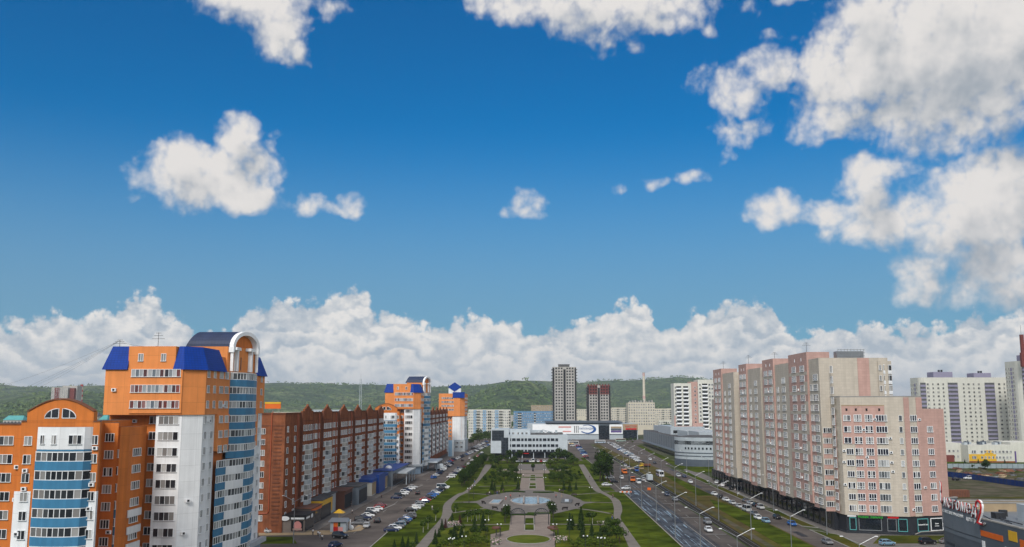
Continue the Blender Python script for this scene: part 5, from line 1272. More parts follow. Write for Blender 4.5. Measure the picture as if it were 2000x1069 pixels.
# school with yellow panels
b = Bld('school', 'low cream school with ochre wall panels behind the pale fence', 'school', (290, 600, 0), None, False)
Y = 590; A = lambda px: AX(px, Y, 880); Z = lambda py: AZ(py, Y)
m = MB(); m.box(A(1891),A(1981),Y,Y+30,0,Z(869),0); m.box(A(1836),A(1891),Y+10,Y+40,0,Z(866),0); m.box(A(1981),A(2040),Y+4,Y+34,0,Z(864),0); b.part(m, 'wall', ['cream'])
f = Fa((A(1891),Y),(A(1981),Y)); m = MB(); L = f.L; f.slab(m, .2, L*.6, 1.0, 5.2, .08, 0); f.slab(m, L*.35, L*.54, 5.2, 7.6, .08, 0); b.part(m, 'ochre_panel', ['yellow'])
m = MB(); f.slab(m, 0, L, 0, .95, .12, 0); b.part(m, 'plinth', ['brick'])
for k in range(2):
    b.win(f, L*.12, 3.2+k*3.5, 2.6, 1.8, 4, out=.09)
    for i in range(9): b.win(f, L*(.29+.078*i), 3.2+k*3.5, 1.3, 1.5, 2, out=.09)
f3 = Fa((A(1836),Y+10),(A(1891),Y+10)); 
for k in range(2):
    for i in range(7): b.win(f3, 2+i*2.7, 3.2+k*3.5, 1.4, 1.5, 2)
m = MB(); f3.slab(m, 1, 12, 0, 4.2, 2.5, 0); b.part(m, 'porch', ['brick_red'])
m = MB(); m.box(A(1981.2),A(1984),Y-.2,Y+.4,0,7,0); b.part(m, 'purple_panel', ['purple'])
m = MB()
for k in range(9): m.box(A(1893+k*10),A(1899+k*10),Y+6+(k % 3)*4,Y+10+(k % 3)*4,Z(869),Z(869)+1.4+.5*(k % 2),k % 2)
b.part(m, 'roof_plant', ['silver_panel','slate']); b.finish()
# fences round the waste ground
def fence(label, pts, h, m1, seg=3.0):
    t = thing('fence', label, 'fence', (*pts[0], 0)); m, q = MB(), MB()
    for a, c in zip(pts, pts[1:]):
        f = Fa(a, c); n = max(1, round(f.L/seg))
        for k in range(n): f.slab(m, f.L*k/n+.04, f.L*(k+1)/n-.04, .1, h, .03+(.03 if k % 2 else 0), 0); f.slab(q, f.L*k/n-.06, f.L*k/n+.06, 0, h+.1, .12)
    m.build('panel', m1, t); q.build('post', 'dark_metal', t)
fence('dark blue sheet-metal fence along the track behind the corner block', [(208,474),(212,452),(213,425),(216,396),(222,360)], 2.6, 'fence_blue')
fence('pale blue-grey sheet fence in front of the school', [(236,536),(330,536)], 2.6, 'fence_grey')
fence('short dark sheet fence at the right edge of the builders yard', [(262,470),(330,462)], 2.2, 'slate')

# low roofs and houses far left, and the town beyond
far = [(-.640,1050,30,12,'teal','grey house with teal roof at the far left edge'),(-.560,1050,22,14,'teal','long house with teal pitched roof above the orange block roof'),(-.598,1000,9,15,'ivory','small pale house with dormer between the teal roofs'),(-.525,1200,40,10,'concrete_dark','dark flat-roofed house left of the round gable'),(-.478,1250,26,16,'ivory','pale flat house right of the round gable'),(-.462,900,8,16,'teal','narrow turquoise house beside the near orange tower')]
for a, y, w, h, mt, lb in far:
    t = thing('house', lb, 'house', (a*y, y, 0), 0, 'far houses at the left'); m = MB(); x = a*y
    m.box(x-w/2,x+w/2,y,y+14,0,h+5,0); m.build('wall', 'concrete' if mt != 'ivory' else 'ivory', t)
    m = MB(); m.loft([(x-w/2-.6,y-.6),(x+w/2+.6,y-.6),(x+w/2+.6,y+14.6),(x-w/2-.6,y+14.6)], h+5, [(x-w/2+2,y+6.8),(x+w/2-2,y+6.8),(x+w/2-2,y+7.2),(x-w/2+2,y+7.2)], h+10, 0); m.build('roof', mt if mt != 'ivory' else 'concrete_dark', t)
    for k in range(int(w/4)):
        for z in range(2): m = MB(); m.box(x-w/2+1.4+k*4,x-w/2+3.2+k*4,y-.08,y,h+1.6-z*3.2,h+3.4-z*3.2,0); m.build('window', 'void', t)
far2 = [(AX(600,1500),1500,70,22,'concrete'),(AX(648,1350),1350,56,29,'silver_panel'),(AX(565,1600),1600,60,24,'ivory'),(AX(690,1500),1500,50,26,'cream'),(AX(1140,1900),1900,60,28,'ivory'),(AX(1060,2000),2000,50,36,'tan'),(AX(905,1600),1600,60,22,'ivory'),(AX(1215,2100),2100,90,24,'cream'),(AX(1290,1900),1900,60,28,'ivory'),(AX(1340,1700),1700,70,30,'cream'),(AX(1010,1500),1500,50,20,'concrete')]
nm = ('concrete-grey','silver-grey','ivory','cream')
pl = ('behind the near end of the brick block','behind the middle of the brick block','low behind the brick block gables','below the lattice mast','left of the brick-topped tower foot','tan house low on the meadow hill','behind the third orange tower','between the pale blocks below the hill','right of the tall chimney foot','behind the pale low block among trees','behind the blue panel block')
for (x, y, w, h, mt), p in zip(far2, pl):
    b = block('low_block', ('distant low block '+p) if 'house' not in p else 'distant '+p, x-w/2, x+w/2, y, 12, h, 4, int(w/4), mt, 'distant low blocks', 1.8, 1.5, dz=3.2, cat='low block'); b.finish(0)
# ------------------------------------------------------------------ shops along the brick block
def shop(name, label, y0, y1, x0, x1, h, wall, roof, front=None, sign=None, signh=.9, extra=None):
    b = thing(name, label, 'shop', ((x0+x1)/2, (y0+y1)/2, 0)); m = MB(); m.box(x0,x1,y0,y1,0,h,0); m.box(x0-.1,x1+.5,y0-.4,y1+.3,h,h+.25,1,True); m.build('wall', [wall, roof], b)
    f, s = Fa((x1,y0),(x1,y1)), Fa((x0,y0),(x1,y0))
    if front:
        m = MB(); f.slab(m, .6, f.L-.6, .4, h-1.2, .06, 0); m.build('shop_window', front, b)
    if sign:
        m = MB(); f.slab(m, 0, f.L, h-signh-.05, h-.05, .35, 0); s.slab(m, 0, s.L+.35, h-signh-.05, h-.05, .35, 0); m.build('fascia', sign, b)
    if extra: extra(b, f, s)
    return b
def cafe(b, f, s):
    m = MB(); s.slab(m, s.L*.42, s.L*.95, .5, 3.3, .06, 0); m.build('shop_window', 'black', b)
    m = MB(); c = s.pt(s.L*.70, 1.6, .12); N = 14
    m.face([(c.x+1.15*cos(2*pi*k/N), c.y, c.z+.35+1.3*sin(2*pi*k/N)) for k in range(N)]); o = m.build('poster', 'pink_sign', b)
    m = MB(); s.slab(m, s.L*.70-1.3, s.L*.70+1.3, .75, 1.3, .16, 0); m.build('poster_cup', 'pink', b)
    m = MB(); s.slab(m, s.L*.42, s.L*1.0, 3.75, 4.25, .42, 0); f.slab(m, .5, 4.5, 3.75, 4.25, .42, 0); m.build('lettering_strip', 'frame_white', b)
    for fa, t in ((s, s.L*.16), (f, 7)):
        m = MB(); c = fa.pt(t, 4.0, .45); m.face([tuple(c+Vector((fa.u.x*1.25*cos(a), fa.u.y*1.25*cos(a), .62*sin(a)))) for a in [2*pi*k/20 for k in range(20)]]); m.build('round_sign', 'frame_white', b)
shop('cafe', 'corner cafe with dark fascia and pink ice cream picture at the brick block end', 262.5, 274, -69.2, -62.8, 4.6, 'paving_pink', 'black', 'dark_glass', 'black', .9, cafe)
def bush_shop(b, f, s):
    m = MB(); f.slab(m, 1, 2.2, .3, 4, .2, 0); m.build('green_door', 'teal', b)
    m = MB(); f.slab(m, 0, f.L, 4.3, 5.0, .3, 0); m.build('red_fascia', 'signal_orange', b)
shop('shop', 'small shop with pale piers, green door and red lettering beside the cafe', 275, 288, -69.2, -64, 5.2, 'paving_pink', 'brown', 'dark_glass', None, .9, bush_shop)
shop('shop', 'black fronted shop with bright yellow fascia', 290, 305, -69.2, -64.5, 6.0, 'black', 'roof_felt', 'dark_glass', 'yellow', 1.5)
def yel(b, f, s):
    m = MB(); f.slab(m, 1, 5, 1.0, 5.6, .2, 0); m.build('yellow_panel', 'yellow', b)
shop('shop', 'grey shop with tall yellow panel next to the black front', 306, 317, -69.2, -65.5, 6.2, 'silver_panel', 'roof_felt', None, None, 1, yel)
shop('shop', 'brown portico shop under the brick block', 319, 333, -69.2, -63, 6.2, 'brown', 'brown', 'void', None)
shop('shop', 'grey-blue box shop with black shutters', 335, 352, -69.2, -61, 6.4, 'slate_light', 'roof_felt', 'black', None)
def blu(b, f, s):
    m = MB(); f.slab(m, 10, 26, .2, 7.5, 1.2, 0); m.build('blue_portal', 'canopy_blue', b)
shop('shop', 'cream shop with deep blue portal and blue eaves', 368, 408, -69.2, -62, 6.2, 'cream', 'canopy_blue', 'tan', 'canopy_blue', .9, blu)
def can(b, f, s):
    m = MB(); m.box(-62,-55,420,452,5.0,5.6,0,True); m.build('canopy', 'silver_panel', b); m = MB()
    for y in (422,432,442,451): m.tube((-55.6,y,0),(-55.6,y,5),.22,n=8)
    m.build('column', 'silver_panel', b)
    m = MB(); m.ball((-64,424,7.2),1.5,0,10,6,(1,1.2,.8)); m.build('roof_dome', 'frame_white', b)
shop('shop', 'long pavilion with blue roof and white canopy before the second orange tower', 410, 462, -69.2, -60, 6.8, 'slate_light', 'canopy_blue', 'dark_glass', None, .9, can)
# forecourt canopies of the second tower
t = thing('entrance_canopy', 'white flat canopy on grey columns at the second orange tower', 'canopy', (-56, 520, 0)); m = MB(); m.box(-57,-50,505,536,4.6,5.2,0,True); m.build('roof', 'office_white', t)
m = MB()
for y in (507,520,534): m.tube((-50.6,y,0),(-50.6,y,4.6),.35,n=8)
m.build('column', 'slate', t)
t = thing('advertising_pillar', 'tall blue and white advertising pillar before the third orange tower', 'pillar', (*G(882,892), 0)); x, y = G(882,892); m = MB(); m.box(x-2.2,x+.2,y,y+1.5,0,11,0); m.build('panel','pale_blue',t); m = MB(); m.box(x+.3,x+1.4,y-.1,y+1.4,0,12,0); m.box(x-2.6,x-2.2,y-.1,y+1.4,0,11.5,0); m.build('edge','office_white',t)
# kiosk
x, y = G(660, 1040); t = thing('kiosk', 'small white kiosk with grey roof and bright posters on the left pavement', 'kiosk', (x, y, 0)); m = MB(); m.box(x-2.2,x+2.2,y,y+3,0,2.9,0); m.build('wall','silver_panel',t)
m = MB(); m.loft([(x-2.8,y-.6),(x+2.8,y-.6),(x+2.8,y+3.6),(x-2.8,y+3.6)],2.85,[(x-2.3,y+2.0),(x+2.3,y+2.0),(x+2.3,y+2.6),(x-2.3,y+2.6)],3.7,0,None,True); m.build('roof','metal',t)
for k,(mt,z0,z1,a,c) in enumerate((('signal_orange',1.5,2.7,-1.3,-.1),('sign_red',.3,1.5,-1.3,0),('pink_sign',.3,1.4,.1,1.3),('light_leaf',1.6,2.7,.0,.6))):
    m = MB(); m.box(x+a,x+c,y-.05-.01*k,y,z0,z1,0); m.build('poster',mt,t)
x, y = G(686, 1036); t = thing('mascot_sign', 'small round white pavement sign beside the kiosk', 'sign', (x,y,0)); m = MB(); m.ball((x,y,.75),.7,0,10,7,(1,.4,1)); m.build('disc','frame_white',t); m = MB(); m.tube((x-.5,y+.3,1.2),(x-.3,y+.3,3.0),.25,.1,6); m.build('post','frame_white',t)
x, y = G(662, 1014); m = MB(); m.loft([(x-1.6,y-1.2),(x+1.6,y-1.4),(x+1.8,y+1.2),(x-1.4,y+1.4)],1.9,[(x-.2,y-.2),(x+.3,y-.2),(x+.3,y+.2),(x-.2,y+.2)],3.0,0); m.tube((x,y,0),(x,y,2.2),.05,n=5); one(m,'parasol','yellow','pale yellow parasol behind the white kiosk','parasol')
x, y = G(598, 1010); m = MB(); m.loft([(x-1.4,y-1.2),(x+1.4,y-1.2),(x+1.4,y+1.2),(x-1.4,y+1.2)],0,[(x-.9,y-.7),(x+.9,y-.7),(x+.9,y+.7),(x-.9,y+.7)],1.8,0); one(m,'planter','signal_orange','orange-brown planter tub outside the cafe','planter')

# ------------------------------------------------------------------ vehicles
PAINT = {'white':(.62,.63,.64),'silver':(.40,.41,.42),'grey':(.15,.155,.165),'black':(.010,.010,.012),'dark blue':(.012,.022,.065),'blue':(.02,.10,.32),'light blue':(.16,.27,.36),'red':(.32,.02,.02),'maroon':(.10,.012,.015),'beige':(.42,.37,.29),'green':(.03,.10,.06),'yellow':(.6,.38,.03),'orange':(.55,.13,.012)}
for k, c in PAINT.items(): mat('paint_'+k.replace(' ', '_'), c, rough=.22, var=.02, spec=.5)
mat('car_glass', (.012,.014,.018), rough=.08, spec=.6, var=.1)
mat('head_lamp', (.6,.6,.58), rough=.2); mat('tail_lamp', (.30,.01,.01), rough=.3); mat('rim', (.32,.32,.33), rough=.3, metal=.6)
VM = {}
def sec(mb, S, mi=0):                       # loft of rounded car sections (x, half width, z low, z high)
    i = len(mb.v); n = 8
    for x, w, a, c in S:
        h = c-a
        mb.v += [(x,-w*.86,a),(x,-w,a+h*.3),(x,-w,a+h*.72),(x,-w*.84,c),(x,w*.84,c),(x,w,a+h*.72),(x,w,a+h*.3),(x,w*.86,a)]
    for j in range(len(S)-1):
        for k in range(n): p = i+j*n; mb.f.append((p+k, p+(k+1)%n, p+n+(k+1)%n, p+n+k)); mb.m.append(mi)
    mb.f.append(tuple(i+k for k in range(n))); mb.m.append(mi); j = i+(len(S)-1)*n; mb.f.append(tuple(j+k for k in reversed(range(n)))); mb.m.append(mi)
SPEC = {   # kind: hull sections, cabin low / high rectangles (x0,x1,w), cabin z, wheelbase half, wheel radius
 'saloon': ([(-2.2,.66,.36,.74),(-2.05,.80,.24,.92),(-1.3,.86,.20,.98),(0,.87,.20,.95),(1.2,.86,.20,.90),(1.95,.80,.24,.76),(2.2,.62,.36,.62)],(-1.75,.95,.78),(-1.05,.20,.60),.93,1.43,1.30,.31),
 'hatchback': ([(-1.95,.70,.36,.82),(-1.85,.82,.24,1.0),(-1.1,.86,.20,1.0),(0,.87,.20,.97),(1.1,.86,.20,.93),(1.75,.80,.24,.80),(1.98,.62,.36,.64)],(-1.85,.95,.79),(-1.45,.20,.63),.95,1.50,1.20,.30),
 'off-roader': ([(-2.15,.78,.42,.95),(-2.05,.90,.32,1.08),(-1.2,.93,.28,1.12),(0,.93,.28,1.10),(1.2,.92,.28,1.08),(2.0,.86,.32,.98),(2.2,.72,.42,.80)],(-2.05,.95,.85),(-1.75,.25,.70),1.08,1.76,1.32,.37),
 'minibus': ([(-2.6,.90,.36,1.2),(-2.5,.97,.30,1.3),(-1.0,.98,.28,1.3),(1.0,.98,.28,1.28),(2.2,.95,.30,1.1),(2.7,.78,.40,.85)],(-2.55,1.95,.95),(-2.45,1.2,.84),1.26,2.30,1.65,.36)}
def car_mesh(kind, col, whole=False):
    key = (kind, col, whole)
    if key in VM: return VM[key]
    S, lo, hi, z0, z1, wb, r = SPEC[kind]
    body, gl, wh, rm, hl, tl = MB(), MB(), MB(), MB(), MB(), MB()
    sec(body, S)
    def rect(t, z): return [(t[0],-t[2],z),(t[1],-t[2],z),(t[1],t[2],z),(t[0],t[2],z)]
    gl.loft(rect(lo, z0), 0, rect(hi, z1-.04), 0, 0)
    e = .03; body.loft(rect((hi[0]-e, hi[1]+e, hi[2]+e), z1-.05), 0, rect((hi[0]+.1, hi[1]-.1, hi[2]-.1), z1+.03), 0, 0, bottom=True)
    for f in (.0, .45, 1.0):                                                     # pillars
        for s in (-1, 1):
            a = Vector((lo[0]+(lo[1]-lo[0])*f, s*lo[2], z0)); c = Vector((hi[0]+(hi[1]-hi[0])*f, s*hi[2], z1-.03)); body.tube(a, c, .05, n=4, cap=False)
    for sx in (-1, 1):
        for sy in (-1, 1):
            wh.tube((sx*wb, sy*.62, r), (sx*wb, sy*(S[3][1]+.02), r), r, n=14); rm.tube((sx*wb, sy*(S[3][1]), r), (sx*wb, sy*(S[3][1]+.035), r), r*.62, n=10)
    f, rr = S[-2], S[1]
    for s in (-1, 1):
        hl.box(f[0]-.02, f[0]+.20, s*f[1]*.72-.16, s*f[1]*.72+.16, f[3]-.24, f[3]-.08, 0, True)
        tl.box(rr[0]-.13, rr[0]+.02, s*rr[1]*.74-.15, s*rr[1]*.74+.15, rr[3]-.30, rr[3]-.08, 0, True)
    p = 'paint_'+col.replace(' ', '_')
    if whole:
        mb = MB()
        for q, mi in ((body,0),(gl,1),(wh,2),(hl,3),(tl,4)):
            i = len(mb.v); mb.v += q.v; mb.f += [tuple(i+k for k in x) for x in q.f]; mb.m += [mi]*len(q.f)
        VM[key] = mb.mesh('parked_car', [p, 'car_glass', 'tyre', 'head_lamp', 'tail_lamp'])
    else:
        R = [body.mesh('body', [p], smooth=False), gl.mesh('window', ['car_glass'])]
        W1 = MB(); W1.tube((0,-.11,0),(0,.11,0),r,n=14); R1 = MB(); R1.tube((0,-.12,0),(0,.12,0),r*.62,n=10)
        H1 = MB(); H1.box(0,.22,-.16,.16,-.08,.08,0,True)
        R += [W1.mesh('wheel', ['tyre']), R1.mesh('rim', ['rim']), H1.mesh('headlight', ['head_lamp']), H1.mesh('tail_light', ['tail_lamp'])]
        VM[key] = R
    return VM[key]
CARN = {}
def car(x, y, heading, kind, col, label, group, z=.03, far=False):
    """heading in degrees, 90 = driving away from the camera along the boulevard"""
    a = radians(heading); name = {'saloon':'saloon_car','hatchback':'hatchback_car','off-roader':'off_road_car','minibus':'minibus'}[kind]; cat = 'minibus' if kind == 'minibus' else 'car'
    if far:
        o = link(name, car_mesh(kind, col, True), None, (x, y, z), a); return tag(o, label, cat, group)
    t = thing(name, label, cat, (x, y, z), a, group); S, lo, hi, z0, z1, wb, r = SPEC[kind]; b, g, w, rm, hl, tl = car_mesh(kind, col)
    link('body', b, t); link('window', g, t)
    for sx in (-1, 1):
        for sy in (-1, 1):
            q = link('wheel', w, t, (sx*wb, sy*(S[3][1]-.08), r)); link('rim', rm, q)
    for s in (-1, 1):
        link('headlight', hl, t, (S[-2][0]-.04, s*S[-2][1]*.72, S[-2][3]-.16)); link('tail_light', tl, t, (S[1][0]-.10, s*S[1][1]*.74, S[1][3]-.20))
    return t
END = {'row before the office entrance':'the left', 'line on the far junction':'the left', 'line along the mall front':'the left', 'car park row under the corner block':'the left', 'lay-by beside the big tree':'the left', 'kerb behind the big tree':'the left', 'row on the paving before the pink block':'the far end'}
KN = {'s':'saloon','h':'hatchback','o':'off-roader','m':'minibus'}
CN = {'w':'white','s':'silver','g':'grey','k':'black','n':'dark blue','b':'blue','l':'light blue','r':'red','m':'maroon','e':'beige','t':'green','y':'yellow'}
def row(p0, p1, codes, heading, rowname, group, z=.03, jitter=.25, far=None):
    a, c = G(*p0), G(*p1); n = len(codes)
    for i, cd in enumerate(codes):
        if cd == '--': continue
        t = i/max(1, n-1); x, y = a[0]+(c[0]-a[0])*t, a[1]+(c[1]-a[1])*t
        h = heading+rnd.uniform(-5, 5)+(180 if rnd.random() < .3 else 0)
        lb = f'{CN[cd[0]]} {KN[cd[1]]}, {ORD[i]} from {END.get(rowname, "near end")}, {rowname}'
        car(x+rnd.uniform(-jitter, jitter), y+rnd.uniform(-.2, .2), h, KN[cd[1]], CN[cd[0]], lb, group, z, far=(y > 430) if far is None else far)
row((699,1025),(744,990), ['gs','ko','ns','ws','kh','wo','ws','rh','ms'], 8, 'shop side of the left street', 'cars parked on the shop side')
row((775,975),(806,954), ['ns','ko','ws','wh','nh','ws','ss'], 8, 'second row, shop side of the left street', 'cars parked on the shop side')
row((765,1039),(800,1012), ['ns','wh','go','lh','ks','nh','bs','ks','go'], 5, 'row by the park lawn', 'cars parked by the park lawn')
row((803,1000),(868,953), ['ks','ws','so','gh','ns','rs','ks','bh','bs','wh','ns','ko','wm','ws'], 5, 'farther row by the park lawn', 'cars parked by the park lawn')
row((880,934),(906,914), ['ws','wh','nh','so','ws','kh','ms'], 20, 'row by the park lawn beside the hedge', 'cars parked by the park lawn')
row((848,935),(880,908), ['bh','ws','no','kh','ws','gs','kh','ws','no'], 60, 'row near the second orange tower', 'cars parked near the second orange tower')
row((872,906),(925,884), ['ws','bs','rh','no','ws','wh','ns','kh','go','bh','ws','ss','wo','kh'], 60, 'far row, shop side of the left street', 'cars parked on the shop side')
row((915,908),(942,886), ['ss','kh','ws','ko','ws','rs','kh','ns','ws'], 80, 'far kerb row beside the hedge', 'cars parked by the park lawn')
row((930,882),(958,868), ['ws','kh','ss','wo','ns','ws','gh','bs','ws','kh'], 30, 'front row of the lot left of the office', 'cars in the lot left of the office')
row((925,877),(950,864), ['kh','ws','ss','wo','ns','ws','gh','bs'], 30, 'back row of the lot left of the office', 'cars in the lot left of the office')
row((1003,903.5),(1078,903.5), ['ws','wh','so','ws','kh','ns','ws','wm','ko','ws','rh','ws','ss','kh','wo'], 90, 'row before the office entrance', 'cars before the office', z=.16)
row((1146,896),(1124,866), ['kh','rs','ws','bm','ws','lo','bs','ws','bm','ls','ro','ws','sm','wh','ys'], 40, 'row right of the office', 'cars right of the office')
row((1118,872),(1110,858), ['ws','ys','wm','lh','so'], 20, 'row at the office corner', 'cars right of the office')
row((1252,905),(1190,866), ['ks','ws','wh','ss','wo','ns','ws','ls','wh','ss','ws','bs','wh','so','ws','wh','ss','ws','kh','ws','ss'], 15, 'front row by the grey mall', 'cars in the lot by the grey mall', z=.06)
row((1243,896),(1196,867), ['ws','ss','wh','ls','ws','wo','ss','ws','nh','ws','ss','wh','ws','ss','wo','gs'], 15, 'back row by the grey mall', 'cars in the lot by the grey mall', z=.06)
row((1150,858),(1236,858), ['ws','kh','ss','ro','ws','ns','gh','ws','bs','kh','ss','ws','wo','ns','kh','ws'], 10, 'line on the far junction', 'cars on the far junction')
row((1110,853.5),(1232,854), ['kh','ws','ns','go','ws','ss','kh','bs','wo','ns','ws','kh','ss','rh','ws','kh','ns','ws'], 85, 'line along the mall front', 'cars along the mall front')
row((1396,968),(1474,1007), ['ws','kh','ws','ss','ss','sm','gs'], 275, 'median-side row of the right service road', 'cars parked along the right service road', jitter=.1)
row((1456,981),(1486,995), ['gh','ss','kh','so'], 275, 'block-side row of the right service road', 'cars parked along the right service road', jitter=.1)
row((1400,945),(1427,957), ['ws','wh','kh'], 250, 'row on the paving before the pink block', 'cars parked before the pink block', z=.11, jitter=.1)
row((1186,950),(1222,957), ['ws','wh'], 10, 'lay-by beside the big tree', 'cars in the lay-by', z=.15)
row((1192,936),(1200,944), ['ws','kh'], 10, 'kerb behind the big tree', 'cars in the lay-by', z=.15)
row((1695,1067),(1850,1063), ['--','lh','--','ko','gs'], 10, 'car park row under the corner block', 'cars under the corner block', z=.12)
MOV = [(664,1052,-25,'o','k','black off-roader crossing in front of the white kiosk'),(655,1069,65,'s','n','dark blue saloon at the bottom edge of the left street'),(716,1031,272,'h','s','silver hatchback driving towards the camera by the kiosk cars'),(737,1021,92,'s','k','black saloon driving away between the two parking rows'),(816,966,92,'h','k','black hatchback driving away in the middle of the left street'),
 (903,901,92,'s','k','black saloon driving away far up the left street'),(917,897,92,'h','s','silver hatchback driving away far up the left street'),(895,917,272,'h','n','dark blue hatchback driving nearer beside the hedge'),(518,1041,150,'s','s','silver saloon half hidden behind the near orange tower'),
 (1303,969,272,'h','n','dark blue hatchback in the nearer lane of the right road'),(1318.5,979,272,'s','g','grey saloon on the right road beside the lamp row'),(1382,1024,272,'o','g','dark grey off-roader leading the white saloon on the right road'),(1384,1039,272,'s','w','white saloon driving nearest on the right road'),
 (1214,936,92,'o','w','white off-roader by the truck on the right road'),(1228,917,272,'s','w','white saloon far up the right road'),(1221.5,912,92,'h','s','silver hatchback far up the right road beside the orange truck'),(1214,905,92,'h','k','black hatchback far up the right road'),(1256.5,940,92,'o','s','silver off-roader between the minibus and the box truck'),(1247,945,92,'m','w','white minibus at the roadworks end of the right road'),(1243,921,92,'m','b','blue minibus beside the median on the right road'),
 (1325,932,272,'o','s','silver off-roader on the right service road'),(1337,933,272,'s','n','dark blue saloon on the right service road'),(1348.5,944,272,'s','w','white saloon on the right service road by the mall lawn'),(1279,906,272,'s','k','black saloon on the service road by the drum building'),(1270,899,272,'s','w','white saloon on the service road farther up'),
 (1481,1015,275,'s','w','white saloon driving on the right service road'),(1496,1021.5,275,'h','l','light blue hatchback behind the white saloon on the service road'),(1518,1014,275,'s','k','black saloon at the verge of the service road'),(1547,1027,275,'s','b','bright blue saloon on the right service road'),(1616,1063,275,'s','g','grey saloon at the bottom of the service road'),
 (1892,937,185,'o','w','white off-roader on the track by the blue fence'),(1868,939,5,'h','k','small black hatchback on the track verge')]
for x, y, h, k, c, lb in MOV:
    X, Y = G(x, y); car(X, Y, h, KN[k], CN[c], lb, 'cars driving', .04, far=Y > 470)
def truck(px, py, hd, cabc, boxc, label, boxh=2.6, L=4.4, lights=True):
    X, Y = G(px, py); t = thing('truck', label, 'truck', (X, Y, .03), radians(hd)); 
    def b(mb, n, mt):
        o = link(n, mb.mesh(n, [mt] if isinstance(mt, str) else mt), t); return o
    m = MB(); m.loft([(1.3,-1.1,.6),(3.0,-1.1,.6),(3.0,1.1,.6),(1.3,1.1,.6)],0,[(1.35,-1.05,2.5),(2.75,-1.0,2.5),(2.75,1.0,2.5),(1.35,1.05,2.5)],0,0,None,True); b(m,'cab','paint_'+cabc)
    m = MB(); m.box(2.60,2.93,-.95,.95,1.55,2.3,0,True); m.box(1.7,2.6,-1.1,1.1,1.6,2.25,0,True); b(m,'window','car_glass')
    m = MB(); m.box(1.1-L,1.1,-1.2,1.2,.95,.95+boxh,0,True); b(m,'cargo_box',boxc)
    m = MB(); m.box(-3.2,2.8,-.5,.5,.55,.9,0,True); b(m,'chassis','dark_metal')
    for x in (2.1,-1.4,-2.6):
        for s in (-1,1): m = MB(); m.tube((x,s*.75,.5),(x,s*1.15,.5),.5,n=12); b(m,'wheel','tyre')
truck(1219.5,926,272,'orange','paint_orange','orange tipper truck on the far lane of the right road',1.5)
truck(1234.5,941,272,'orange','dark_metal','orange truck with black body beside the white minibus',1.6)
truck(1268,941,92,'white','office_white','white box truck seen from behind on the right road',2.4)
truck(861,919,15,'white','office_white','white box van truck parked near the second orange tower',2.6)
truck(1259,913,200,'yellow','rust','yellow repair truck parked on the median',1.0)
# a bus waiting in the lot, billboard pavilion on the median
def bus(px, py, hd, label, c1, c2):
    X, Y = G(px, py); t = thing('bus', label, 'bus', (X,Y,.03), radians(hd))
    def b(mb, n, mt): return link(n, mb.mesh(n,[mt]), t)
    m = MB(); m.loft([(-5,-1.2,.4),(5,-1.2,.4),(5,1.2,.4),(-5,1.2,.4)],0,[(-4.9,-1.15,3.0),(4.8,-1.15,3.0),(4.8,1.15,3.0),(-4.9,1.15,3.0)],0,0,None,True); b(m,'body',c1)
    m = MB(); m.box(-4.7,4.5,-1.21,1.21,1.5,2.5,0,True); m.box(4.7,4.93,-1.0,1.0,1.2,2.6,0,True); b(m,'window','car_glass'); m = MB(); m.box(-4.96,4.95,-1.215,1.215,.6,1.1,0,True); b(m,'stripe',c2)
    for x in (-3,3.2):
        for s in (-1,1): m = MB(); m.tube((x,s*.8,.48),(x,s*1.22,.48),.48,n=12); b(m,'wheel','tyre')
bus(1289,931,272,'white and purple bus facing the camera beside the median','paint_white','purple')
bus(1172,866,8,'long pale bus on the far junction','paint_white','pale_blue'); bus(1212,863,8,'cream bus on the far junction near the grey mall','paint_beige','teal'); bus(1120,868,20,'white bus with yellow stripe at the office corner','paint_white','yellow')
x, y = G(1250,919); t = thing('flatbed_trailer', 'pale empty flatbed trailer by the yellow truck on the median', 'trailer', (x,y,0)); m = MB(); m.box(x-8,x+2,y-1,y+1.2,1.0,1.35,0,True); m.build('deck','tan',t); m = MB()
for k in (-6,-1): m.tube((x+k,y-1.1,.45),(x+k,y+1.2,.45),.45,n=10)
m.build('axle','tyre',t)
x, y = G(1222,966); t = thing('road_barrier', 'orange and white roadworks barrier at the lawn corner', 'barrier', (x,y,0)); m = MB(); m.box(x-2.4,x+2.4,y,y+.25,.8,1.15,0,True); m.build('board','frame_white',t); m = MB()
for k in (-1.6,.2,1.6): m.box(x+k,x+k+.7,y-.03,y+.28,.75,1.3,0,True)
m.build('orange_stripe','signal_orange',t); m = MB()
for k in (-2,2): m.box(x+k-.1,x+k+.1,y-.4,y+.6,0,.8,0)
m.build('foot','dark_metal',t)
x, y = G(1268,960); t = thing('road_barrier', 'small red roadworks sign in the middle of the right road', 'barrier', (x,y,0)); m = MB(); m.box(x-.7,x+.7,y,y+.1,.5,1.5,0,True); m.build('board','signal_orange',t); m = MB(); m.box(x-.06,x+.06,y+.1,y+.2,0,.6,0); m.build('foot','dark_metal',t)

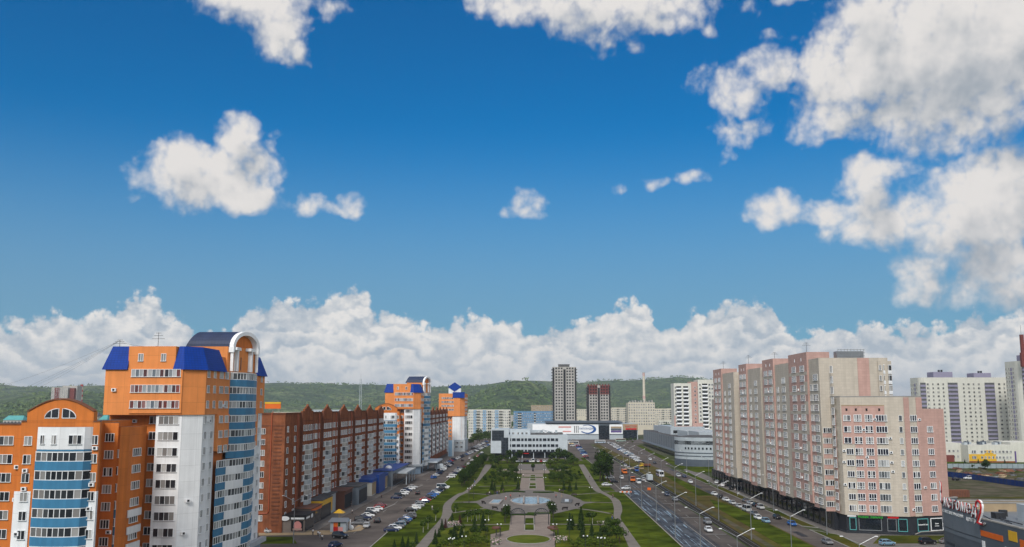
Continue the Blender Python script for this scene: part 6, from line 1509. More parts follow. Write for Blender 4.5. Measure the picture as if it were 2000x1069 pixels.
# ------------------------------------------------------------------ street lamps
def lamp_post(x, y, label, grp, h=10.6, dbl=True, ang=0.0):
    t = thing('street_lamp', label, 'street lamp', (x, y, .08), ang, grp)
    if ('lamp', dbl) not in VM:
        p = MB(); p.tube((0,0,0),(0,0,1.4),.17,.15,8); p.tube((0,0,1.4),(0,0,10.6),.11,.07,8)
        a = MB(); a.path([(0,0,10.5),(.5,0,10.75),(1.6,0,11.3),(2.9,0,11.95)], .06, 6)
        hd = MB(); hd.box(-.10,.45,-.11,.11,-.04,.08,0,True); hd.box(.0,.4,-.08,.08,-.08,-.04,1,True)
        VM[('lamp', dbl)] = (p.mesh('pole',['metal']), a.mesh('arm',['metal']), hd.mesh('lamp_head',['frame_white','head_lamp']))
    p, a, hd = VM[('lamp', dbl)]
    link('pole', p, t)
    for s in ((0, pi) if dbl else (0,)):
        q = link('arm', a, t, (0,0,0), s); link('lamp_head', hd, q, (2.9, 0, 11.95))
for i, y in enumerate((180,217,254,291,329,366,404,442,482,520)):
    lamp_post(38.7+(.3 if y < 200 else 0), y, f'twin-armed street lamp, {ORD[i]} from the camera along the park kerb', 'street lamps along the park kerb')
for i, y in enumerate((170,212,252,292,334,378,420,462,505,548,590)):
    lamp_post(57.9+(.0 if i % 2 else .5), y, f'twin-armed street lamp, {ORD[i]} from the camera beside the tram bed', 'street lamps beside the tram bed')
for i, y in enumerate((262,318,372,430,490)):
    lamp_post(81.4, y, f'single-armed street lamp, {ORD[i]} from the camera on the pink block verge', 'street lamps before the pink block', dbl=False, ang=pi)
for i, (px, py) in enumerate(((573,1062),(765,957),(826,920))):
    x, y = G(px, py); lamp_post(x, y, ('twin-armed street lamp in front of the cafe corner','twin-armed street lamp on the left pavement by the parked cars','twin-armed street lamp before the second orange tower')[i], 'street lamps on the left street')
def park_lamp(px, py, label, h=5.2, globes=2):
    x, y = G(px, py); t = thing('park_lamp', label, 'park lamp', (x, y, .12), 0, 'park lamps')
    k = ('plamp', round(h,1), globes)
    if k not in VM:
        p = MB(); p.tube((0,0,0),(0,0,.8),.11,.08,8); p.tube((0,0,.8),(0,0,h),.055,.045,6); p.path([(-.45,0,h-.25),(-.25,0,h+.05),(0,0,h-.1),(.25,0,h+.05),(.45,0,h-.25)],.03,5)
        g = MB(); g.ball((0,0,0),.17,0,10,7); VM[k] = (p.mesh('pole',['dark_metal']), g.mesh('globe',['frame_white']))
    link('pole', VM[k][0], t)
    for s in (-.45,.45): link('globe', VM[k][1], t, (s, 0, h-.05))
PLN = {}
for i,(px,py) in enumerate(((975,1066),(951,1056),(987,1022),(1084,1066),(1112,1056),(1081,1020),(916,983),(925,976),(1154,981),(1013,958),(1064,958),(1016,940),(1064,940),(1017,927),(1063,927),(906,1094),(883,1098),(880,1100),(1144,1093),(1172,1097),(1178,1098))):
    side = 'left' if px < 1034 else 'right'; where = 'oval lawn' if py > 1060 and 960 < px < 1090 else ('bottom edge flower beds' if py > 1090 else ('front lawns' if py > 1050 else ('metal arches' if py > 1015 else ('fountain plaza' if py > 955 else 'upper walk'))))
    PLN[(side, where)] = PLN.get((side, where), 0)+1
    park_lamp(px, py, f'black park lamp with two white globes {side} of the {where}, {ORD[PLN[(side, where)]-1]} nearest')

# ------------------------------------------------------------------ park furniture
c = G(1037, 980.5); t = thing('fountain', 'oval blue fountain basin in the middle of the park plaza', 'fountain', (c[0], c[1], .18)); RX, RY = 7.6, 14.0
m = MB(); E1 = arc_pts(c, RX, RY, 0, 2*pi, 44)[:-1]; E2 = arc_pts(c, RX-.5, RY-.6, 0, 2*pi, 44)[:-1]
for k in range(44):
    j = (k+1) % 44; m.face([(*E1[k],.18),(*E1[j],.18),(*E1[j],.65),(*E1[k],.65)]); m.face([(*E1[k],.65),(*E1[j],.65),(*E2[j],.65),(*E2[k],.65)]); m.face([(*E2[k],.65),(*E2[j],.65),(*E2[j],.3),(*E2[k],.3)])
m.build('rim','stone',t); m = MB(); m.face([(*p,.5) for p in E2]); m.build('water','water',t)
for dx in (-2.6, 2.6):
    m = MB(); w = sqrt(1-(dx/RX)**2)*RY; m.path([(c[0]+dx,c[1]-w,.7),(c[0]+dx,c[1]-w*.4,1.4),(c[0]+dx,c[1]+w*.4,1.4),(c[0]+dx,c[1]+w,.7)],.35,6); m.build('footbridge','stone',t)
m = MB()
for k in range(14): a = 2*pi*k/14; m.tube((c[0]+4.5*cos(a),c[1]+10*sin(a),.5),(c[0]+4.5*cos(a),c[1]+10*sin(a),1.0),.12,.06,6)
m.build('nozzle','metal',t)
for px, py, lb in ((969,982.5,'pale square side basin left of the fountain'),(1107,981,'grey square side basin with white slab right of the fountain')):
    x, y = G(px, py); t = thing('side_basin', lb, 'basin', (x,y,.18), 0, 'side basins'); m = MB(); m.prism([(x-2.4,y-6),(x+1.4,y-7),(x+2.4,y+6),(x-1.4,y+7)],.18,.6,0); m.build('rim','stone' if px < 1000 else 'concrete_dark',t); m = MB(); m.prism([(x-1.8,y-5) if px < 1000 else (x-.9,y-4),(x+1,y-5.6) if px<1000 else (x+.5,y-4.4),(x+1.8,y+5) if px<1000 else (x+.9,y+4),(x-1,y+5.6) if px<1000 else (x-.5,y+4.4)],.6,.66,0); m.build('water','water' if px < 1000 else 'office_white',t)
for px, lb in ((1011.5,'left dark metal garden arch over the south walk'),(1058,'right dark metal garden arch over the south walk')):
    x, y = G(px, 1026); t = thing('garden_arch', lb, 'garden arch', (x,y,.16), 0, 'garden arches'); m = MB(); hw = 2.05
    for s in (-hw, hw):
        for d in (0,.7): m = MB(); m.tube((x+s,y+d,.16),(x+s,y+d,3.3),.10,n=6); m.build('post','dark_metal',t)
    m = MB()
    for d in (0,.7):
        m.path([(x+hw*cos(pi*k/10),y+d,3.3+1.5*sin(pi*k/10)) for k in range(11)],.09,5); m.path([(x-hw,y+d,3.3),(x+hw,y+d,3.3)],.07,5)
        for k in range(1,10): m.tube((x+hw*cos(pi*k/10)*.55,y+d,3.3+.6*sin(pi*k/10)),(x+hw*cos(pi*k/10),y+d,3.3+1.5*sin(pi*k/10)),.035,n=4)
    m.build('hoop','dark_metal',t)
def bench(px, py, rz, label):
    x, y = G(px, py); t = thing('bench', label, 'bench', (x,y,.18), rz, 'dark park benches')
    if 'bench' not in VM:
        s = MB(); s.box(-1.1,1.1,-.25,.25,.42,.50,0,True); k = MB(); k.loft([(-1.1,.22),(1.1,.22),(1.1,.28),(-1.1,.28)],.55,[(-1.1,.36),(1.1,.36),(1.1,.42),(-1.1,.42)],1.0,0,None,True); l = MB(); l.box(-.05,.05,-.25,.3,0,.42,0)
        VM['bench'] = (s.mesh('seat',['bench_wood']), k.mesh('backrest',['bench_wood']), l.mesh('leg',['dark_metal']))
    s, k, l = VM['bench']; link('seat', s, t); link('backrest', k, t); link('leg', l, t, (-.9,0,0)); link('leg', l, t, (.9,0,0))
for i,(px,py,rz) in enumerate(((945,985,2.2),(967,996,2.6),(985,1000,2.9),(1103,997,-2.7),(1127,989,-2.3),(955,968,.6),(1121,970,-.5),(970,966,.3),(1096,963,-.2),(1008,962,.1))):
    bench(px, py, rz, f'dark park bench on the {"left" if px < 1037 else "right"} edge of the fountain plaza, {ORD[sorted([q[1] for q in ((945,985),(967,996),(985,1000),(955,968),(970,966),(1008,962)) ] if px < 1037 else [q for q in (997,989,970,963)], reverse=True).index(py)]} from the camera')
for px, lb in ((967,'brown curved pergola left of the oval lawn'),(1092,'brown curved pergola right of the oval lawn')):
    x, y = G(px, 1049); t = thing('pergola', lb, 'pergola', (x,y,.16), 0, 'brown pergolas'); m = MB(); s = 1 if px < 1000 else -1
    P = [(x-s*1.8+s*3.4*cos(a),y+3.2*sin(a)) for a in [-.9+.3*k for k in range(7)]]; m.wall(P,2.3,2.6,1.6,0); m.build('roof','brown',t); m = MB()
    for p in P[::2]: m = MB(); m.tube((*p,.16),(*p,2.3),.07,n=6); m.build('post','dark_metal',t)
for px, py, lb in ((1006,962.3,'dark crescent clipped bed above the fountain, left part'),(1062,963.8,'dark crescent clipped bed above the fountain, right part'),(1022,1007.5,'dark scroll bed below the fountain, left'),(1056,1005.5,'dark scroll bed below the fountain, right')):
    x, y = G(px, py); m = MB(); s = -1 if px < 1037 else 1
    m.path([(x-4.2,y+1.2*s,.25),(x-2,y+.2,.35),(x,y-.3,.4),(x+2,y+.1,.35),(x+4.0,y+1.4*s,.25)],.42,6); one(m,'clipped_bed','dark_leaf',lb,'flower bed','clipped scroll beds')
m = MB(); x, y = G(1042,934); m.path([(x-6.5,y+1.5,.25),(x-3,y+.2,.3),(x,y,.3),(x+3,y+.2,.3),(x+6.5,y+1.5,.25)],.3,5); one(m,'clipped_bed','dark_leaf','thin dark curved bed across the upper walk','flower bed')
x, y = G(1041,921.5); t = thing('flower_vase', 'dark tiered flower vase at the head of the walk', 'flower vase', (x,y,.18)); m = MB(); m.tube((x,y,.18),(x,y,2.2),.5,.3,8); m.tube((x,y,2.2),(x,y,2.7),.9,1.2,10); m.build('pedestal','dark_metal',t); m = MB(); m.ball((x,y,3.3),1.1,0,10,6,(1,1,.8)); m.build('plant','dark_leaf',t)

# ------------------------------------------------------------------ trees and plants
def crown_mesh(name, R, parts, n, size, leaf, seed, droop=0.0):
    r = random.Random(seed); mb = MB()
    W = [p[3]*p[4]*p[5] for p in parts]; tot = sum(W)
    for p, w in zip(parts, W):
        for _ in range(max(6, int(n*w/tot))):
            while True:
                a, b_, c_ = r.uniform(-1,1), r.uniform(-1,1), r.uniform(-1,1); q = a*a+b_*b_+c_*c_
                if .18 < q < 1: break
            c = Vector((p[0]+a*p[3], p[1]+b_*p[4], p[2]+c_*p[5])); s = size*r.uniform(.6,1.3)
            d = Vector((a/p[3], b_/p[4], c_/p[5]+.3)).normalized(); d = (d+Vector((r.uniform(-.7,.7), r.uniform(-.7,.7), r.uniform(-.7,.7)))).normalized()
            u = d.orthogonal().normalized(); v = d.cross(u); th = r.uniform(0, pi); u, v = u*cos(th)+v*sin(th), v*cos(th)-u*sin(th)
            mb.face([c-u*s*.5, c+v*s*.38, c+u*s*.5, c-v*s*.38])
    return mb.mesh(name, [leaf])
def spruce_mesh(seed, leaf='spruce_leaf', h=1.0, wd=.48, n=620):
    r = random.Random(seed); mb = MB()
    for _ in range(n):
        t = r.random()**1.35; z = .06+.94*t; lay = 1+.22*sin(z*44); rad = wd*.5*(1-t)**.85*lay*r.uniform(.45,1.05)+.004; a = r.uniform(0, 2*pi)
        c = Vector((rad*cos(a), rad*sin(a), z-rad*.25)); o = Vector((cos(a), sin(a), -.55)).normalized(); w = Vector((-sin(a), cos(a), r.uniform(-.3,.3))); s = .075*(1.15-t*.6)
        mb.face([c-o*s, c+w*s*.55, c+o*s*1.1, c-w*s*.55])
    return mb.mesh('crown', [leaf])
def trunk_mesh(h, r0, m='bark', limbs=4, seed=1):
    r = random.Random(seed); mb = MB(); mb.tube((0,0,0),(.03*h,.01*h,h*.62),r0,r0*.5,7)
    for k in range(limbs):
        a = 2*pi*k/limbs+r.random(); z = h*r.uniform(.35,.55); mb.tube((.02*h,0,z),(cos(a)*h*.2,sin(a)*h*.2,z+h*.24),r0*.4,r0*.12,5)
    return mb.mesh('trunk', [m])
PT = {}
def proto(kind, v):
    k = (kind, v)
    if k in PT: return PT[k]
    r = random.Random(hash(kind) % 97+v*7+len(kind)*13)
    if kind in ('spruce', 'red_spruce'): PT[k] = (trunk_mesh(1.0,.022,limbs=0), spruce_mesh(v*31+5, 'spruce_leaf' if kind == 'spruce' else 'red_leaf'))
    else:
        P = {'young':(.26,.34,.62,7,430,.085,'green_leaf','birch_bark'), 'round':(.36,.36,.60,9,620,.080,'dark_leaf','bark'), 'poplar':(.33,.47,.52,15,1900,.052,'dark_leaf','bark'), 'light':(.42,.36,.50,8,520,.085,'light_leaf','bark'), 'broad':(.42,.38,.58,11,900,.070,'green_leaf','bark')}[kind]
        w, hh, zc, np_, n, sz, leaf, bk = P; parts = []
        for _ in range(np_):
            a, q, z = r.uniform(0, 2*pi), r.uniform(.1,.62)*w, zc+r.uniform(-.75,.78)*hh*.62
            s = r.uniform(.32,.55); k2 = 1-.45*max(0,(z-zc)/hh); parts.append((q*cos(a), q*sin(a), z, w*s*k2*1.25, w*s*k2*1.25, hh*s*.75))
        PT[k] = (trunk_mesh(1.0,.026 if kind != 'young' else .020,bk,4,v), crown_mesh('crown',1,parts,n,sz,leaf,v*17+3))
    return PT[k]
NT = {'spruce':'spruce_tree','red_spruce':'spruce_tree','young':'young_tree','round':'leafy_tree','poplar':'poplar_tree','light':'bushy_tree','broad':'leafy_tree'}
DT = {'spruce':'dark conical spruce','red_spruce':'reddish-brown withered spruce','young':'slim young tree with pale trunk','round':'dense dark round tree','poplar':'tall dark poplar','light':'light green bushy tree','broad':'mid-green spreading tree'}
TL = {}
def tree_at(x, y, h, kind, label, group, z=.1):
    t = thing(NT[kind], label, 'tree', (x, y, z), rnd.uniform(0, 6.28), group); tr, cr = proto(kind, rnd.randrange(4))
    sx = h*rnd.uniform(.9,1.12); link('trunk', tr, t, sc=h); link('crown', cr, t, sc=(sx, sx, h)); return t
def trees(L, where, group):
    """each (px, py of the foot, height m, kind); labels count outwards from the camera"""
    seen = {}
    for px, py, h, kind in sorted(L, key=lambda q: -q[1]):
        x, y = G(px, py); i = seen.get(kind, 0); seen[kind] = i+1; n = sum(1 for q in L if q[3] == kind)
        lb = f'{DT[kind]} {where}' if n == 1 else f'{DT[kind]} {where}, {ORD[i]} nearest'
        tree_at(x, y, h, kind, lb, group)
trees([(850,1064,3.6,'spruce'),(863,1036,3.0,'spruce'),(870,1032,2.6,'red_spruce'),(857,1050,2.4,'spruce'),(887.5,1061,4.6,'spruce'),(901,1058,4.0,'spruce'),(927,1040,4.4,'spruce'),(942,1037,4.0,'spruce'),(930,1058,3.6,'light'),(918,1068,3.4,'light'),(940,1064,3.0,'light'),(874,1068,3.2,'light'),(866,1074,3.4,'light'),(895,1076,3.6,'light'),(952,1068,2.6,'light'),(858,1078,3.0,'light'),(936,1052,3.2,'young'),(948,1046,3.0,'round'),(880,1052,2.6,'round'),(912,1050,2.4,'light'),(902,1066,2.8,'light'),(908,1072,3.0,'light'),(925,1063,2.6,'light'),(932,1070,3.0,'light'),(886,1070,3.0,'light'),(946,1058,2.2,'light'),(878,1062,2.6,'light'),(922,1046,2.4,'round'),(893,1046,2.8,'round'),(906,1042,3.0,'young')], 'on the front left lawn', 'trees on the front left lawn')
trees([(903,1019.5,3.0,'round'),(913,1020,4.2,'young'),(921,1019,4.4,'young'),(931,1018,4.6,'young'),(936,1016,4.4,'young'),(954,1019,4.8,'young'),(985.5,1020,4.6,'round'),(990,1013,5.2,'poplar'),(944,1022,3.2,'spruce'),(960,1012,2.6,'light'),(890,1002.5,3.4,'young'),(925,1000,1.4,'light'),(883,1024,3.2,'spruce'),(898,1024,2.8,'red_spruce')], 'on the left lawn by the metal arch', 'trees on the left middle lawn')
trees([(813,1063,2.8,'spruce'),(826.5,1041,4.2,'young'),(835.8,1034.5,4.6,'young'),(850.8,1018.5,5.0,'young'),(797,1072,2.8,'spruce'),(786,1076,3.4,'spruce'),(806,1080,3.4,'young'),(770,1080,3.0,'spruce')], 'on the grass left of the curved walk', 'trees on the outer left grass')
trees([(1113,1036,4.8,'spruce'),(1118,1029,3.2,'spruce'),(1135,1036,5.4,'spruce'),(1135,1016,4.2,'spruce'),(1138,1057,4.4,'spruce'),(1156,1056,4.4,'spruce'),(1157,1025,4.8,'young'),(1151,1020,3.6,'round'),(1181,1056,4.0,'round'),(1173,1052,3.4,'spruce'),(1197,1046,5.4,'broad'),(1190,1036,4.2,'broad'),(1210,1063,5.6,'broad'),(1204,1057,4.6,'broad'),(1080,1012,6.0,'poplar'),(1130,1063,2.4,'light'),(1168,1066,3.4,'light'),(1180,1066,3.2,'light'),(1150,1068,3.0,'light'),(1163,1072,3.4,'light'),(1192,1074,3.4,'light'),(1120,1070,2.2,'light'),(1143,1074,3.2,'light'),(1175,1076,3.2,'light'),(1171,1028,1.8,'light'),(1136,1066,2.6,'light'),(1156,1064,2.8,'light'),(1186,1068,3.2,'light'),(1112,1064,2.2,'light'),(1128,1072,2.6,'light'),(1148,1060,2.4,'round'),(1166,1058,3.0,'round'),(1190,1058,3.4,'round'),(1200,1070,3.0,'light')], 'on the front right lawn', 'trees on the front right lawn')
L = [(960.5,958,3.8,'spruce'),(966,959,3.6,'spruce'),(981,958,3.6,'spruce'),(1101.5,957.5,3.8,'spruce'),(1113,960,4.0,'spruce'),(1125,957.5,3.4,'spruce'),(1012,957,4.0,'spruce')]
trees(L, 'beside the upper fountain lawns', 'small spruces by the fountain')
r2 = random.Random(5); LL = []
for k in range(30):
    py = r2.uniform(918, 947); f = (py-918)/29; LL.append((r2.uniform(968-32*f, 1011-3*f), py, r2.uniform(2.4,5.2), r2.choice(('broad','round','broad','light'))))
trees([q for q in LL], 'in the left grove above the fountain', 'left grove above the fountain')
trees([(r2.uniform(935,1010), r2.uniform(920,948), r2.uniform(1.4,2.6), 'light') for k in range(22)]+[(r2.uniform(945,1008), r2.uniform(920,946), r2.uniform(2.2,3.4), 'round') for k in range(16)], 'in the left grove undergrowth', 'left grove undergrowth')
trees([(r2.uniform(1074,1140), r2.uniform(920,948), r2.uniform(1.4,2.6), 'light') for k in range(22)]+[(r2.uniform(1074,1135), r2.uniform(920,946), r2.uniform(2.2,3.4), 'round') for k in range(16)], 'in the right grove undergrowth', 'right grove undergrowth')
LL = []
for k in range(30):
    py = r2.uniform(918, 947); f = (py-918)/29; LL.append((r2.uniform(1072, 1118+26*f), py, r2.uniform(2.4,5.2), r2.choice(('broad','round','broad','light'))))
trees([q for q in LL], 'in the right grove above the fountain', 'right grove above the fountain')
LL = []
for k in range(30):
    px = r2.uniform(952, 1130)
    if 1018 < px < 1066: px = r2.choice((r2.uniform(962,1016), r2.uniform(1068,1128)))
    LL.append((px, r2.uniform(903.5, 915), r2.uniform(3.5,6.5), r2.choice(('broad','round','light'))))
trees(LL, 'in the shrubbery before the office', 'shrubbery before the office')
trees([(992,906,9.5,'round'),(1016,905,10,'round'),(1005,907,6.5,'round'),(1083,906,9.5,'round'),(1093,905,11,'round'),(1103,906,10.5,'round'),(1112,907,9,'round'),(974,908,7.5,'round'),(968,912,6,'round'),(1120,909,7,'broad')], 'close before the office front', 'tall trees before the office')
LL = [(948-46*k/15+r2.uniform(-2.5,2.5), 903+47*k/15, r2.uniform(6.2,8.0), 'poplar') for k in range(16)]+[(942-38*k/9+r2.uniform(-2,2), 906+38*k/9, r2.uniform(6,7.5), 'round') for k in range(10)]
trees(LL, 'in the hedge row left of the walk', 'hedge row of trees')
trees([(1178,940,17.5,'poplar'),(1172,942,13,'poplar'),(1186,941,12.5,'poplar')], 'clump by the lay-by right of the park', 'big poplar clump')
trees([(925,868,12,'broad'),(932,870,13,'broad'),(941,867,12,'broad'),(949,866,14,'round'),(956,867,12,'broad'),(937,864,15,'round'),(920,872,9,'round'),(962,864,12,'broad'),(968,862,12,'broad'),(975,861,11,'broad')], 'in the copse left of the office', 'copse left of the office')
trees([(1297,853,17,'round'),(1305,853,18,'broad'),(1313,852,16,'broad'),(1289,853,14,'broad'),(1281,854,12,'broad'),(1321,853,14,'round')], 'behind the grey mall', 'trees behind the grey mall')
trees([(1885,914,4.5,'spruce'),(1924,917,6.5,'poplar'),(1929,918,6.5,'poplar'),(1911,908,3.5,'spruce'),(1963,909,3.5,'spruce'),(1900,916,3.0,'round')], 'on the waste ground by the pale fence', 'trees on the waste ground')
trees([(1225,864,4.5,'broad'),(1232,864,5,'broad'),(1240,863,4.5,'broad'),(1236,867,4,'light')], 'at the near corner of the grey mall', 'shrubs at the grey mall')
def flowers(px, py, sx, sy, label):
    x, y = G(px, py); r = random.Random(int(px)); mb = MB()
    for _ in range(170):
        a, q = r.uniform(0, 2*pi), sqrt(r.random()); c = Vector((x+sx*q*cos(a), y+sy*q*sin(a), .2+r.random()*.9)); s = r.uniform(.12,.3); u = Vector((r.uniform(-1,1),r.uniform(-1,1),r.uniform(-.4,.4))).normalized(); v = u.cross(Vector((.2,-.5,.9))).normalized()
        mb.face([c-u*s, c+v*s, c+u*s, c-v*s])
    return one(mb, 'flower_bed', 'flower', label, 'flower bed', 'flower beds')
flowers(969,1062,1.6,4,'pink and white flower bed left of the oval lawn'); flowers(1096,1058,2.0,4.5,'white flowering bed right of the oval lawn'); flowers(985,922,3.5,4,'pale flower bed at the left of the upper plaza'); flowers(1098,922,3.5,4,'pale flower bed at the right of the upper plaza'); flowers(1180,1026,2.2,3,'dark rose bed by the right walk'); flowers(886,1027,2.2,3,'dark rose bed by the left walk')
# distant woodland between the blocks: one mass
mb = MB(); r = random.Random(3)
for k in range(2300):
    y = r.uniform(900, 2300); a = r.uniform(-.62,.62)
    if y < 1250 and -.075 < a < .20: continue
    x = a*y; z = terrain(x, y); h = r.uniform(5,11)
    for q in range(9):
        c = Vector((x+r.gauss(0,h*.3), y+r.gauss(0,h*.3), z+h*r.uniform(.25,1))); s = h*r.uniform(.16,.32); u = Vector((r.uniform(-1,1),r.uniform(-1,1),r.uniform(-1,1))).normalized(); v = u.orthogonal().normalized()
        mb.face([c-u*s, c+v*s*.8, c+u*s, c-v*s*.8])
for k in range(21000):
    y = r.uniform(1900, 4500); x = r.uniform(-.64,.64)*y
    if vn(x/260, y/260, 5) < .46 or vn(x/70, y/70, 8) < .40: continue
    z = terrain(x, y); h = r.uniform(4.5,9)
    for q in range(3):
        c = Vector((x+r.gauss(0,4), y+r.gauss(0,4), z+h*r.uniform(.3,1))); s = h*r.uniform(.3,.55); u = Vector((r.uniform(-1,1),r.uniform(-.5,.5),r.uniform(-1,1))).normalized(); v = u.orthogonal().normalized()
        mb.face([c-u*s, c+v*s*.8, c+u*s, c-v*s*.8])
o = mb.build('distant_woodland', 'far_leaf'); tag(o, 'distant mixed woodland between the far blocks and the hills', 'woodland', None, 'stuff')
# builders yard heaps
HEAPS = sorted([(r2.uniform(1862,2000), r2.uniform(912,941)) for _ in range(34)]); HN = {}
for px, py in HEAPS:
    x, y = G(px, py)
    if x < 219: continue
    mt, nm_ = r2.choice((('dirt','brown earth'),('metal','grey metal'),('rust','rusty scrap'),('concrete_dark','dark'),('brown','brown timber'),('tan','tan timber')))
    HN[mt] = HN.get(mt, 0)+1; m = MB(); n = 9; sx, sy, hh = r2.uniform(1.2,3.2), r2.uniform(2,6), r2.uniform(.5,1.3); J = [r2.uniform(.6,1.2) for _ in range(n)]
    m.loft([(x+sx*J[k]*cos(2*pi*k/n), y+sy*J[k]*sin(2*pi*k/n)) for k in range(n)], 0, [(x+sx*.5*J[k]*cos(2*pi*k/n+.2), y+sy*.5*J[k]*sin(2*pi*k/n)) for k in range(n)], hh, 0)
    for q in range(4): a = r2.uniform(0,6); m.obox((x+sx*.6*cos(a), y+sy*.6*sin(a)), r2.uniform(0,3), r2.uniform(1,3.4), .4, hh*.6, hh*.6+.35, 0)
    one(m, 'rubble_heap', mt, f'low {nm_} heap in the yard behind the blue fence, {ORD[HN[mt]-1]} from the left', 'rubble heap', 'rubble heaps in the yard')
for k in range(26):
    px, py = r2.uniform(1850,2000), r2.uniform(911,946); x, y = G(px, py)
    if x < 219: continue
    sheet('scrub', arc_pts((x,y), r2.uniform(2,6), r2.uniform(3,12), 0, 2*pi, 9)[:-1], .05+k*.003, r2.choice(('lawn','lawn_dry','verge')))
x, y = G(1874,972); t = thing('shipping_container', 'long rust-brown container behind the red script sign', 'container', (x,y,0)); m = MB(); m.box(x-6,x+4,y,y+3,0,2.8,0); m.build('box','rust',t); m = MB()
for k in range(16): m.box(x-5.8+k*.62,x-5.5+k*.62,y-.06,y,0.1,2.7,0)
m.build('rib','brown',t)

# ------------------------------------------------------------------ people
def skin_mesh(name, V, Ed, R, matn, sub=1):
    me = bpy.data.meshes.new(name); me.from_pydata(V, Ed, []); o = bpy.data.objects.new(name, me); COL.objects.link(o)
    md = o.modifiers.new('s', 'SKIN'); me.skin_vertices[0].data[0].use_root = True
    for i, r in enumerate(R): me.skin_vertices[0].data[i].radius = (r, r)
    s = o.modifiers.new('b', 'SUBSURF'); s.levels = sub
    dg = bpy.context.evaluated_depsgraph_get(); out = bpy.data.meshes.new_from_object(o.evaluated_get(dg)); bpy.data.objects.remove(o); bpy.data.meshes.remove(me)
    out.materials.clear(); out.materials.append(M(matn)); out.name = name; return out
def person_meshes(pose):
    st = .30 if pose else .07; sw = .22 if pose else .05
    V = [(0,0,.95),(0,0,1.15),(0,0,1.38),(0,.01,1.50),(0,.02,1.60),(0,.03,1.70),
         (.10,0,.90),(.11,st*.5,.50),(.11,st*.6-.12*(pose>0),.08),(.11,st*.6+.08,.04), (-.10,0,.90),(-.11,-st*.3,.50),(-.11,-st,.08),(-.11,-st+.15,.04),
         (.19,0,1.40),(.24,-sw*.5,1.14),(.25,-sw+.10,.90),(.25,-sw+.14,.82), (-.19,0,1.40),(-.24,sw*.5,1.14),(-.25,sw+.10,.90),(-.25,sw+.14,.82)]
    Ed = [(0,1),(1,2),(2,3),(3,4),(4,5),(0,6),(6,7),(7,8),(8,9),(0,10),(10,11),(11,12),(12,13),(2,14),(14,15),(15,16),(16,17),(2,18),(18,19),(19,20),(20,21)]
    R = [.135,.125,.15,.06,.10,.085,.09,.06,.045,.04,.09,.06,.045,.04,.065,.045,.035,.035,.065,.045,.035,.035]
    body = skin_mesh('body', V, Ed, R, 'skin')
    T = [0,1,2,14,15,18,19]; mp = {t:i for i, t in enumerate(T)}
    shirt = lambda m: skin_mesh('shirt', [V[t] for t in T], [(0,1),(1,2),(2,3),(3,4),(2,5),(5,6)], [.165,.155,.18,.085,.06,.085,.06], m)
    P = [0,6,7,8,10,11,12]
    trs = lambda m: skin_mesh('trousers', [V[t] for t in P], [(0,1),(1,2),(2,3),(0,4),(4,5),(5,6)], [.16,.11,.08,.065,.11,.08,.065], m)
    hm = MB(); hm.ball((0,-.005,1.695),.115,0,10,7,(1,1.1,.95))
    return body, shirt, trs, hm
CL = {'white':(.6,.6,.6),'dark':(.03,.03,.035),'red':(.35,.03,.03),'blue':(.04,.08,.25),'grey':(.18,.18,.19),'tan':(.35,.27,.18)}
for k, c in CL.items(): mat('cloth_'+k, c, rough=.9, var=.05)
mat('hair', (.025,.017,.012), rough=.7)
PM = {}
def person(px, py, top, low, rz, pose, label, z=.17):
    x, y = G(px, py); t = thing('person', label, 'person', (x, y, z), rz, 'people in the park and street')
    if pose not in PM: PM[pose] = person_meshes(pose)
    body, shirt, trs, hm = PM[pose]
    for k, f in ((('s',pose,top), lambda: shirt('cloth_'+top)), (('t',pose,low), lambda: trs('cloth_'+low)), (('h',pose), lambda: hm.mesh('hair',['hair']))):
        if k not in VM: VM[k] = f()
    link('body', body, t); link('shirt', VM[('s',pose,top)], t); link('trousers', VM[('t',pose,low)], t); link('hair', VM[('h',pose)], t)
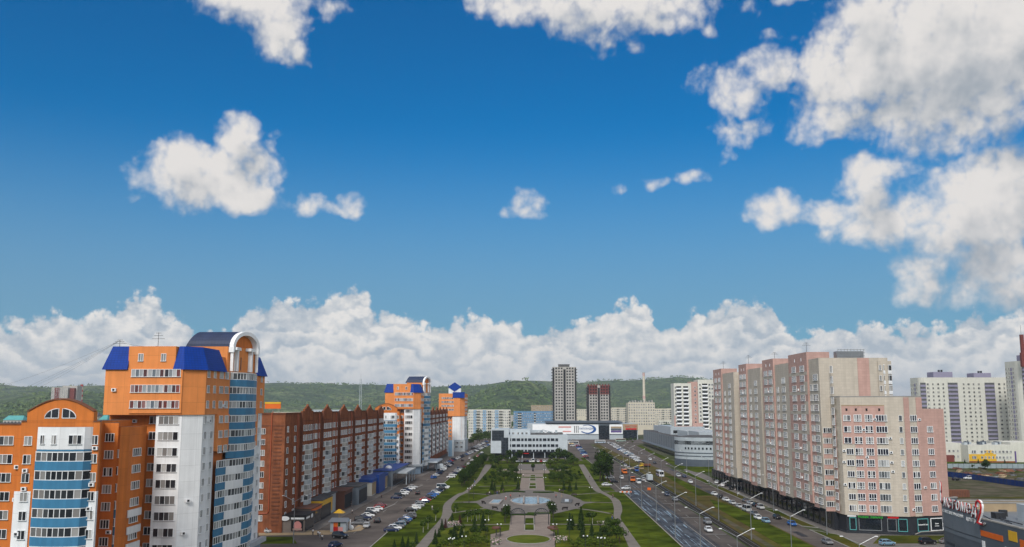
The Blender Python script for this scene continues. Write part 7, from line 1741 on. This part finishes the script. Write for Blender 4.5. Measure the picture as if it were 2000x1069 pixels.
PP = [(611,1046,'white','dark',.4,1,'person in white top walking at the left pavement edge',.03),(621,1049,'white','dark',.5,1,'person in white shirt and dark trousers crossing below the kiosk',.03),(624,1051,'white','grey',.5,1,'person in white top and grey trousers walking close to another',.03),(629,1057,'white','dark',.5,1,'person in white top leading the group across the side road',.03),
 (688,1006,'white','dark',2,1,'person in white shirt walking behind the parked shop-side cars',.12),(745,975,'dark','dark',0,0,'person in dark clothes standing on the pavement by the lamp',.12),(686,990,'dark','grey',1,1,'person in dark top near the grey shop steps',.12),(844,998,'white','grey',1,0,'person in white on the grass beside the hedge cars',.12),
 (916,962.5,'dark','dark',3.1,1,'person in black walking on the left walk, nearest of the walkers',.17),(920.5,959,'dark','dark',3.1,1,'person in black a step behind on the left walk',.17),(927,944,'dark','blue',0,1,'person in dark top farther along the left walk',.17),
 (956,969,'white','dark',1,0,'person in white top at the left tip of the plaza',.18),(971,966.5,'dark','blue',2,0,'person in dark top standing behind the left basin',.18),(975,967,'grey','dark',2.2,0,'person in grey beside the left basin',.18),(983,964,'dark','dark',1,0,'person in black at the upper left plaza edge',.18),(988,978,'white','red',4,1,'person in white top and red trousers left of the fountain',.18),(997,975,'red','dark',3,1,'person in red top at the fountain left end',.18),(1015,973,'grey','dark',0,1,'person in grey walking behind the fountain',.18),
 (1086,975,'red','dark',2,1,'person in red top right of the fountain',.18),(1097,973,'grey','tan',2,1,'person in grey top and tan trousers right of the fountain',.18),(1093,963.5,'white','dark',1,0,'person in white top by the upper right bench',.18),(1197,975,'dark','dark',3,1,'person in black on the right walk',.17),(1152,937,'dark','grey',0,1,'person in dark top far up the right walk',.17),(1022,933,'white','dark',3,1,'person in white top on the upper walk',.18),(1196,1017,'dark','blue',0,1,'person in dark top where the right walk bends',.17),(1546,993,'red','tan',1,0,'person in red by the dark shop front of the pink block',.12),(1436,963,'white','grey',1,1,'person in white top on the paving before the pink block',.12)]
for q in PP: person(*q[:7], z=q[7])
# ------------------------------------------------------------------ air
m = bpy.data.materials.new('haze'); m.use_nodes = True; nt = m.node_tree; nt.nodes.clear()
ov = nt.nodes.new('ShaderNodeOutputMaterial'); pv = nt.nodes.new('ShaderNodeVolumePrincipled'); nt.links.new(pv.outputs[0], ov.inputs['Volume'])
pv.inputs['Color'].default_value = (.80,.88,.98,1); pv.inputs['Density'].default_value = 7.5e-5; pv.inputs['Anisotropy'].default_value = .2
MATS['haze'] = m
mb = MB(); mb.box(-9600, 9600, -450, 11200, -2.0, 215, 0, True); o = mb.build('haze', 'haze'); o['kind'] = 'stuff'
